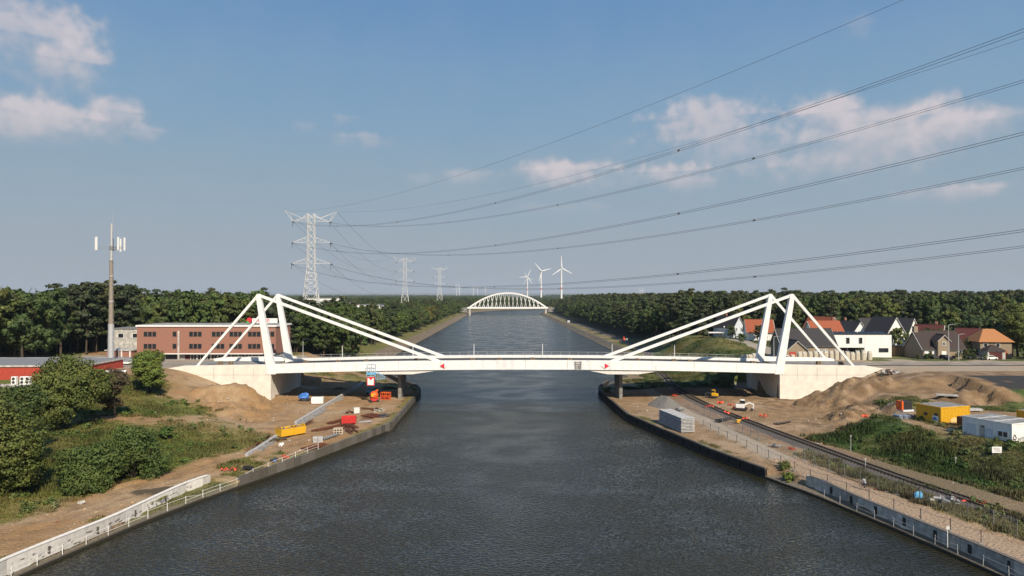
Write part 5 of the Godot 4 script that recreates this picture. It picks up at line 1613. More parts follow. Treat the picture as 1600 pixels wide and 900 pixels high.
# ---------------------------------------------------------------- quays, fences, railway
func make_quays() -> void:
	# west side, near: pale concrete flood wall in panels on a low ledge, with a post-and-rail fence in front
	quay(-1, 0.0, LPIT, 4.0, 0.36, 0.0, 0.35, "quay_ledge", "low weathered concrete ledge at the water along the west flood wall", "quay", "ledge_block", [M.old_stone], "", 2)
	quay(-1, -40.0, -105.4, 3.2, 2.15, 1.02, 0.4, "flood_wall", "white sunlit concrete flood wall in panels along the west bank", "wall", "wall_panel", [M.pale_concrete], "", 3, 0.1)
	quay(-1, LPIT, -262.0, 1.9, 1.72, 0.0, 0.55, "stone_quay", "old masonry quay wall of stone blocks on the west bank near the bridge", "quay", "stone_block", [M.old_stone, M.gravel, M.old_stone], "", 4)
	# east side
	quay(1, 0.0, RPIT, 4.0, 0.36, 0.0, 0.35, "quay_ledge", "dark low ledge at the water along the east flood wall", "quay", "ledge_block", [M.old_stone], "", 5)
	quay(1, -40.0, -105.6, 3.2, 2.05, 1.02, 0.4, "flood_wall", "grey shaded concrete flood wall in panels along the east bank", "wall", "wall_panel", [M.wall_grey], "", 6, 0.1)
	quay(1, RPIT, -226.0, 1.5, 1.45, 0.0, 0.35, "sheet_pile_wall", "dark sheet-pile quay wall on the east bank below the slab stack", "quay", "sheet_pile", [M.dark_steel], "", 7)
	quay(1, RPIT, -226.0, 4.5, 1.72, -0.06, 0.6, "quay_coping", "thin concrete coping on top of the dark sheet-pile wall", "coping", "coping_stone", [M.old_stone], "", 8, 1.46)
	for side in [-1, 1]:
		var al := thing("algae_band", "dark wet band of algae along the waterline of the %s quay" % ("west" if side < 0 else "east"), "algae")
		var z0 := -40.0
		while z0 > -224.0:
			var xa: float = (xl(z0) if side < 0 else xr(z0)) - side * 0.03
			var xb: float = (xl(z0 - 4.0) if side < 0 else xr(z0 - 4.0)) - side * 0.03
			var h := 0.28 + 0.12 * N2.get_noise_2d(z0 * 3.0, side * 50.0)
			var g0 := Geo.new()
			g0.beam(Vector3(xa, h * 0.5 - 0.2, z0), Vector3(xb, h * 0.5 - 0.2, z0 - 4.0), 0.08, h + 0.4)
			part("band", g0, M.algae, al)
			z0 -= 4.0
	# caps, slots and marks on the flood walls
	for side in [-1, 1]:
		var cap := thing("wall_coping", "pale coping along the top of the %s flood wall" % ("west white" if side < 0 else "east grey"), "coping")
		var slots := thing("mooring_recess", "dark ladder recesses along the %s flood wall" % ("west white" if side < 0 else "east grey"), "recess")
		var z := -42.0
		while z > -102.8:
			var e := xl(z) if side < 0 else xr(z)
			var e2 := xl(z - 2.98) if side < 0 else xr(z - 2.98)
			var off := flare(side, z) - 0.03
			var off2 := flare(side, z - 2.98) - 0.03
			var g := Geo.new()
			g.beam(Vector3(e + side * (off + 0.23), 2.19 if side < 0 else 2.09, z), Vector3(e2 + side * (off2 + 0.23), 2.19 if side < 0 else 2.09, z - 2.98), 0.52, 0.09)
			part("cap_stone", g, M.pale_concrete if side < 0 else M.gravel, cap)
			z -= 3.0
		z = -45.0
		while z > -101.0:
			var e := (xl(z) + xl(z)) * 0.5 if side < 0 else xr(z)
			var g := Geo.new()
			g.box(Vector3(e + side * (flare(side, z) - 0.02), 1.25, z), Vector3(0.12, 1.0 if side > 0 else 0.8, 0.5 if side > 0 else 0.3))
			part("recess", g, M.dark_steel if side > 0 else M.old_stone, slots)
			z -= 4.6 if side > 0 else 6.4
	var st := thing("wall_marks", "rows of short rusty drip marks on the white west flood wall", "stains")
	var r := RandomNumberGenerator.new(); r.seed = 9
	for k in 110:
		var z := r.randf_range(-45, -99)
		var g := Geo.new()
		g.box(Vector3(xl(z) - flare(-1, z) + 0.01, 0.75 + 0.35 * (k % 3) + r.randf_range(-0.04, 0.04), z), Vector3(0.06, 0.07, r.randf_range(0.25, 0.7)))
		part("mark", g, M.rust if k % 4 == 0 else M.gravel, st)
	# post-and-rail fences on the ledges
	for side in [-1, 1]:
		var f := thing("ledge_railing", "white post-and-rail railing along the %s" % ("west flood wall and on to the stone quay" if side < 0 else "east flood wall"), "railing")
		var z := -50.0
		var end := -127.0 if side < 0 else -101.0
		var prev := Vector3.ZERO
		while z > end:
			var e: float = (xl(z) if side < 0 else xr(z)) + side * 0.3
			var y := 0.36 if z > LPIT else 1.7
			if side < 0 and z <= LPIT: y = lerpf(0.9, 1.7, clampf((LPIT - z) / 14.0, 0, 1))
			var p := Vector3(e, y, z)
			var g := Geo.new()
			var lean := r.randf_range(-0.06, 0.06)
			var top := p + Vector3(lean, 1.15, lean)
			g.tube(p - Vector3(0, 0.2, 0), top, 0.045, 0.04, 6)
			part("post", g, M.white if side < 0 else M.galvanised, f)
			if prev != Vector3.ZERO and (side < 0 or r.randf() < 0.6):
				for q in [1.0, 0.5]:
					if q == 0.5 and r.randf() < 0.35: continue
					g = Geo.new()
					var drop := 0.55 if r.randf() < 0.14 else 0.0
					g.tube(prev + Vector3(0, q, 0), p + Vector3(lean, q - drop * q, lean), 0.022, 0.022, 5)
					part("rail", g, M.white if side < 0 else M.galvanised, f)
			prev = p
			z -= 3.1
	# small white marker posts with signs on the east ledge
	var sgn := thing("quay_marker", "white square marker plate on a post at the east ledge", "sign", Vector3(xr(-79.5) + 0.5, 0.56, -79.5))
	var g := Geo.new()
	g.tube(Vector3.ZERO, Vector3(0, 2.2, 0), 0.05, 0.05, 6)
	part("post", g, M.white, sgn)
	part("plate", gbox(Vector3(0, 2.3, 0.07), Vector3(0.4, 0.4, 0.05)), M.off_white, sgn)
	# the retaining wall through the west building site
	var rw := thing("retaining_wall", "long low concrete retaining wall across the west building site under the bridge", "wall")
	var z := -120.0
	var k := 0
	while z > -222.0:
		g = Geo.new()
		var hh := 0.3 + 0.55 * sm(-122, -150, z)
		g.bevel(Vector3(-46.6, 1.35 + hh * 0.5, z - 1.95), Vector3(0.55, hh + 0.7, 3.86), 0.05)
		if k != 6: part("wall_panel", g, M.slab, rw)
		z -= 3.9
		k += 1
	var foot := Geo.new()
	foot.box(Vector3(-45.9, 1.55, -157), Vector3(1.2, 0.3, 66))
	part("footing", foot, M.grey_concrete, rw)

const TRACK := [[-60, 69.0], [-85.7, 63.6], [-106.7, 58.2], [-131.7, 53.4], [-160, 49.3], [-179, 47.6], [-203, 48.2], [-241, 52.0], [-290, 60.0], [-332, 65.0], [-412, 66.0], [-781, 57.0], [-1000, 53.0]]
func tx(z: float) -> float:
	var i := 0
	return (look(TRACK, z + 9.0) + look(TRACK, z + 4.5) + look(TRACK, z) + look(TRACK, z - 4.5) + look(TRACK, z - 9.0)) / 5.0
func ty(z: float) -> float: return ground(tx(z), z) * 0.34 + ground(tx(z + 3.0), z + 3.0) * 0.33 + ground(tx(z - 3.0), z - 3.0) * 0.33 + 0.12
func make_railway() -> void:
	var o := thing("railway_track", "single railway track curving along the east bank and under the bridge", "railway")
	var zs := []
	var z := -55.0
	while z > -900.0:
		zs.append(z)
		z -= 2.0 if z > -330.0 else 12.0
	var bal := Geo.new()
	for i in zs.size() - 1:
		var a: float = zs[i]
		var b: float = zs[i + 1]
		var pa := Vector3(tx(a), ty(a), a)
		var pb := Vector3(tx(b), ty(b), b)
		var h := 0.16
		bal.quad(pa + Vector3(-1.5, h, 0), pb + Vector3(-1.5, h, 0), pb + Vector3(1.5, h, 0), pa + Vector3(1.5, h, 0))
		bal.quad(pa + Vector3(-2.5, -0.5, 0), pb + Vector3(-2.5, -0.5, 0), pb + Vector3(-1.5, h, 0), pa + Vector3(-1.5, h, 0))
		bal.quad(pa + Vector3(1.5, h, 0), pb + Vector3(1.5, h, 0), pb + Vector3(2.5, -0.5, 0), pa + Vector3(2.5, -0.5, 0))
	part("ballast", bal, M.gravel, o)
	for s in [-0.75, 0.75]:
		var g := Geo.new()
		for i in zs.size() - 1:
			var a: float = zs[i]
			var b: float = zs[i + 1]
			g.beam(Vector3(tx(a) + s, ty(a) + 0.34, a), Vector3(tx(b) + s, ty(b) + 0.34, b), 0.16, 0.2)
		part("rail", g, M.rail, o)
	var sl := gbox(Vector3.ZERO, Vector3(2.6, 0.18, 0.26)).mesh()
	z = -74.0
	for k in 230:
		var d := (tx(z - 1.0) - tx(z + 1.0)) / 2.0
		var b := pm("sleeper", sl, M.sleeper, o)
		b.position = Vector3(tx(z), ty(z) + 0.16, z)
		b.rotation.y = -d
		z -= 0.72 if z > -205.0 else 1.4
	# small line-side signals
	for q in [[60.2, -121.6, 2.6, "thin white line-side marker post on the grassy slope edge"], [56.8, -110.0, 1.6, "short white line-side marker beside the track further on"], [70.0, -108.0, 1.1, "pair-like short white peg in the grass of the east slope"]]:
		var t := thing("line_marker", q[3], "marker", on(q[0], q[1]))
		var g := Geo.new()
		g.tube(Vector3.ZERO, Vector3(0, q[2], 0), 0.06, 0.06, 6)
		part("post", g, M.galvanised, t)
		part("plate", gbox(Vector3(0, q[2] + 0.1, 0.05), Vector3(0.26, 0.24, 0.05)), M.off_white, t)

func fence_panel_proto(label: String, group: String, posts := true) -> Node3D:
	var o := thing("mesh_fence", label, "fence panel", Vector3.ZERO, 0.0, group)
	var g := Geo.new()
	for x in [-1.7, 1.7]: g.tube(Vector3(x, 0.1, 0), Vector3(x, 2.05, 0), 0.028, 0.028, 6)
	for y in [0.2, 2.0]: g.tube(Vector3(-1.7, y, 0), Vector3(1.7, y, 0), 0.022, 0.022, 6)
	part("frame", g, M.fence_wire, o)
	g = Geo.new()
	for k in 15: g.box(Vector3(-1.6 + 0.229 * k, 1.1, 0), Vector3(0.008, 1.8, 0.008))
	for k in 6: g.box(Vector3(0, 0.4 + 0.28 * k, 0), Vector3(3.4, 0.008, 0.008))
	part("mesh", g, M.fence_wire, o)
	for x in [-1.72]:
		g = Geo.new()
		g.bevel(Vector3(x, 0.07, 0), Vector3(0.24, 0.16, 0.7), 0.04)
		part("foot_block", g, M.grey_concrete, o)
	return o

func beside(z: float) -> String:
	for q in [[-84.0, ", closest to the white marker plate"], [-90.0, ", opposite the pale rubbish and red net"], [-96.0, ", by the turquoise sheeting"], [-103.0, ", beside the cyclist"], [-110.0, ", where the grey flood wall ends"], [-120.0, ", above the start of the sheet piles"], [-130.0, ", halfway to the slab stack"], [-140.0, ", just before the slab stack"], [-152.0, ", beside the slab stack"], [-162.0, ", opposite the mini digger"]]:
		if z > q[0]: return q[1]
	return ", behind the gravel heap"

func make_fences() -> void:
	var src: Node3D
	var r := RandomNumberGenerator.new(); r.seed = 3
	# mesh panels between path and track
	var z := -80.0
	var lab := "mesh fence panel between path and railway"
	var k := 0
	while z > -172.0:
		var f := func(q: float) -> float: return look([[-60, 61.5], [-84, 58.5], [-99, 53.5], [-112, 50.2], [-145, 46.4], [-175, 43.2]], q)
		var z2 := z - 3.3
		var a := on(f.call(z), z)
		var b := on(f.call(z2), z2)
		var turn := atan2(-(b.z - a.z), b.x - a.x) + r.randf_range(-0.04, 0.04)
		if src == null:
			src = fence_panel_proto(lab + beside(z), "mesh panels between path and railway")
			src.position = (a + b) / 2; src.rotation.y = turn
		elif not (k in [13, 14, 19]): dup(src, (a + b) / 2, turn, lab + beside(z))
		z = z2
		k += 1
	# dark posts with a rope along the water side of the path
	var pp: Node3D
	z = -78.0
	var rope := thing("rope_line", "slack dark rope strung along the posts on the water side of the east path", "rope")
	var rg := Geo.new()
	var prev := Vector3.ZERO
	while z > -150.0:
		var x := look([[-60, 56.0], [-79.5, 53.2], [-99, 47.6], [-112, 45.0], [-145, 40.8]], z)
		var p := on(x, z)
		var lb := "dark footed fence post on the path's water side" + beside(z)
		if pp == null:
			pp = thing("fence_post", lb, "post", p, 0.0, "posts along the east path")
			var g := Geo.new()
			g.tube(Vector3.ZERO, Vector3(0, 1.5, 0), 0.05, 0.05, 6)
			part("post", g, M.dark_grey, pp)
			part("foot_block", gbox(Vector3(0, 0.06, 0), Vector3(0.7, 0.14, 0.25)), M.grey_concrete, pp)
		else: dup(pp, p, 0.4, lb)
		if prev != Vector3.ZERO:
			var m := (prev + p) / 2 + Vector3(0, 1.15, 0)
			rg.tube(prev + Vector3(0, 1.35, 0), m, 0.02, 0.02, 4, false); rg.tube(m, p + Vector3(0, 1.35, 0), 0.02, 0.02, 4, false)
		prev = p
		z -= 4.0
	part("rope", rg, M.dark_grey, rope)
	# orange warning nets on the building sites
	var nets := [[48.0, -167.0, 2.4, 0.3, "orange net heap left of the track in front of the bridge shadow"], [52.8, -173.5, 2.0, 1.0, "orange net standing beside the small yellow machine"], [53.8, -168.5, 1.6, 0.2, "orange net draped next to the white mini digger"], [53.2, -163.0, 1.2, 0.6, "orange scrap of net at the mini digger's tracks"], [57.0, -155.0, 2.0, 0.1, "orange net lying on the sand right of the mini digger"], [49.6, -158.0, 2.2, 1.2, "orange net strip beside the ballast by the fence"], [51.2, -150.5, 2.0, 1.1, "low orange net strip at the dark sleepers"], [61.6, -92.0, 3.4, 2.6, "large orange-red net draped on the verge beside the blue sheeting"], [44.2, -186.0, 1.4, 0.4, "orange net in the bridge shadow by the track"], [50.6, -124.0, 0.8, 0.5, "small orange scrap on the grass by the path fence"], [-45.4, -110.0, 2.5, 0.4, "orange-red net spread by the end of the white flood wall"], [-39.2, -118.0, 1.0, 0.8, "red scrap of net at the start of the stone quay"], [75.5, -146.5, 1.8, 1.4, "orange hose-like net hanging down the cut sand face"]]
	for q in nets:
		var o := thing("warning_net", q[4], "net", on(q[0], q[1]), q[3])
		var g := Geo.new()
		var n := 9
		var hp := func(i: int, j: int) -> Vector3: return Vector3((i - n / 2.0) / n * q[2], 0.12 + 0.7 * absf(N3.get_noise_2d(i * 1.7 + q[0], j * 1.9)) * minf(1.2, q[2] * 0.5) + (0.25 if i % 3 == 0 else 0.0), (j - 2.0) * 0.3 + 0.2 * N3.get_noise_2d(j * 2.0, i + q[1]))
		for i in n:
			for j in 4:
				if (i * 2 + j) % 3 == 0 or (i + j) % 5 == 4: continue
				g.quad(hp.call(i, j), hp.call(i, j + 1), hp.call(i + 1, j + 1), hp.call(i + 1, j))
		part("netting", g, M.net, o)
		g = Geo.new()
		for i in 3: g.tube(Vector3((i - 1) * q[2] * 0.45, 0, 0.1), Vector3((i - 1) * q[2] * 0.45 + 0.1, 0.95, 0.1), 0.03, 0.03, 5)
		part("stake", g, M.rust, o)

# ---------------------------------------------------------------- building-site things
func heap(nm: String, label: String, cat: String, at: Vector3, sx: float, sz: float, h: float, n: int, mats: Array, sd: int, piece := "piece", lo := 0.15, hi := 0.5, flat := 1.0) -> void:
	var o := thing(nm, label, cat, at)
	var r := RandomNumberGenerator.new(); r.seed = sd
	for k in n:
		var a := r.randf() * TAU
		var q := pow(r.randf(), 0.7)
		var s := Vector3(r.randf_range(lo, hi), r.randf_range(lo, hi) * 0.5 * flat, r.randf_range(lo, hi))
		var p := Vector3(cos(a) * q * sx, h * (1.0 - q) * r.randf() + s.y * 0.4, sin(a) * q * sz)
		part(piece, gbox(p, s, Basis.from_euler(Vector3(r.randf_range(-0.5, 0.5), r.randf() * TAU, r.randf_range(-0.5, 0.5)))), mats[k % mats.size()], o)

func rods(nm: String, label: String, at: Vector3, turn: float, l: float, n: int, wide: float, m: Material, rad := 0.05, sd := 1) -> void:
	var o := thing(nm, label, "bars" if nm == "rebar_bundle" else "pipes", at, turn)
	var r := RandomNumberGenerator.new(); r.seed = sd
	for k in n:
		var x := r.randf_range(-0.5, 0.5) * wide
		var y := rad + r.randf() * 0.25
		var g := Geo.new()
		var j := r.randf_range(-0.4, 0.4)
		g.tube(Vector3(x, y, -l / 2 + j), Vector3(x + r.randf_range(-0.3, 0.3), y + 0.02, l / 2 + j), rad, rad, 6)
		part("bar" if nm == "rebar_bundle" else "pipe", g, m, o)

func tracks(o: Node3D, w: float, l: float, h: float) -> void:
	for s in [-1.0, 1.0]:
		var g := Geo.new()
		g.poly(PackedVector2Array([Vector2(-l / 2 + h * 0.4, 0), Vector2(l / 2 - h * 0.4, 0), Vector2(l / 2, h * 0.5), Vector2(l / 2 - h * 0.4, h), Vector2(-l / 2 + h * 0.4, h), Vector2(-l / 2, h * 0.5)]), s * w / 2 + 0.2, s * w / 2 - 0.2)
		part("track", g, M.black, o)

func digger(nm: String, label: String, at: Vector3, turn: float, sc: float, body: Material, boom: Material, lifted := 1.0) -> void:
	var o := thing(nm, label, "excavator", at, turn)
	tracks(o, 1.7 * sc, 2.6 * sc, 0.6 * sc)
	var g := Geo.new()
	g.bevel(Vector3(-0.35, 1.0, 0) * sc, Vector3(2.0, 0.8, 1.6) * sc, 0.12 * sc)
	part("body", g, body, o)
	g = Geo.new()
	g.bevel(Vector3(0.2, 1.9, 0.35) * sc, Vector3(1.1, 1.3, 0.85) * sc, 0.1 * sc)
	var c := part("cab", g, body, o)
	g = Geo.new()
	g.box(Vector3(0.22, 2.0, 0.35) * sc, Vector3(1.13, 0.75, 0.88) * sc)
	part("cab_window", g, M.glass, c)
	g = Geo.new()
	g.beam(Vector3(0.5, 1.2, -0.3) * sc, Vector3(1.6, 1.2 + 1.5 * lifted, -0.3) * sc, 0.3 * sc, 0.35 * sc)
	g.beam(Vector3(1.6, 1.2 + 1.5 * lifted, -0.3) * sc, Vector3(2.7, 1.0 + 1.1 * lifted, -0.3) * sc, 0.26 * sc, 0.28 * sc)
	part("boom", g, boom, o)
	g = Geo.new()
	g.beam(Vector3(2.7, 1.05 + 1.1 * lifted, -0.3) * sc, Vector3(2.5, 0.3, -0.3) * sc, 0.22 * sc, 0.24 * sc)
	part("arm", g, boom, o)
	g = Geo.new()
	g.poly(PackedVector2Array([Vector2(2.6, 0.5) * sc, Vector2(2.1, 0.5) * sc, Vector2(1.9, 0.15) * sc, Vector2(2.15, -0.05) * sc, Vector2(2.6, 0.1) * sc]), 0.05 * sc, -0.65 * sc)
	part("bucket", g, M.dark_grey, o)

func make_site() -> void:
	var g: Geo
	var o: Node3D
	# --- west bench
	o = thing("yellow_skip", "yellow steel skip full of rubble and timber beside the retaining wall", "skip", Vector3(-44.3, 1.6, -137.0), -0.72)
	g = Geo.new()
	for s in [-1.0, 1.0]:
		g.hexa([Vector3(s * 1.05 - 0.06, 0.3, 2.6), Vector3(s * 1.05 + 0.06, 0.3, 2.6), Vector3(s * 1.05 + 0.06, 0.3, -2.6), Vector3(s * 1.05 - 0.06, 0.3, -2.6), Vector3(s * 1.15 - 0.06, 1.75, 2.75), Vector3(s * 1.15 + 0.06, 1.75, 2.75), Vector3(s * 1.15 + 0.06, 1.75, -2.75), Vector3(s * 1.15 - 0.06, 1.75, -2.75)])
		g.box(Vector3(0, 1.02, s * 2.66), Vector3(2.1, 1.45, 0.1))
		for z in [-2.0, -1.0, 0.0, 1.0, 2.0]: g.box(Vector3(s * 1.19, 1.0, z), Vector3(0.1, 1.4, 0.14))
	g.box(Vector3(0, 0.32, 0), Vector3(2.1, 0.12, 5.2))
	part("bin", g, M.yellow, o)
	g = Geo.new()
	for x in [-0.6, 0.6]: g.box(Vector3(x, 0.13, 0), Vector3(0.2, 0.24, 5.6))
	part("skid", g, M.dark_grey, o)
	var r := RandomNumberGenerator.new(); r.seed = 77
	for k in 26:
		part("rubble", gbox(Vector3(r.randf_range(-0.8, 0.8), r.randf_range(1.2, 1.8), r.randf_range(-2.3, 2.3)), Vector3(r.randf_range(0.2, 0.5), r.randf_range(0.1, 0.35), r.randf_range(0.3, 1.3)), Basis.from_euler(Vector3(r.randf() - 0.5, r.randf() * 6.0, r.randf() - 0.5))), [M.gravel, M.wood, M.grey, M.rust][k % 4], o)
	part("hook", gbox(Vector3(0, 1.7, -2.75), Vector3(1.2, 0.7, 0.16)), M.yellow, o)
	o = thing("plate_stack", "dark steel road plates lying in front of the yellow skip", "plates", Vector3(-46.2, 1.62, -132.6), 0.25)
	for k in 3: part("plate", gbox(Vector3(0.3 * k, 0.06 + 0.1 * k, 0.1 * k), Vector3(3.6, 0.08, 1.4), Basis(Vector3.UP, 0.1 * k)), M.rust if k != 2 else M.sleeper, o)
	heap("rubble_heap", "rubble and grey sacks by the retaining wall behind the yellow skip", "rubble", on(-45.2, -142.0), 1.4, 1.8, 0.9, 26, [M.gravel, M.grey, M.wood, M.blue], 5, "piece", 0.2, 0.7)
	o = thing("tarpaulin_heap", "crumpled bright blue tarpaulin over a small machine near the west abutment", "tarpaulin", on(-55.2, -181.5))
	g = Geo.new()
	r.seed = 4
	g.ball(Vector3(0, 1.1, 0), Vector3(1.4, 1.0, 1.0), 7, 11, 0.2, r)
	part("tarpaulin", g, M.blue, o)
	part("machine_frame", gbox(Vector3(0.5, 0.4, 0.4), Vector3(2.4, 0.5, 1.3)), M.dark_grey, o)
	for x in [-0.5, 1.3]:
		g = Geo.new()
		g.tube(Vector3(x, 0.35, 0.9), Vector3(x, 0.35, 1.15), 0.35, 0.35, 12)
		part("wheel", g, M.black, o)
	o = thing("white_tank", "white rectangular container box beside the blue tarpaulin", "container", on(-50.2, -176.5), 0.1)
	g = Geo.new()
	g.bevel(Vector3(0, 0.95, 0), Vector3(3.0, 1.6, 1.5), 0.08)
	part("box", g, M.white, o)
	part("skid", gbox(Vector3(0, 0.1, 0), Vector3(2.8, 0.2, 1.2)), M.dark_grey, o)
	part("lid", gbox(Vector3(0, 1.8, 0), Vector3(2.7, 0.1, 1.2)), M.off_white, o)
	# orange machine with an orange frame beside it
	o = thing("concrete_pump", "bright orange round-bodied machine on wheels in front of the bridge shadow", "machine", on(-36.2, -179.5), 0.3)
	g = Geo.new()
	g.ball(Vector3(0, 1.75, 0), Vector3(1.15, 1.1, 1.2), 8, 14)
	part("drum", g, M.orange, o)
	g = Geo.new()
	g.bevel(Vector3(0, 0.65, 0), Vector3(2.0, 0.7, 1.6), 0.1)
	part("chassis", g, M.red, o)
	for x in [-0.9, 0.9]:
		g = Geo.new()
		g.tube(Vector3(x, 0.35, 0.7), Vector3(x, 0.35, 0.95), 0.35, 0.35, 12)
		part("wheel", g, M.black, o)
	g = Geo.new()
	g.beam(Vector3(0.2, 2.6, 0), Vector3(1.0, 3.1, -0.2), 0.3, 0.4)
	part("hopper", g, M.orange, o)
	g = Geo.new()
	g.bevel(Vector3(-0.5, 1.9, 0.95), Vector3(0.7, 0.8, 0.4), 0.06)
	part("engine_cover", g, M.yellow, o)
	o = thing("bar_rack", "open red-orange steel frame next to the orange machine", "frame", on(-33.9, -183.5), -0.2)
	g = Geo.new()
	for x in [-1.2, 0.0, 1.2]:
		for z in [-0.6, 0.6]: g.beam(Vector3(x, 0, z), Vector3(x, 1.9, z), 0.13, 0.13)
	for y in [0.15, 1.0, 1.9]:
		for z in [-0.6, 0.6]: g.beam(Vector3(-1.2, y, z), Vector3(1.2, y, z), 0.15, 0.15)
		for x in [-1.2, 1.2]: g.beam(Vector3(x, y, -0.6), Vector3(x, y, 0.6), 0.13, 0.13)
	part("frame", g, M.orange, o)
	part("tray", gbox(Vector3(0, 0.75, 0), Vector3(2.2, 0.5, 1.0)), M.red, o)
	heap("lumber_heap", "heap of pale splintered boards near the orange machine", "boards", on(-32.4, -165.8), 1.7, 1.5, 1.2, 40, [M.wood, M.off_white, M.off_white, M.sack], 8, "board", 0.15, 1.3, 0.25)
	o = thing("water_tank", "white cube tank in a metal cage on the west bench", "tank", on(-36.8, -162.0), 0.3)
	g = Geo.new()
	g.bevel(Vector3(0, 0.8, 0), Vector3(1.3, 1.25, 1.1), 0.1)
	part("tank", g, M.white, o)
	g = Geo.new()
	for x in [-0.68, -0.23, 0.23, 0.68]:
		for z in [-0.58, 0.58]: g.box(Vector3(x, 0.8, z), Vector3(0.05, 1.35, 0.05))
	for y in [0.3, 0.8, 1.3]:
		for z in [-0.58, 0.58]: g.box(Vector3(0, y, z), Vector3(1.4, 0.05, 0.05))
	part("cage", g, M.galvanised, o)
	part("pallet_base", gbox(Vector3(0, 0.08, 0), Vector3(1.4, 0.15, 1.2)), M.wood, o)
	heap("offcut_heap", "brown timber offcuts left of the white cube tank", "timber", on(-38.9, -163.0), 1.5, 1.6, 0.8, 26, [M.wood, M.rust, M.grey], 9, "offcut", 0.2, 0.9, 0.5)
	o = thing("red_container", "bright red steel box container open at the top on the west bench", "container", on(-35.5, -149.0), 0.12)
	g = Geo.new()
	for s in [-1.0, 1.0]:
		g.box(Vector3(0, 0.95, s * 0.85), Vector3(3.0, 1.4, 0.1))
		g.box(Vector3(s * 1.45, 0.95, 0), Vector3(0.1, 1.39, 1.6))
		for x in [-1.0, -0.5, 0.0, 0.5, 1.0]: g.box(Vector3(x, 0.95, s * 0.92), Vector3(0.1, 1.3, 0.08))
	g.box(Vector3(0, 1.3, 0), Vector3(2.8, 0.08, 1.6))
	part("bin", g, M.red, o)
	part("skid", gbox(Vector3(0, 0.12, 0), Vector3(2.6, 0.24, 1.2)), M.rust, o)
	rods("rebar_bundle", "long rusty reinforcing bars lying from the skip towards the red container", Vector3(-38.6, 1.66, -144.5), -0.55, 9.0, 16, 1.4, M.rust, 0.05, 2)
	rods("rebar_bundle", "rusty bar bundle along the retaining wall behind the yellow skip", Vector3(-44.3, 1.7, -147.5), 0.02, 9.0, 12, 0.9, M.rust, 0.05, 3)
	rods("rebar_bundle", "rusty rods fanned out left of the red container", Vector3(-38.6, 1.66, -151.5), -0.35, 6.5, 14, 1.6, M.rust, 0.06, 31)
	rods("rebar_bundle", "short rusty rods between the wire crate and the quay edge", Vector3(-33.0, 1.7, -140.6), 0.55, 3.6, 14, 2.0, M.rust, 0.06, 32)
	rods("rebar_bundle", "rusty rods beside the pale boards near the orange machine", Vector3(-35.2, 1.7, -167.6), 1.2, 4.0, 9, 1.2, M.rust, 0.06, 33)
	rods("rebar_bundle", "rust-red rods on the dirt at the near end of the west bench", Vector3(-36.4, 1.68, -126.4), -0.5, 5.0, 18, 2.2, M.rust, 0.05, 34)
	rods("rebar_bundle", "flat rusty mats of bars right of the white cube tank", Vector3(-32.4, 1.7, -158.0), 0.9, 4.4, 22, 3.4, M.rust, 0.06, 4)
	rods("rebar_bundle", "rusty bars in front of the red container along the quay", Vector3(-34.6, 1.7, -145.6), 0.7, 5.0, 20, 2.6, M.rust, 0.06, 5)
	rods("rebar_bundle", "thin rusty bar lying behind the first retaining wall panels", Vector3(-47.6, 1.9, -129.0), 0.05, 14.0, 4, 0.3, M.rust, 0.06, 6)
	rods("pipe_bundle", "grey pipes between the concrete block and the wire crate", Vector3(-36.0, 1.7, -134.6), -0.35, 5.0, 9, 1.1, M.grey, 0.1, 7)
	o = thing("steel_sheet", "pale grey steel sheet on the ground right of the red container", "sheet", on(-32.6, -151.2), 0.5)
	for k in 2: part("sheet", gbox(Vector3(0.2 * k, 0.08 + 0.05 * k, 0), Vector3(2.8, 0.04, 1.2), Basis(Vector3.UP, 0.2 * k)), M.galvanised, o)
	o = thing("grey_cover", "dark grey crumpled cover at the quay edge beside the rusty mats", "cover", on(-29.6, -157.5))
	g = Geo.new()
	r.seed = 14
	g.ball(Vector3(0, 0.3, 0), Vector3(1.2, 0.5, 1.0), 6, 10, 0.25, r)
	part("cover", g, M.dark_grey, o)
	o = thing("wire_crate", "pale wooden crate of slats on the west bench beside the rusty bars", "crate", on(-35.2, -138.5), 0.2)
	g = Geo.new()
	for x in [-0.8, -0.27, 0.27, 0.8]:
		for z in [-0.6, 0.6]: part("slat", gbox(Vector3(x, 0.6, z), Vector3(0.14, 1.2, 0.05)), M.sack, o)
	for y in [0.15, 0.6, 1.1]:
		for z in [-0.65, 0.65]: part("slat", gbox(Vector3(0, y, z), Vector3(1.8, 0.14, 0.05)), M.sack, o)
	part("content", gbox(Vector3(0, 0.45, 0), Vector3(1.5, 0.7, 1.0)), M.rust, o)
	o = thing("concrete_block", "two grey concrete blocks at the near end of the pipes on the west bench", "block", on(-37.6, -130.8), 0.25)
	for k in 2:
		g = Geo.new()
		g.bevel(Vector3(0.95 * k, 0.5, 0), Vector3(0.9, 1.0, 1.1), 0.06)
		part("block", g, M.slab, o)
	heap("rubble_heap", "black bin bags at the end of the white flood wall", "bags", on(-43.2, -111.5), 0.8, 0.8, 0.5, 8, [M.black], 15, "bag", 0.4, 0.8, 1.4)
	heap("rubble_heap", "dark bags and scraps where the stone quay begins", "bags", on(-40.0, -116.0), 0.7, 0.9, 0.4, 8, [M.dark_grey, M.blue], 16, "bag", 0.3, 0.6, 1.4)
	heap("stone_heap", "white stone lying alone on the dirt near the yellow skip", "stone", on(-43.0, -127.4), 0.2, 0.2, 0.2, 2, [M.white], 17, "stone", 0.5, 0.8, 1.2)
	heap("stone_heap", "pale stone at the edge of the dirt road before the low bush", "stone", on(-58.2, -92.5), 0.2, 0.2, 0.1, 2, [M.off_white], 18, "stone", 0.5, 0.7, 1.2)
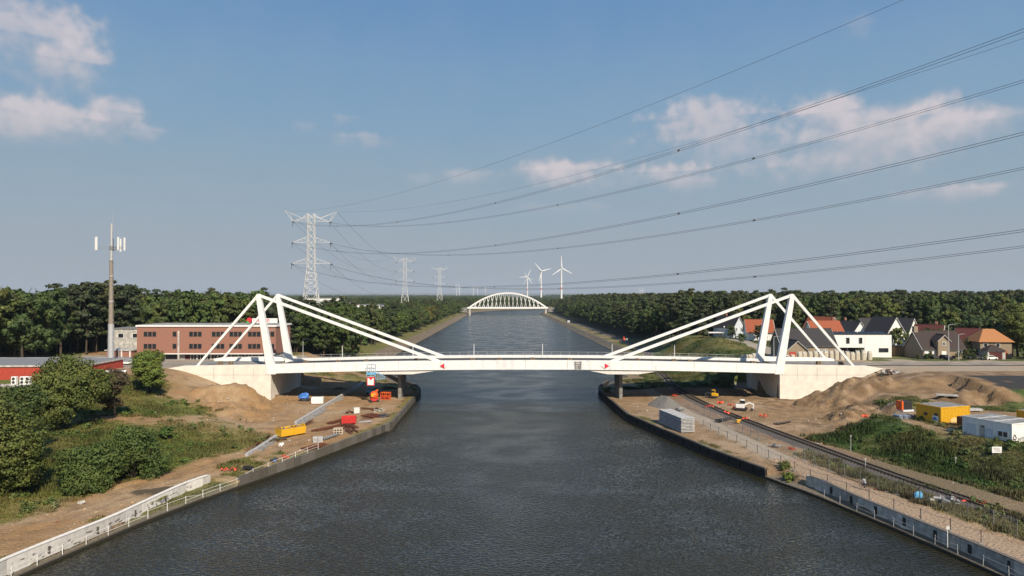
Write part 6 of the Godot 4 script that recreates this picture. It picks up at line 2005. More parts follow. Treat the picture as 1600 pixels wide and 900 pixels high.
	heap("stone_heap", "scattered lumps of earth on the big west sand heap", "stones", on(-60.0, -150.0), 4.0, 6.0, 0.1, 7, [M.wood, M.old_stone], 19, "stone", 0.2, 0.4, 1.4)
	o = thing("white_van", "white vehicle half hidden behind the bush beside the mast foot", "van", on(-94.5, -163.0), 0.4)
	g = Geo.new()
	g.bevel(Vector3(0, 1.3, 0), Vector3(4.6, 1.9, 1.9), 0.2)
	part("body", g, M.white, o)
	part("windscreen", gbox(Vector3(1.9, 1.7, 0), Vector3(0.85, 0.6, 1.7)), M.glass, o)
	for x in [-1.5, 1.5]:
		g = Geo.new()
		g.tube(Vector3(x, 0.36, 0.75), Vector3(x, 0.36, 0.98), 0.36, 0.36, 12)
		part("wheel", g, M.black, o)
	# --- east bench: slab stack, gravel, machines
	var b := Basis(Vector3.UP, -0.19)
	var s0: Node3D
	var ord := ["lowest", "second lowest", "third from the bottom", "fourth from the bottom", "fifth from the bottom", "fifth from the top", "fourth from the top", "third from the top", "second from the top", "topmost"]
	for k in 10:
		var lb: String = "layer of grey concrete slabs, %s in the stack on the east quay" % ord[k]
		var p := Vector3(34.85, 1.62 + 0.3 * k, -145.3)
		if k == 0:
			s0 = thing("slab_layer", lb, "concrete slab", p, 0.2, "slab layers stacked on the east quay")
			for q in 5:
				g = Geo.new()
				g.bevel(Vector3(0, 0.2, -4.5 + 2.25 * q), Vector3(2.95, 0.17, 2.2), 0.025)
				part("slab", g, M.slab, s0)
			for q in 5:
				for x in [-1.1, 1.1]: part("batten", gbox(Vector3(x, 0.055, -4.5 + 2.25 * q), Vector3(0.1, 0.11, 2.0)), M.sleeper, s0)
		else: dup(s0, p + Vector3(0.04 * sin(k * 2.1), 0, 0.05 * cos(k * 1.7)), 0.2 + 0.006 * sin(k * 3.0), lb)
	o = thing("gravel_heap", "steep heap of grey gravel behind the slab stack", "gravel heap", Vector3(38.6, 1.5, -173.0), 0.5)
	g = Geo.new()
	var nn := 26
	var hp := func(i: int, j: int) -> Vector3:
		var x := (i - nn / 2.0) / nn * 8.0
		var z := (j - nn / 2.0) / nn * 11.0
		var d := sqrt(pow(x / 3.6, 2) + pow(maxf(absf(z) - 1.4, 0.0) / 3.4, 2))
		return Vector3(x, maxf(-0.2, 2.7 * (1.0 - d) + 0.15 * N2.get_noise_2d(x * 20, z * 20)), z)
	for i in nn:
		for j in nn: g.quad(hp.call(i, j + 1), hp.call(i, j), hp.call(i + 1, j), hp.call(i + 1, j + 1))
	part("gravel", g, M.grey_gravel, o)
	digger("mini_digger", "white mini digger with lowered white bucket on the sand by the track", on(54.4, -162.0), -0.4, 1.0, M.white, M.white, 0.4)
	digger("loader", "small yellow machine at the edge of the bridge shadow beyond the track", on(54.0, -183.0), 2.6, 0.8, M.yellow, M.dark_grey, 0.2)
	rods("pipe_bundle", "dark beams lying beside the path fence in front of the mini digger", on(46.6, -151.0, 0.1), -0.9, 4.6, 7, 1.2, M.black, 0.14, 21)
	rods("pipe_bundle", "dark beam on the sand beyond the track to the right of the mini digger", on(57.8, -146.5, 0.1), -1.0, 5.0, 4, 0.6, M.sleeper, 0.16, 22)
	rods("pipe_bundle", "rusty rails lying parallel to the track near the mini digger", on(51.3, -149.0, 0.1), 0.25, 10.0, 4, 0.8, M.rail, 0.09, 23)
	o = thing("compactor", "small yellow compactor beside the dark beams", "compactor", on(48.8, -147.5), 0.5)
	g = Geo.new()
	g.bevel(Vector3(0, 0.5, 0), Vector3(1.3, 0.6, 0.7), 0.08)
	part("body", g, M.yellow, o)
	g = Geo.new()
	g.tube(Vector3(-0.5, 0.7, 0), Vector3(-1.2, 1.3, 0), 0.05, 0.05, 6)
	part("handle", g, M.black, o)
	g = Geo.new()
	g.tube(Vector3(0.5, 0.35, -0.4), Vector3(0.5, 0.35, 0.4), 0.35, 0.35, 12)
	part("drum", g, M.dark_grey, o)
	heap("rubble_heap", "dark rubble behind the gravel heap on the east quay", "rubble", on(40.5, -166.0), 2.2, 1.4, 0.4, 22, [M.sleeper, M.grey], 24, "piece", 0.2, 0.8)
	heap("rubble_heap", "grey hose coils and scrap on the grass by the path fence", "scrap", on(48.9, -127.0), 1.2, 1.0, 0.4, 14, [M.grey, M.dark_grey], 25, "piece", 0.15, 0.6)
	heap("rubble_heap", "plastic sheets and rubbish bags between the path and the track", "rubbish", on(58.4, -93.0), 3.0, 1.6, 0.8, 30, [M.grey, M.off_white, M.dark_grey, M.black], 26, "piece", 0.3, 1.0)
	o = thing("blue_sheeting", "turquoise blue sheeting bundled on the rubbish between path and track", "sheeting", on(55.8, -94.0))
	g = Geo.new()
	r.seed = 31
	g.ball(Vector3(0, 0.55, 0), Vector3(0.55, 0.75, 0.45), 6, 9, 0.3, r)
	part("sheeting", g, M.light_blue, o)
	heap("rubble_heap", "pale twisted metal scrap behind the yellow site container", "scrap", on(74.5, -141.0), 3.0, 2.2, 1.2, 46, [M.grey, M.gravel, M.old_stone, M.wood], 27, "piece", 0.2, 1.4, 0.4)
	heap("rubble_heap", "broken branches and pipes on the big east sand heap", "scrap", on(86.0, -152.0), 2.6, 1.6, 0.9, 30, [M.wood, M.grey, M.old_stone], 28, "piece", 0.2, 1.6, 0.3)
	heap("rubble_heap", "broken concrete where the east wing wall ends", "rubble", on(97.5, -176.5), 3.5, 2.0, 0.9, 34, [M.slab, M.gravel, M.rust, M.off_white], 29, "piece", 0.3, 1.2, 0.7)
	o = thing("concrete_beam", "long grey concrete beam lying on the sand behind the yellow site container", "beam", on(90.5, -138.5, 0.25), 1.5)
	for k in 2: part("beam", gbox(Vector3(0.7 * k, 0.2, 0), Vector3(0.6, 0.4, 9.0)), M.slab, o)
	o = thing("concrete_beam", "short pale concrete slab on the dirt mound, behind the long beam", "beam", on(96.0, -151.0, 0.2), 1.1)
	part("beam", gbox(Vector3(0, 0.15, 0), Vector3(1.2, 0.3, 4.2)), M.slab, o)
	o = thing("concrete_beam", "pale boards on the grassy crest of the dirt mound at the east edge", "beam", on(113.0, -141.0, 0.2), 0.7)
	for k in 3: part("beam", gbox(Vector3(0.5 * k, 0.1 + 0.1 * k, 0), Vector3(0.4, 0.12, 3.0), Basis(Vector3.UP, 0.2 * k)), M.sack, o)
	o = thing("site_generator", "dark box generator with orange frame beside the scrap heap", "generator", on(79.6, -138.5), 0.25)
	g = Geo.new()
	g.bevel(Vector3(0, 1.35, 0), Vector3(2.2, 1.7, 1.5), 0.08)
	part("case", g, M.black, o)
	part("side_panel", gbox(Vector3(-1.3, 1.4, 0), Vector3(0.4, 1.8, 1.5)), M.orange, o)
	part("trailer", gbox(Vector3(0, 0.35, 0.1), Vector3(2.6, 0.4, 1.6)), M.blueish_white, o)
	o = thing("tarpaulin_stack", "low stack under blue-grey tarpaulin left of the yellow site container", "tarpaulin", on(75.0, -131.5), 0.4)
	for k in 3:
		g = Geo.new()
		g.bevel(Vector3(1.2 * k - 1.2, 0.45, 0.2 * k), Vector3(1.15, 0.9 - 0.12 * k, 1.7), 0.18)
		part("cover", g, M.blueish_grey, o)

func cabin(nm: String, label: String, at: Vector3, turn: float, sx: float, sy: float, sz: float, wall: Material, corr := 0) -> Node3D:
	var o := thing(nm, label, "site container", at, turn)
	var g := Geo.new()
	g.box(Vector3(0, sy / 2, 0), Vector3(sx - 0.1, sy - 0.1, sz - 0.1))
	if corr:
		for k in corr:
			g.box(Vector3(-sx / 2 + 0.3 + (sx - 0.6) * k / (corr - 1.0), sy / 2, 0), Vector3(0.1, sy - 0.3, sz - 0.02))
		for k in int(corr * sz / sx):
			g.box(Vector3(0, sy / 2, -sz / 2 + 0.3 + (sz - 0.6) * k / maxf(1.0, int(corr * sz / sx) - 1.0)), Vector3(sx - 0.02, sy - 0.3, 0.1))
	part("wall", g, wall, o)
	g = Geo.new()
	for x in [-1.0, 1.0]:
		for z in [-1.0, 1.0]: g.box(Vector3(x * (sx / 2 - 0.06), sy / 2, z * (sz / 2 - 0.06)), Vector3(0.16, sy, 0.16))
	for y in [0.08, sy - 0.06]:
		for s in [-1.0, 1.0]:
			g.box(Vector3(0, y, s * (sz / 2 - 0.07)), Vector3(sx - 0.2, 0.18, 0.158))
			g.box(Vector3(s * (sx / 2 - 0.07), y, 0), Vector3(0.158, 0.178, sz - 0.2))
	part("frame", g, wall, o)
	g = Geo.new()
	g.box(Vector3(0, sy + 0.02, 0), Vector3(sx - 0.3, 0.07, sz - 0.3))
	for k in 5: g.box(Vector3(-sx / 2 + sx * (k + 0.5) / 5.0, sy + 0.07, 0), Vector3(0.1, 0.05, sz - 0.35))
	part("roof", g, M.roof_gravel, o)
	return o

func text(parent: Node, s: String, at: Vector3, size: float, b: Basis, m: Material) -> void:
	var t := TextMesh.new()
	var f := SystemFont.new()
	f.font_names = PackedStringArray(["Droid Sans"])
	t.font = f
	t.text = s
	t.font_size = 64
	t.pixel_size = size / 64.0
	t.depth = 0.03
	t.horizontal_alignment = HORIZONTAL_ALIGNMENT_LEFT
	var o := pm("lettering", t, m, parent)
	o.transform = Transform3D(b, at)

func emblem(parent: Node, at: Vector3, s: float, b: Basis, m: Material) -> void:
	var g := Geo.new()   # an open triangle of three folded strips
	var p := [Vector3(0, 0.55, 0) * s, Vector3(-0.5, -0.35, 0) * s, Vector3(0.5, -0.35, 0) * s]
	for k in 3:
		var a: Vector3 = p[k].lerp(p[(k + 1) % 3], 0.12)
		var e: Vector3 = p[k].lerp(p[(k + 1) % 3], 0.86)
		g.beam(at + b * a, at + b * e, 0.17 * s, 0.05 - 0.004 * k, b.z)
	part("emblem", g, m, parent)

func make_containers() -> void:
	var turn := 0.36
	# yellow container: long lit side towards the water
	var y := cabin("yellow_container", "yellow site container with white and blue logo on its shaded end", on(81.0, -128.6) * Vector3(1, 0, 1) + Vector3(0, 5.55, 0), 0.3, 7.0, 3.6, 5.2, M.yellow, 20)
	var be := Basis(Vector3.UP, -PI / 2)
	var g := Geo.new()
	g.poly(PackedVector2Array([Vector2(-0.6, -0.65), Vector2(0.6, -0.65), Vector2(0.6, 0.75), Vector2(-0.6, 0.75)]), 0.05, 0.0, be, Vector3(-3.5, 1.2, 1.5))
	part("logo_board", g, M.white, y)
	g = Geo.new()
	var ring := PackedVector2Array()
	for k in 16: ring.append(Vector2(-0.12 + 0.42 * cos(TAU * k / 16), 0.05 + 0.5 * sin(TAU * k / 16)))
	g.poly(ring, 0.09, 0.0, be, Vector3(-3.5, 1.2, 1.5))
	part("logo_disc", g, M.blue, y)
	part("vent", gbox(Vector3(-3.54, 2.2, 1.6), Vector3(0.08, 0.4, 0.7)), M.dark_grey, y)
	part("vent", gbox(Vector3(-3.54, 2.0, -0.6), Vector3(0.08, 0.5, 0.7)), M.dark_grey, y)
	g = Geo.new()
	g.poly(PackedVector2Array([Vector2(-1.6, 0.3), Vector2(-1.3, 1.4), Vector2(-0.3, 1.7), Vector2(0.6, 1.3), Vector2(2.4, 1.35), Vector2(3.0, 0.6), Vector2(1.8, 0.2), Vector2(0.3, 0.35)]), 0.02, 0.0, Basis(), Vector3(0.2, 0, 2.6))
	mat("faded_yellow", Color(0.75, 0.5, 0.2), 0.7)
	part("faded_patch", g, M.faded_yellow, y)
	cabin("rusty_container", "small brown-orange steel container between the yellow and white ones", Vector3(81.6, 5.55, -122.4), 0.36, 2.4, 2.4, 2.4, M.rust_orange, 8)
	cabin("yellow_container", "second yellow container with a grey roof behind the white site offices", Vector3(98.5, 5.6, -128.5), 0.2, 6.0, 2.5, 2.6, M.yellow, 16)
	# three white office cabins side by side; their ends face the track
	var ux := Basis(Vector3.UP, turn)
	for k in 3:
		var lb: String = ["white site office cabin with a window and large lettering on its sunlit end", "middle white site office cabin with a door", "white site office cabin with lettering, next to the brown container"][k]
		var c := Vector3(82.6, 5.6, -111.6) + ux * Vector3(0.0, 0.0, -2.72 * k)
		var o := cabin("office_cabin", lb, c, turn, 7.2, 3.6, 2.68, M.white)
		var e := Basis(Vector3.UP, -PI / 2)
		if k == 0:
			window(o, Vector3(-3.58, 1.75, -0.05), 1.7, 1.0, M.white, e, 2)
			text(o, "aelterman", Vector3(-3.6, 0.62, -0.85), 0.36, e, M.dark_grey)
			emblem(o, Vector3(-3.62, 0.75, -1.05), 0.42, e, M.dark_grey)
			text(o, "aelterman", Vector3(-2.25, 1.1, 1.3), 0.95, Basis(), M.dark_grey)
			emblem(o, Vector3(-2.9, 1.45, 1.31), 0.95, Basis(), M.dark_grey)
		elif k == 1:
			part("door", gbox(Vector3(-3.6, 1.15, 0.35), Vector3(0.08, 2.2, 1.1)), M.blueish_white, o)
			part("lamp", gbox(Vector3(-3.62, 2.4, -0.6), Vector3(0.12, 0.25, 0.4)), M.dark_grey, o)
			part("panel", gbox(Vector3(-3.58, 1.4, -0.75), Vector3(0.06, 2.4, 0.9)), M.off_white, o)
		else:
			part("panel", gbox(Vector3(-3.58, 1.7, -0.05), Vector3(0.06, 1.7, 1.9)), M.blueish_white, o)
			text(o, "aelterman", Vector3(-3.6, 0.62, -0.6), 0.36, e, M.dark_grey)
			emblem(o, Vector3(-3.62, 0.75, -0.85), 0.42, e, M.dark_grey)
	# white notice on the slope
	var s := thing("notice_board", "small white notice board standing at the track of the yard below the white cabins", "sign", on(75.2, -106.2))
	part("board", gbox(Vector3(0, 0.95, 0.05), Vector3(1.5, 0.95, 0.06)), M.white, s)
	for q in 4: part("line", gbox(Vector3(-0.05 + 0.05 * q, 1.2 - 0.16 * q, 0.09), Vector3(1.0 - 0.15 * (q % 2), 0.05, 0.02)), M.grey, s)
	g = Geo.new()
	for x in [-0.6, 0.6]: g.tube(Vector3(x, 0, 0), Vector3(x, 1.4, 0), 0.04, 0.04, 6)
	part("post", g, M.grey, s)
	var f := fence_panel_proto("single mesh fence panel standing before the sunlit end of the white cabins", "mesh panel at the cabins")
	f.position = on(83.0, -105.8)
	f.rotation.y = 0.2
	heap("board_heap", "white board on the dirt track below the yellow container", "boards", on(77.4, -119.4), 0.5, 0.4, 0.2, 4, [M.white, M.dark_grey], 40, "board", 0.7, 1.6, 0.2)

	# sacks lined up behind the east half of the bridge
	var r := RandomNumberGenerator.new(); r.seed = 6
	var sk: Node3D
	var n := 0
	for q in [[68.3, 1.1], [69.5, 1.5], [70.6, 1.7], [71.8, 2.0], [73.0, 1.9], [74.1, 2.1], [88.4, 2.5], [90.0, 2.7], [91.6, 2.8], [93.1, 2.8], [94.7, 2.6], [96.3, 2.9], [97.8, 2.8], [99.4, 2.5], [100.9, 2.3], [102.6, 2.8], [104.2, 2.9], [85.4, 2.3], [86.8, 2.4], [106.0, 2.6], [83.2, 1.6], [81.6, 1.5]]:
		var left: bool = q[0] < 78.0
		var lb := "pale big sack in the short row left of the east pylons" if left else "pale tall sack in the long row behind the east backstays"
		var gr := "sacks left of the east pylons" if left else "sacks right of the east pylons"
		var p := Vector3(q[0], 10.4, -202.5 - r.randf() * 0.5)
		if sk == null:
			sk = thing("big_sack", lb, "sack", p, 0.0, gr)
			var b := Geo.new()
			b.bevel(Vector3(0, 0.48, 0), Vector3(1.2, 0.96, 1.15), 0.22)
			part("bag", b, M.sack, sk)
			b = Geo.new()
			for x in [-0.42, 0.42]:
				for z in [-0.4, 0.4]: b.beam(Vector3(x, 0.9, z), Vector3(x * 0.7, 1.02, z * 0.7), 0.14, 0.05)
			part("loop", b, M.white, sk)
			sk.scale.y = q[1]
		else:
			dup(sk, p, r.randf_range(-0.15, 0.15), lb, Vector3(r.randf_range(0.95, 1.1), q[1] + r.randf_range(-0.1, 0.1), 1.0)).set_meta("group", gr)
		n += 1
	# street lamps and poles
	street_lamp(Vector3(-66.3, 10.4, -186.5), 9.6, "tall thin street lamp just right of the front west pylon")
	street_lamp(Vector3(-63.0, 8.6, -206.0), 7.6, "lamp post behind the bridge deck, right of the rear west pylon")
	street_lamp(Vector3(-118.5, 8.4, -206.0), 6.0, "lamp post in front of the small red annex")
	street_lamp(Vector3(126.5, 10.4, -198.0), 10.5, "tall street lamp in front of the cream house's east end")
	street_lamp(Vector3(131.0, 10.4, -200.5), 7.6, "shorter lamp post just right of the tall street lamp")
	street_lamp(Vector3(79.5, 10.4, -207.5), 6.5, "lamp post among the shrubs left of the east pylons")
	for q in [[74.0, -318.0, 3.0, "white-topped post at the wood's edge, left of the pair"], [79.5, -312.0, 3.6, "white-topped post at the wood's edge, right of the pair"], [95.0, -306.0, 5.0, "white lamp post beside the carport"]]:
		var o := thing("marker_post", q[3], "post", on(q[0], q[1]))
		var b := Geo.new()
		b.tube(Vector3.ZERO, Vector3(0, q[2], 0), 0.1, 0.09, 6)
		part("post", b, M.grey, o)
		part("head", gbox(Vector3(0, q[2], 0), Vector3(0.45, 0.6, 0.4)), M.white, o)
	# bits along the far banks
	var o2 := thing("barrier", "white concrete barrier across the bank path beyond the west half of the bridge", "barrier", on(-49.0, -262.0) + Vector3(-11.0, 0, -22), 0.15)
	for k in 3:
		var b := Geo.new()
		b.bevel(Vector3(-2.6 + 2.6 * k, 0.5, 0), Vector3(2.5, 1.1, 0.5), 0.1)
		part("barrier_block", b, M.white, o2)
	o2 = thing("moored_marker", "small red and white marker hut on the east bank beyond the bridge", "marker", on(66.5, -398.0), 0.2)
	part("box", gbox(Vector3(0, 0.8, 0), Vector3(1.6, 1.6, 1.4)), M.white, o2)
	part("red_top", gbox(Vector3(-1.3, 1.4, 0), Vector3(0.9, 2.6, 0.9)), M.net, o2)
	o2 = thing("bank_sign", "small pale sign on the far east bank near the arch bridge", "sign", on(53.0, -640.0), 0.0)
	part("plate", gbox(Vector3(0, 2.0, 0), Vector3(2.2, 1.8, 0.2)), M.blueish_white, o2)
	part("post", gbox(Vector3(0, 0.6, -0.1), Vector3(0.2, 2.0, 0.2)), M.grey, o2)
	for k in 5:
		var w := thing("white_bollard", "row of small white bollards beside the path beyond the west end of the bridge", "bollard", on(-63.5 - 1.6 * k, -270.0 - 2.5 * k), 0.0, "bollards beyond the west end")
		var b := Geo.new()
		b.tube(Vector3.ZERO, Vector3(0, 1.7, 0), 0.35, 0.25, 8)
		part("post", b, M.white, w)
	for q in [[106.5, -180.9], [112.0, -180.4]]:
		pass
	var kb := Geo.new()
	for k in 16: kb.box(Vector3(99.0 + 5.0 * k, 10.52, -186.0), Vector3(4.94, 0.24, 0.3))
	struct("kerb", kb, M.dark_grey)
	kb = Geo.new()
	kb.quad(Vector3(95.0, 10.44, -187.0), Vector3(95.0, 10.44, -196.5), Vector3(180.0, 10.44, -196.5), Vector3(180.0, 10.44, -187.0))
	struct("road", kb, M.asphalt_pale)
	kb = Geo.new()
	kb.quad(Vector3(-180.0, 10.44, -184.0), Vector3(-180.0, 10.44, -198.0), Vector3(-88.0, 10.44, -198.0), Vector3(-88.0, 10.44, -184.0))
	struct("road", kb, M.asphalt_pale)
# ---------------------------------------------------------------- the cyclist
# a body as one surface: smooth union of tapered capsules, meshed as surface nets
func capsule_field(p: Vector3, bones: Array, k: float) -> float:
	var d := 1e9
	for b in bones:
		var a: Vector3 = b[0]
		var e: Vector3 = b[1]
		var ae := e - a
		var t := clampf((p - a).dot(ae) / maxf(ae.length_squared(), 1e-8), 0.0, 1.0)
		var q := (p - a - ae * t).length() - lerpf(b[2], b[3], t)
		var h := clampf(0.5 + 0.5 * (d - q) / k, 0.0, 1.0)
		d = q if d > 1e8 else lerpf(d, q, h) - k * h * (1.0 - h)
	return d

func nets(g: Geo, bones: Array, cell: float, k: float) -> void:
	var lo := Vector3.ONE * 1e9
	var hi := -lo
	for b in bones:
		for i in 2:
			var r: Vector3 = Vector3.ONE * (b[2 + i] + cell * 2.0 + k)
			lo = lo.min(b[i] - r); hi = hi.max(b[i] + r)
	var n := Vector3i(((hi - lo) / cell).ceil()) + Vector3i.ONE
	var f := PackedFloat32Array()
	f.resize(n.x * n.y * n.z)
	for z in n.z:
		for y in n.y:
			for x in n.x: f[x + n.x * (y + n.y * z)] = capsule_field(lo + Vector3(x, y, z) * cell, bones, k)
	var at := {}
	var off := [Vector3i(0, 0, 0), Vector3i(1, 0, 0), Vector3i(0, 1, 0), Vector3i(1, 1, 0), Vector3i(0, 0, 1), Vector3i(1, 0, 1), Vector3i(0, 1, 1), Vector3i(1, 1, 1)]
	var ed := [[0, 1], [2, 3], [4, 5], [6, 7], [0, 2], [1, 3], [4, 6], [5, 7], [0, 4], [1, 5], [2, 6], [3, 7]]
	for z in n.z - 1:
		for y in n.y - 1:
			for x in n.x - 1:
				var val := []
				for o in off: val.append(f[x + o.x + n.x * (y + o.y + n.y * (z + o.z))])
				var s := Vector3.ZERO
				var c := 0
				for e in ed:
					var a: float = val[e[0]]
					var b: float = val[e[1]]
					if (a < 0.0) != (b < 0.0):
						s += Vector3(off[e[0]]).lerp(Vector3(off[e[1]]), a / (a - b))
						c += 1
				if c: at[Vector3i(x, y, z)] = lo + (Vector3(x, y, z) + s / c) * cell
	var nm := func(p: Vector3) -> Vector3:
		var h := cell * 0.5
		return Vector3(capsule_field(p + Vector3(h, 0, 0), bones, k) - capsule_field(p - Vector3(h, 0, 0), bones, k), capsule_field(p + Vector3(0, h, 0), bones, k) - capsule_field(p - Vector3(0, h, 0), bones, k), capsule_field(p + Vector3(0, 0, h), bones, k) - capsule_field(p - Vector3(0, 0, h), bones, k)).normalized()
	var nv := {}
	for key in at: nv[key] = nm.call(at[key])
	var dirs := [Vector3i(1, 0, 0), Vector3i(0, 1, 0), Vector3i(0, 0, 1)]
	for z in range(1, n.z - 1):
		for y in range(1, n.y - 1):
			for x in range(1, n.x - 1):
				var v0 := f[x + n.x * (y + n.y * z)]
				for d in 3:
					var o: Vector3i = dirs[d]
					var v1 := f[x + o.x + n.x * (y + o.y + n.y * (z + o.z))]
					if (v0 < 0.0) == (v1 < 0.0): continue
					var u: Vector3i = dirs[(d + 1) % 3]
					var w: Vector3i = dirs[(d + 2) % 3]
					var p := Vector3i(x, y, z)
					var q := [p - u - w, p - w, p, p - u]
					if q.any(func(m): return not at.has(m)): continue
					if v0 < 0.0: q.reverse()
					g.trin(at[q[0]], at[q[1]], at[q[2]], nv[q[0]], nv[q[1]], nv[q[2]])
					g.trin(at[q[0]], at[q[2]], at[q[3]], nv[q[0]], nv[q[2]], nv[q[3]])

func make_cyclist() -> void:
	var at := on(51.0, -99.2)
	var turn := 1.92
	var bk := thing("bicycle", "dark bicycle ridden along the east gravel path", "bicycle", at, turn)
	var g: Geo
	for x in [-0.52, 0.52]:
		g = Geo.new()
		for k in 24:
			var a := TAU * k / 24
			var b := TAU * (k + 1) / 24
			g.tube(Vector3(x + 0.34 * cos(a), 0.35 + 0.34 * sin(a), 0), Vector3(x + 0.34 * cos(b), 0.35 + 0.34 * sin(b), 0), 0.022, 0.022, 5, false)
		for k in 8: g.tube(Vector3(x, 0.35, 0), Vector3(x + 0.33 * cos(TAU * k / 8), 0.35 + 0.33 * sin(TAU * k / 8), 0), 0.005, 0.005, 4, false)
		part("wheel", g, M.black, bk)
	g = Geo.new()
	for q in [[-0.52, 0.35, -0.1, 0.36], [-0.1, 0.36, 0.38, 0.8], [-0.1, 0.36, -0.25, 0.85], [-0.25, 0.8, 0.36, 0.82], [-0.52, 0.35, -0.24, 0.8], [0.52, 0.35, 0.36, 0.9]]: g.tube(Vector3(q[0], q[1], 0), Vector3(q[2], q[3], 0), 0.02, 0.02, 6)
	part("frame", g, M.dark_grey, bk)
	g = Geo.new()
	g.tube(Vector3(0.36, 0.98, -0.28), Vector3(0.36, 0.98, 0.28), 0.016, 0.016, 6); g.tube(Vector3(0.36, 0.88, 0), Vector3(0.36, 0.98, 0), 0.016, 0.016, 6)
	part("handlebar", g, M.black, bk)
	g = Geo.new()
	g.bevel(Vector3(-0.27, 0.93, 0), Vector3(0.26, 0.07, 0.15), 0.03)
	part("saddle", g, M.black, bk)
	var o := thing("person", "cyclist in grey shirt and dark trousers riding along the east path", "person", at, turn)
	var bones := [[Vector3(-0.24, 1.0, 0), Vector3(-0.1, 1.26, 0), 0.145, 0.13], [Vector3(-0.1, 1.26, 0), Vector3(0.0, 1.46, 0), 0.14, 0.15], [Vector3(0.0, 1.48, -0.17), Vector3(0.0, 1.48, 0.17), 0.075, 0.075], [Vector3(0.02, 1.52, 0), Vector3(0.06, 1.64, 0), 0.055, 0.055]]
	for s in [-1.0, 1.0]:
		var ft := Vector3(-0.1 + s * 0.14, 0.36 - s * 0.12, s * 0.12)
		var knee := Vector3(0.16 + s * 0.06, 0.78 - s * 0.06, s * 0.11)
		bones.append([Vector3(-0.22, 0.98, s * 0.09), knee, 0.088, 0.062])
		bones.append([knee, ft + Vector3(-0.05, 0.09, 0), 0.06, 0.042])
		bones.append([ft + Vector3(-0.07, 0.05, 0), ft + Vector3(0.15, 0.02, 0), 0.042, 0.035])
		bones.append([Vector3(0.0, 1.46, s * 0.19), Vector3(0.12, 1.2, s * 0.24), 0.05, 0.042])
		bones.append([Vector3(0.12, 1.2, s * 0.24), Vector3(0.33, 1.02, s * 0.23), 0.04, 0.03])
	g = Geo.new()
	nets(g, bones, 0.03, 0.04)
	part("body", g, M.denim, o)
	g = Geo.new()
	nets(g, [[Vector3(-0.22, 1.04, 0), Vector3(-0.1, 1.26, 0), 0.158, 0.148], [Vector3(-0.1, 1.26, 0), Vector3(0.0, 1.47, 0), 0.15, 0.16], [Vector3(0.0, 1.48, -0.18), Vector3(0.0, 1.48, 0.18), 0.087, 0.087], [Vector3(0.0, 1.46, 0.19), Vector3(0.12, 1.2, 0.24), 0.064, 0.056], [Vector3(0.0, 1.46, -0.19), Vector3(0.12, 1.2, -0.24), 0.064, 0.056]], 0.03, 0.04)
	part("shirt", g, M.shirt, o)
	g = Geo.new()
	nets(g, [[Vector3(0.07, 1.76, 0), Vector3(0.1, 1.7, 0), 0.095, 0.075], [Vector3(0.185, 1.725, 0), Vector3(0.195, 1.71, 0), 0.014, 0.016], [Vector3(0.06, 1.73, 0.088), Vector3(0.06, 1.71, 0.088), 0.018, 0.012], [Vector3(0.06, 1.73, -0.088), Vector3(0.06, 1.71, -0.088), 0.018, 0.012], [Vector3(0.06, 1.6, 0), Vector3(0.07, 1.7, 0), 0.05, 0.05]], 0.012, 0.015)
	for s in [-1.0, 1.0]:
		nets(g, [[Vector3(0.31, 1.03, s * 0.23), Vector3(0.37, 1.0, s * 0.23), 0.028, 0.03], [Vector3(0.37, 1.02, s * 0.215), Vector3(0.4, 0.97, s * 0.215), 0.009, 0.008], [Vector3(0.37, 1.02, s * 0.232), Vector3(0.405, 0.965, s * 0.232), 0.009, 0.008], [Vector3(0.37, 1.02, s * 0.249), Vector3(0.4, 0.965, s * 0.249), 0.009, 0.008], [Vector3(0.37, 1.02, s * 0.265), Vector3(0.395, 0.97, s * 0.265), 0.008, 0.007], [Vector3(0.34, 1.0, s * 0.21), Vector3(0.36, 0.965, s * 0.2), 0.01, 0.009]], 0.01, 0.008)
	part("skin", g, M.skin, o)
	g = Geo.new()
	nets(g, [[Vector3(0.045, 1.79, 0), Vector3(0.03, 1.74, 0), 0.1, 0.085]], 0.015, 0.01)
	part("hair", g, M.black, o)
# ---------------------------------------------------------------- sky
func sky_color(d: Vector3) -> Color:
	var e := rad_to_deg(asin(clampf(d.y, -1.0, 1.0)))
	var stops := [[-90.0, Color(0.16, 0.17, 0.15)], [-6.0, Color(0.2, 0.22, 0.22)], [0.0, Color(0.315, 0.35, 0.39)], [4.0, Color(0.295, 0.35, 0.405)], [9.0, Color(0.24, 0.335, 0.42)], [15.0, Color(0.175, 0.305, 0.45)], [23.0, Color(0.11, 0.24, 0.44)], [45.0, Color(0.07, 0.19, 0.42)], [90.0, Color(0.05, 0.14, 0.34)]]
	for i in range(1, stops.size()):
		if e <= stops[i][0]:
			return stops[i - 1][1].lerp(stops[i][1], smoothstep(0.0, 1.0, (e - stops[i - 1][0]) / (stops[i][0] - stops[i - 1][0])) * 0.5 + 0.5 * (e - stops[i - 1][0]) / (stops[i][0] - stops[i - 1][0]))
	return stops[-1][1]

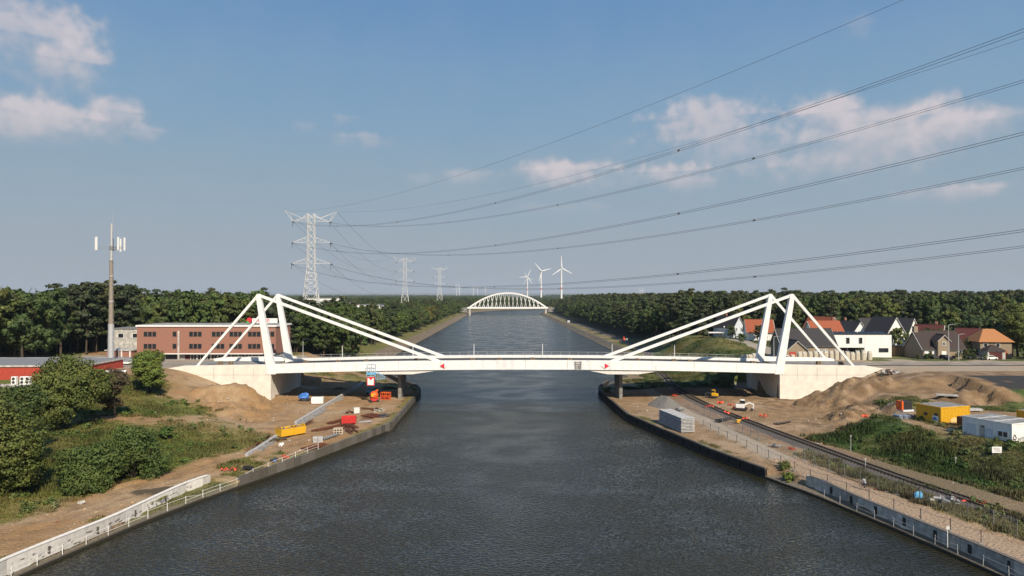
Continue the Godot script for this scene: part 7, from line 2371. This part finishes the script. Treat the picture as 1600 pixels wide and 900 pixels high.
# clouds: [azimuth in degrees right of the view axis, elevation, half width, half height, density, raggedness]
const CLOUDS := [[-36.0, 16.8, 5.3, 2.69, 0.75, 0.8], [-33.5, 15.7, 3.6, 2.02, 0.85, 0.7], [-36.3, 18.3, 3.8, 1.73, 0.45, 0.9], [-34.7, 12.0, 5.4, 1.50, 0.9, 0.65], [-30.4, 12.8, 2.2, 1.39, 0.8, 0.6], [-28.3, 11.8, 1.6, 0.66, 0.6, 0.9], [-36.9, 11.4, 3.1, 1.29, 0.7, 0.8], [-13.9, 14.0, 1.5, 0.52, 0.4, 0.9], [-11.9, 12.5, 2.5, 0.74, 0.5, 0.9], [-16.9, 13.2, 0.9, 0.41, 0.25, 0.9], [-3.5, 9.7, 2.9, 0.70, 0.5, 0.8], [-7.7, 9.5, 1.2, 0.48, 0.3, 0.9], [4.8, 10.0, 4.9, 1.28, 0.95, 0.6], [2.1, 10.1, 2.1, 0.86, 0.7, 0.7], [12.4, 9.7, 3.6, 1.26, 0.9, 0.65], [14.7, 8.8, 2.5, 0.73, 0.5, 0.8], [4.6, 7.1, 4.3, 0.48, 0.25, 0.9], [18.8, 9.7, 1.2, 0.71, 0.45, 0.9], [15.7, 13.6, 5.5, 1.86, 0.75, 0.8], [13.7, 13.0, 3.0, 1.46, 0.6, 0.8], [16.7, 11.9, 6.4, 1.95, 0.5, 0.9], [16.2, 15.1, 2.0, 0.72, 0.5, 0.9], [25.1, 13.3, 3.3, 1.75, 1.0, 0.5], [29.4, 12.3, 4.5, 1.87, 1.0, 0.5], [27.3, 11.0, 7.2, 2.39, 0.75, 0.65], [33.3, 11.5, 3.0, 1.71, 0.9, 0.6], [35.1, 11.7, 2.2, 1.05, 0.5, 0.8], [23.5, 9.6, 2.7, 1.28, 0.5, 0.8], [33.3, 7.1, 3.4, 0.76, 0.75, 0.7], [34.9, 7.1, 1.6, 0.62, 0.7, 0.7], [30.6, 7.1, 2.0, 0.42, 0.4, 0.9], [27.1, 19.1, 1.1, 1.05, 0.25, 0.9]]
var C1 := FastNoiseLite.new()
var C2 := FastNoiseLite.new()
func sky_pixel(d: Vector3, all: Array) -> Color:
	var c := sky_color(d)
	if d.y < -0.02: return c
	var az := rad_to_deg(atan2(d.x, -d.z))
	var el := rad_to_deg(asin(d.y))
	var n1 := C1.get_noise_3dv(d * 100.0)
	var n2 := C2.get_noise_3dv(d * 100.0)
	# thin veil everywhere
	c = c.lerp(Color(0.42, 0.44, 0.47), clampf(0.07 + 0.04 * n1, 0.0, 0.2) * clampf((el + 2.0) / 10.0, 0.0, 1.0))
	var cover := 0.0
	var lit := 0.0
	for q in all:
		var dx: float = az - q[0]
		if dx > 180.0: dx -= 360.0
		if dx < -180.0: dx += 360.0
		var qx: float = dx / q[2]
		var qy: float = (el - q[1]) / q[3]
		if absf(qx) > 1.7 or absf(qy) > 1.9: continue
		var m: float = 1.0 - sqrt(qx * qx + qy * qy * (1.0 if qy > 0.0 else 0.72))
		m += 0.2 + q[5] * (0.72 * n1 + 0.5 * n2)
		var edge := 0.75 if qy > 0.2 else 1.2
		var k: float = smoothstep(0.0, 1.0, clampf(m / edge, 0.0, 1.0)) * q[4]
		if k > 0.0:
			cover = 1.0 - (1.0 - cover) * (1.0 - k)
			lit = maxf(lit, k * clampf(0.55 + 0.5 * qy + 0.35 * n1 + 0.25 * n2, 0.0, 1.0))
	if cover > 0.0:
		var body := Color(0.36, 0.385, 0.44).lerp(Color(0.6, 0.535, 0.55), clampf(lit * 1.25, 0.0, 1.0))
		c = c.lerp(body, cover * 0.84)
	return c

func make_sky() -> Image:
	C1.seed = 31; C1.frequency = 0.11; C1.fractal_octaves = 5
	C2.seed = 57; C2.frequency = 0.42; C2.fractal_octaves = 4
	var all := []
	all.append_array(CLOUDS)
	var r := RandomNumberGenerator.new(); r.seed = 2
	for i in 46:   # the same fair-weather clouds go on all round
		var a := r.randf_range(48.0, 312.0)
		if a > 180.0: a -= 360.0
		all.append([a, r.randf_range(8.0, 30.0), r.randf_range(2.0, 6.5), r.randf_range(0.6, 2.0), r.randf_range(0.4, 0.9), 0.75])
	var w := 1024
	var h := 512
	var im := Image.create(w, h, false, Image.FORMAT_RGBAF)
	for y in h:
		var el := PI * (0.5 - (y + 0.5) / h)
		for x in w:
			var az := TAU * (x + 0.5) / w
			var d := Vector3(cos(el) * sin(az), sin(el), -cos(el) * cos(az))
			im.set_pixel(x, y, sky_pixel(d, all) if el > -0.03 else sky_color(d))
	im.resize(4096, 2048, Image.INTERPOLATE_CUBIC)
	# the part in view, drawn finely
	for y in range(740, 1026):
		var el := PI * (0.5 - (y + 0.5) / 2048.0)
		for x in range(-480, 480):
			var az := TAU * (x + 0.5) / 4096.0
			im.set_pixel(posmod(x, 4096), y, sky_pixel(Vector3(cos(el) * sin(az), sin(el), -cos(el) * cos(az)), CLOUDS))
	return im

func _ready() -> void:
	# ---- camera
	var cam := Camera3D.new()
	cam.name = "camera"
	cam.fov = 45.73
	cam.far = 14000.0
	cam.near = 0.5
	cam.position = Vector3(0, 30, 0)
	cam.rotation_degrees = Vector3(0.483, 0, 0)
	add_child(cam)
	cam.current = true
	# ---- sky, haze, exposure
	var we := WorldEnvironment.new()
	we.name = "environment"
	var env := Environment.new()
	env.background_mode = Environment.BG_SKY
	var sky := Sky.new()
	var pan := PanoramaSkyMaterial.new()
	pan.panorama = ImageTexture.create_from_image(make_sky())
	pan.energy_multiplier = 0.92
	sky.sky_material = pan
	env.sky = sky
	env.tonemap_mode = Environment.TONE_MAPPER_LINEAR
	env.tonemap_exposure = 1.25
	env.sdfgi_enabled = true; env.ssao_enabled = true; env.ssil_enabled = true
	env.fog_enabled = true
	env.fog_density = 0.00005
	env.fog_light_color = Color(0.8, 0.87, 0.95)
	we.environment = env
	add_child(we)
	# ---- sun: behind the camera and to its right, afternoon height
	var sun := DirectionalLight3D.new()
	sun.name = "sun"
	sun.light_energy = 1.6
	sun.light_color = Color(1.0, 0.94, 0.85)
	sun.light_angular_distance = 0.5
	sun.shadow_enabled = true
	sun.look_at_from_position(Vector3(0.52, 1.0, 1.05), Vector3.ZERO, Vector3.UP)
	add_child(sun)
	# ---- the place
	make_materials()
	mat("blueish_grey", Color(0.22, 0.27, 0.34), 0.7, "fine", 0.5)
	mat("rust_orange", Color(0.4, 0.14, 0.04), 0.8, "fine", 0.5)
	mat("asphalt_pale", Color(0.36, 0.31, 0.25), 0.9, "stain", 0.08)
	make_land()
	make_bridge()
	make_arch_bridge()
	make_quays()
	make_railway()
	make_buildings_and_woods()
	make_pylon()
	make_wires()
	make_turbines()
	make_mast()
	make_containers()
	make_site()
	make_fences()
	make_cyclist()
	make_grass()
	make_weeds()
	mat("clod", Color(1, 1, 1), 0.95)
	make_debris()

func make_buildings_and_woods() -> void:
	make_crowns()
	make_buildings()
	make_forest()
	make_near_trees()
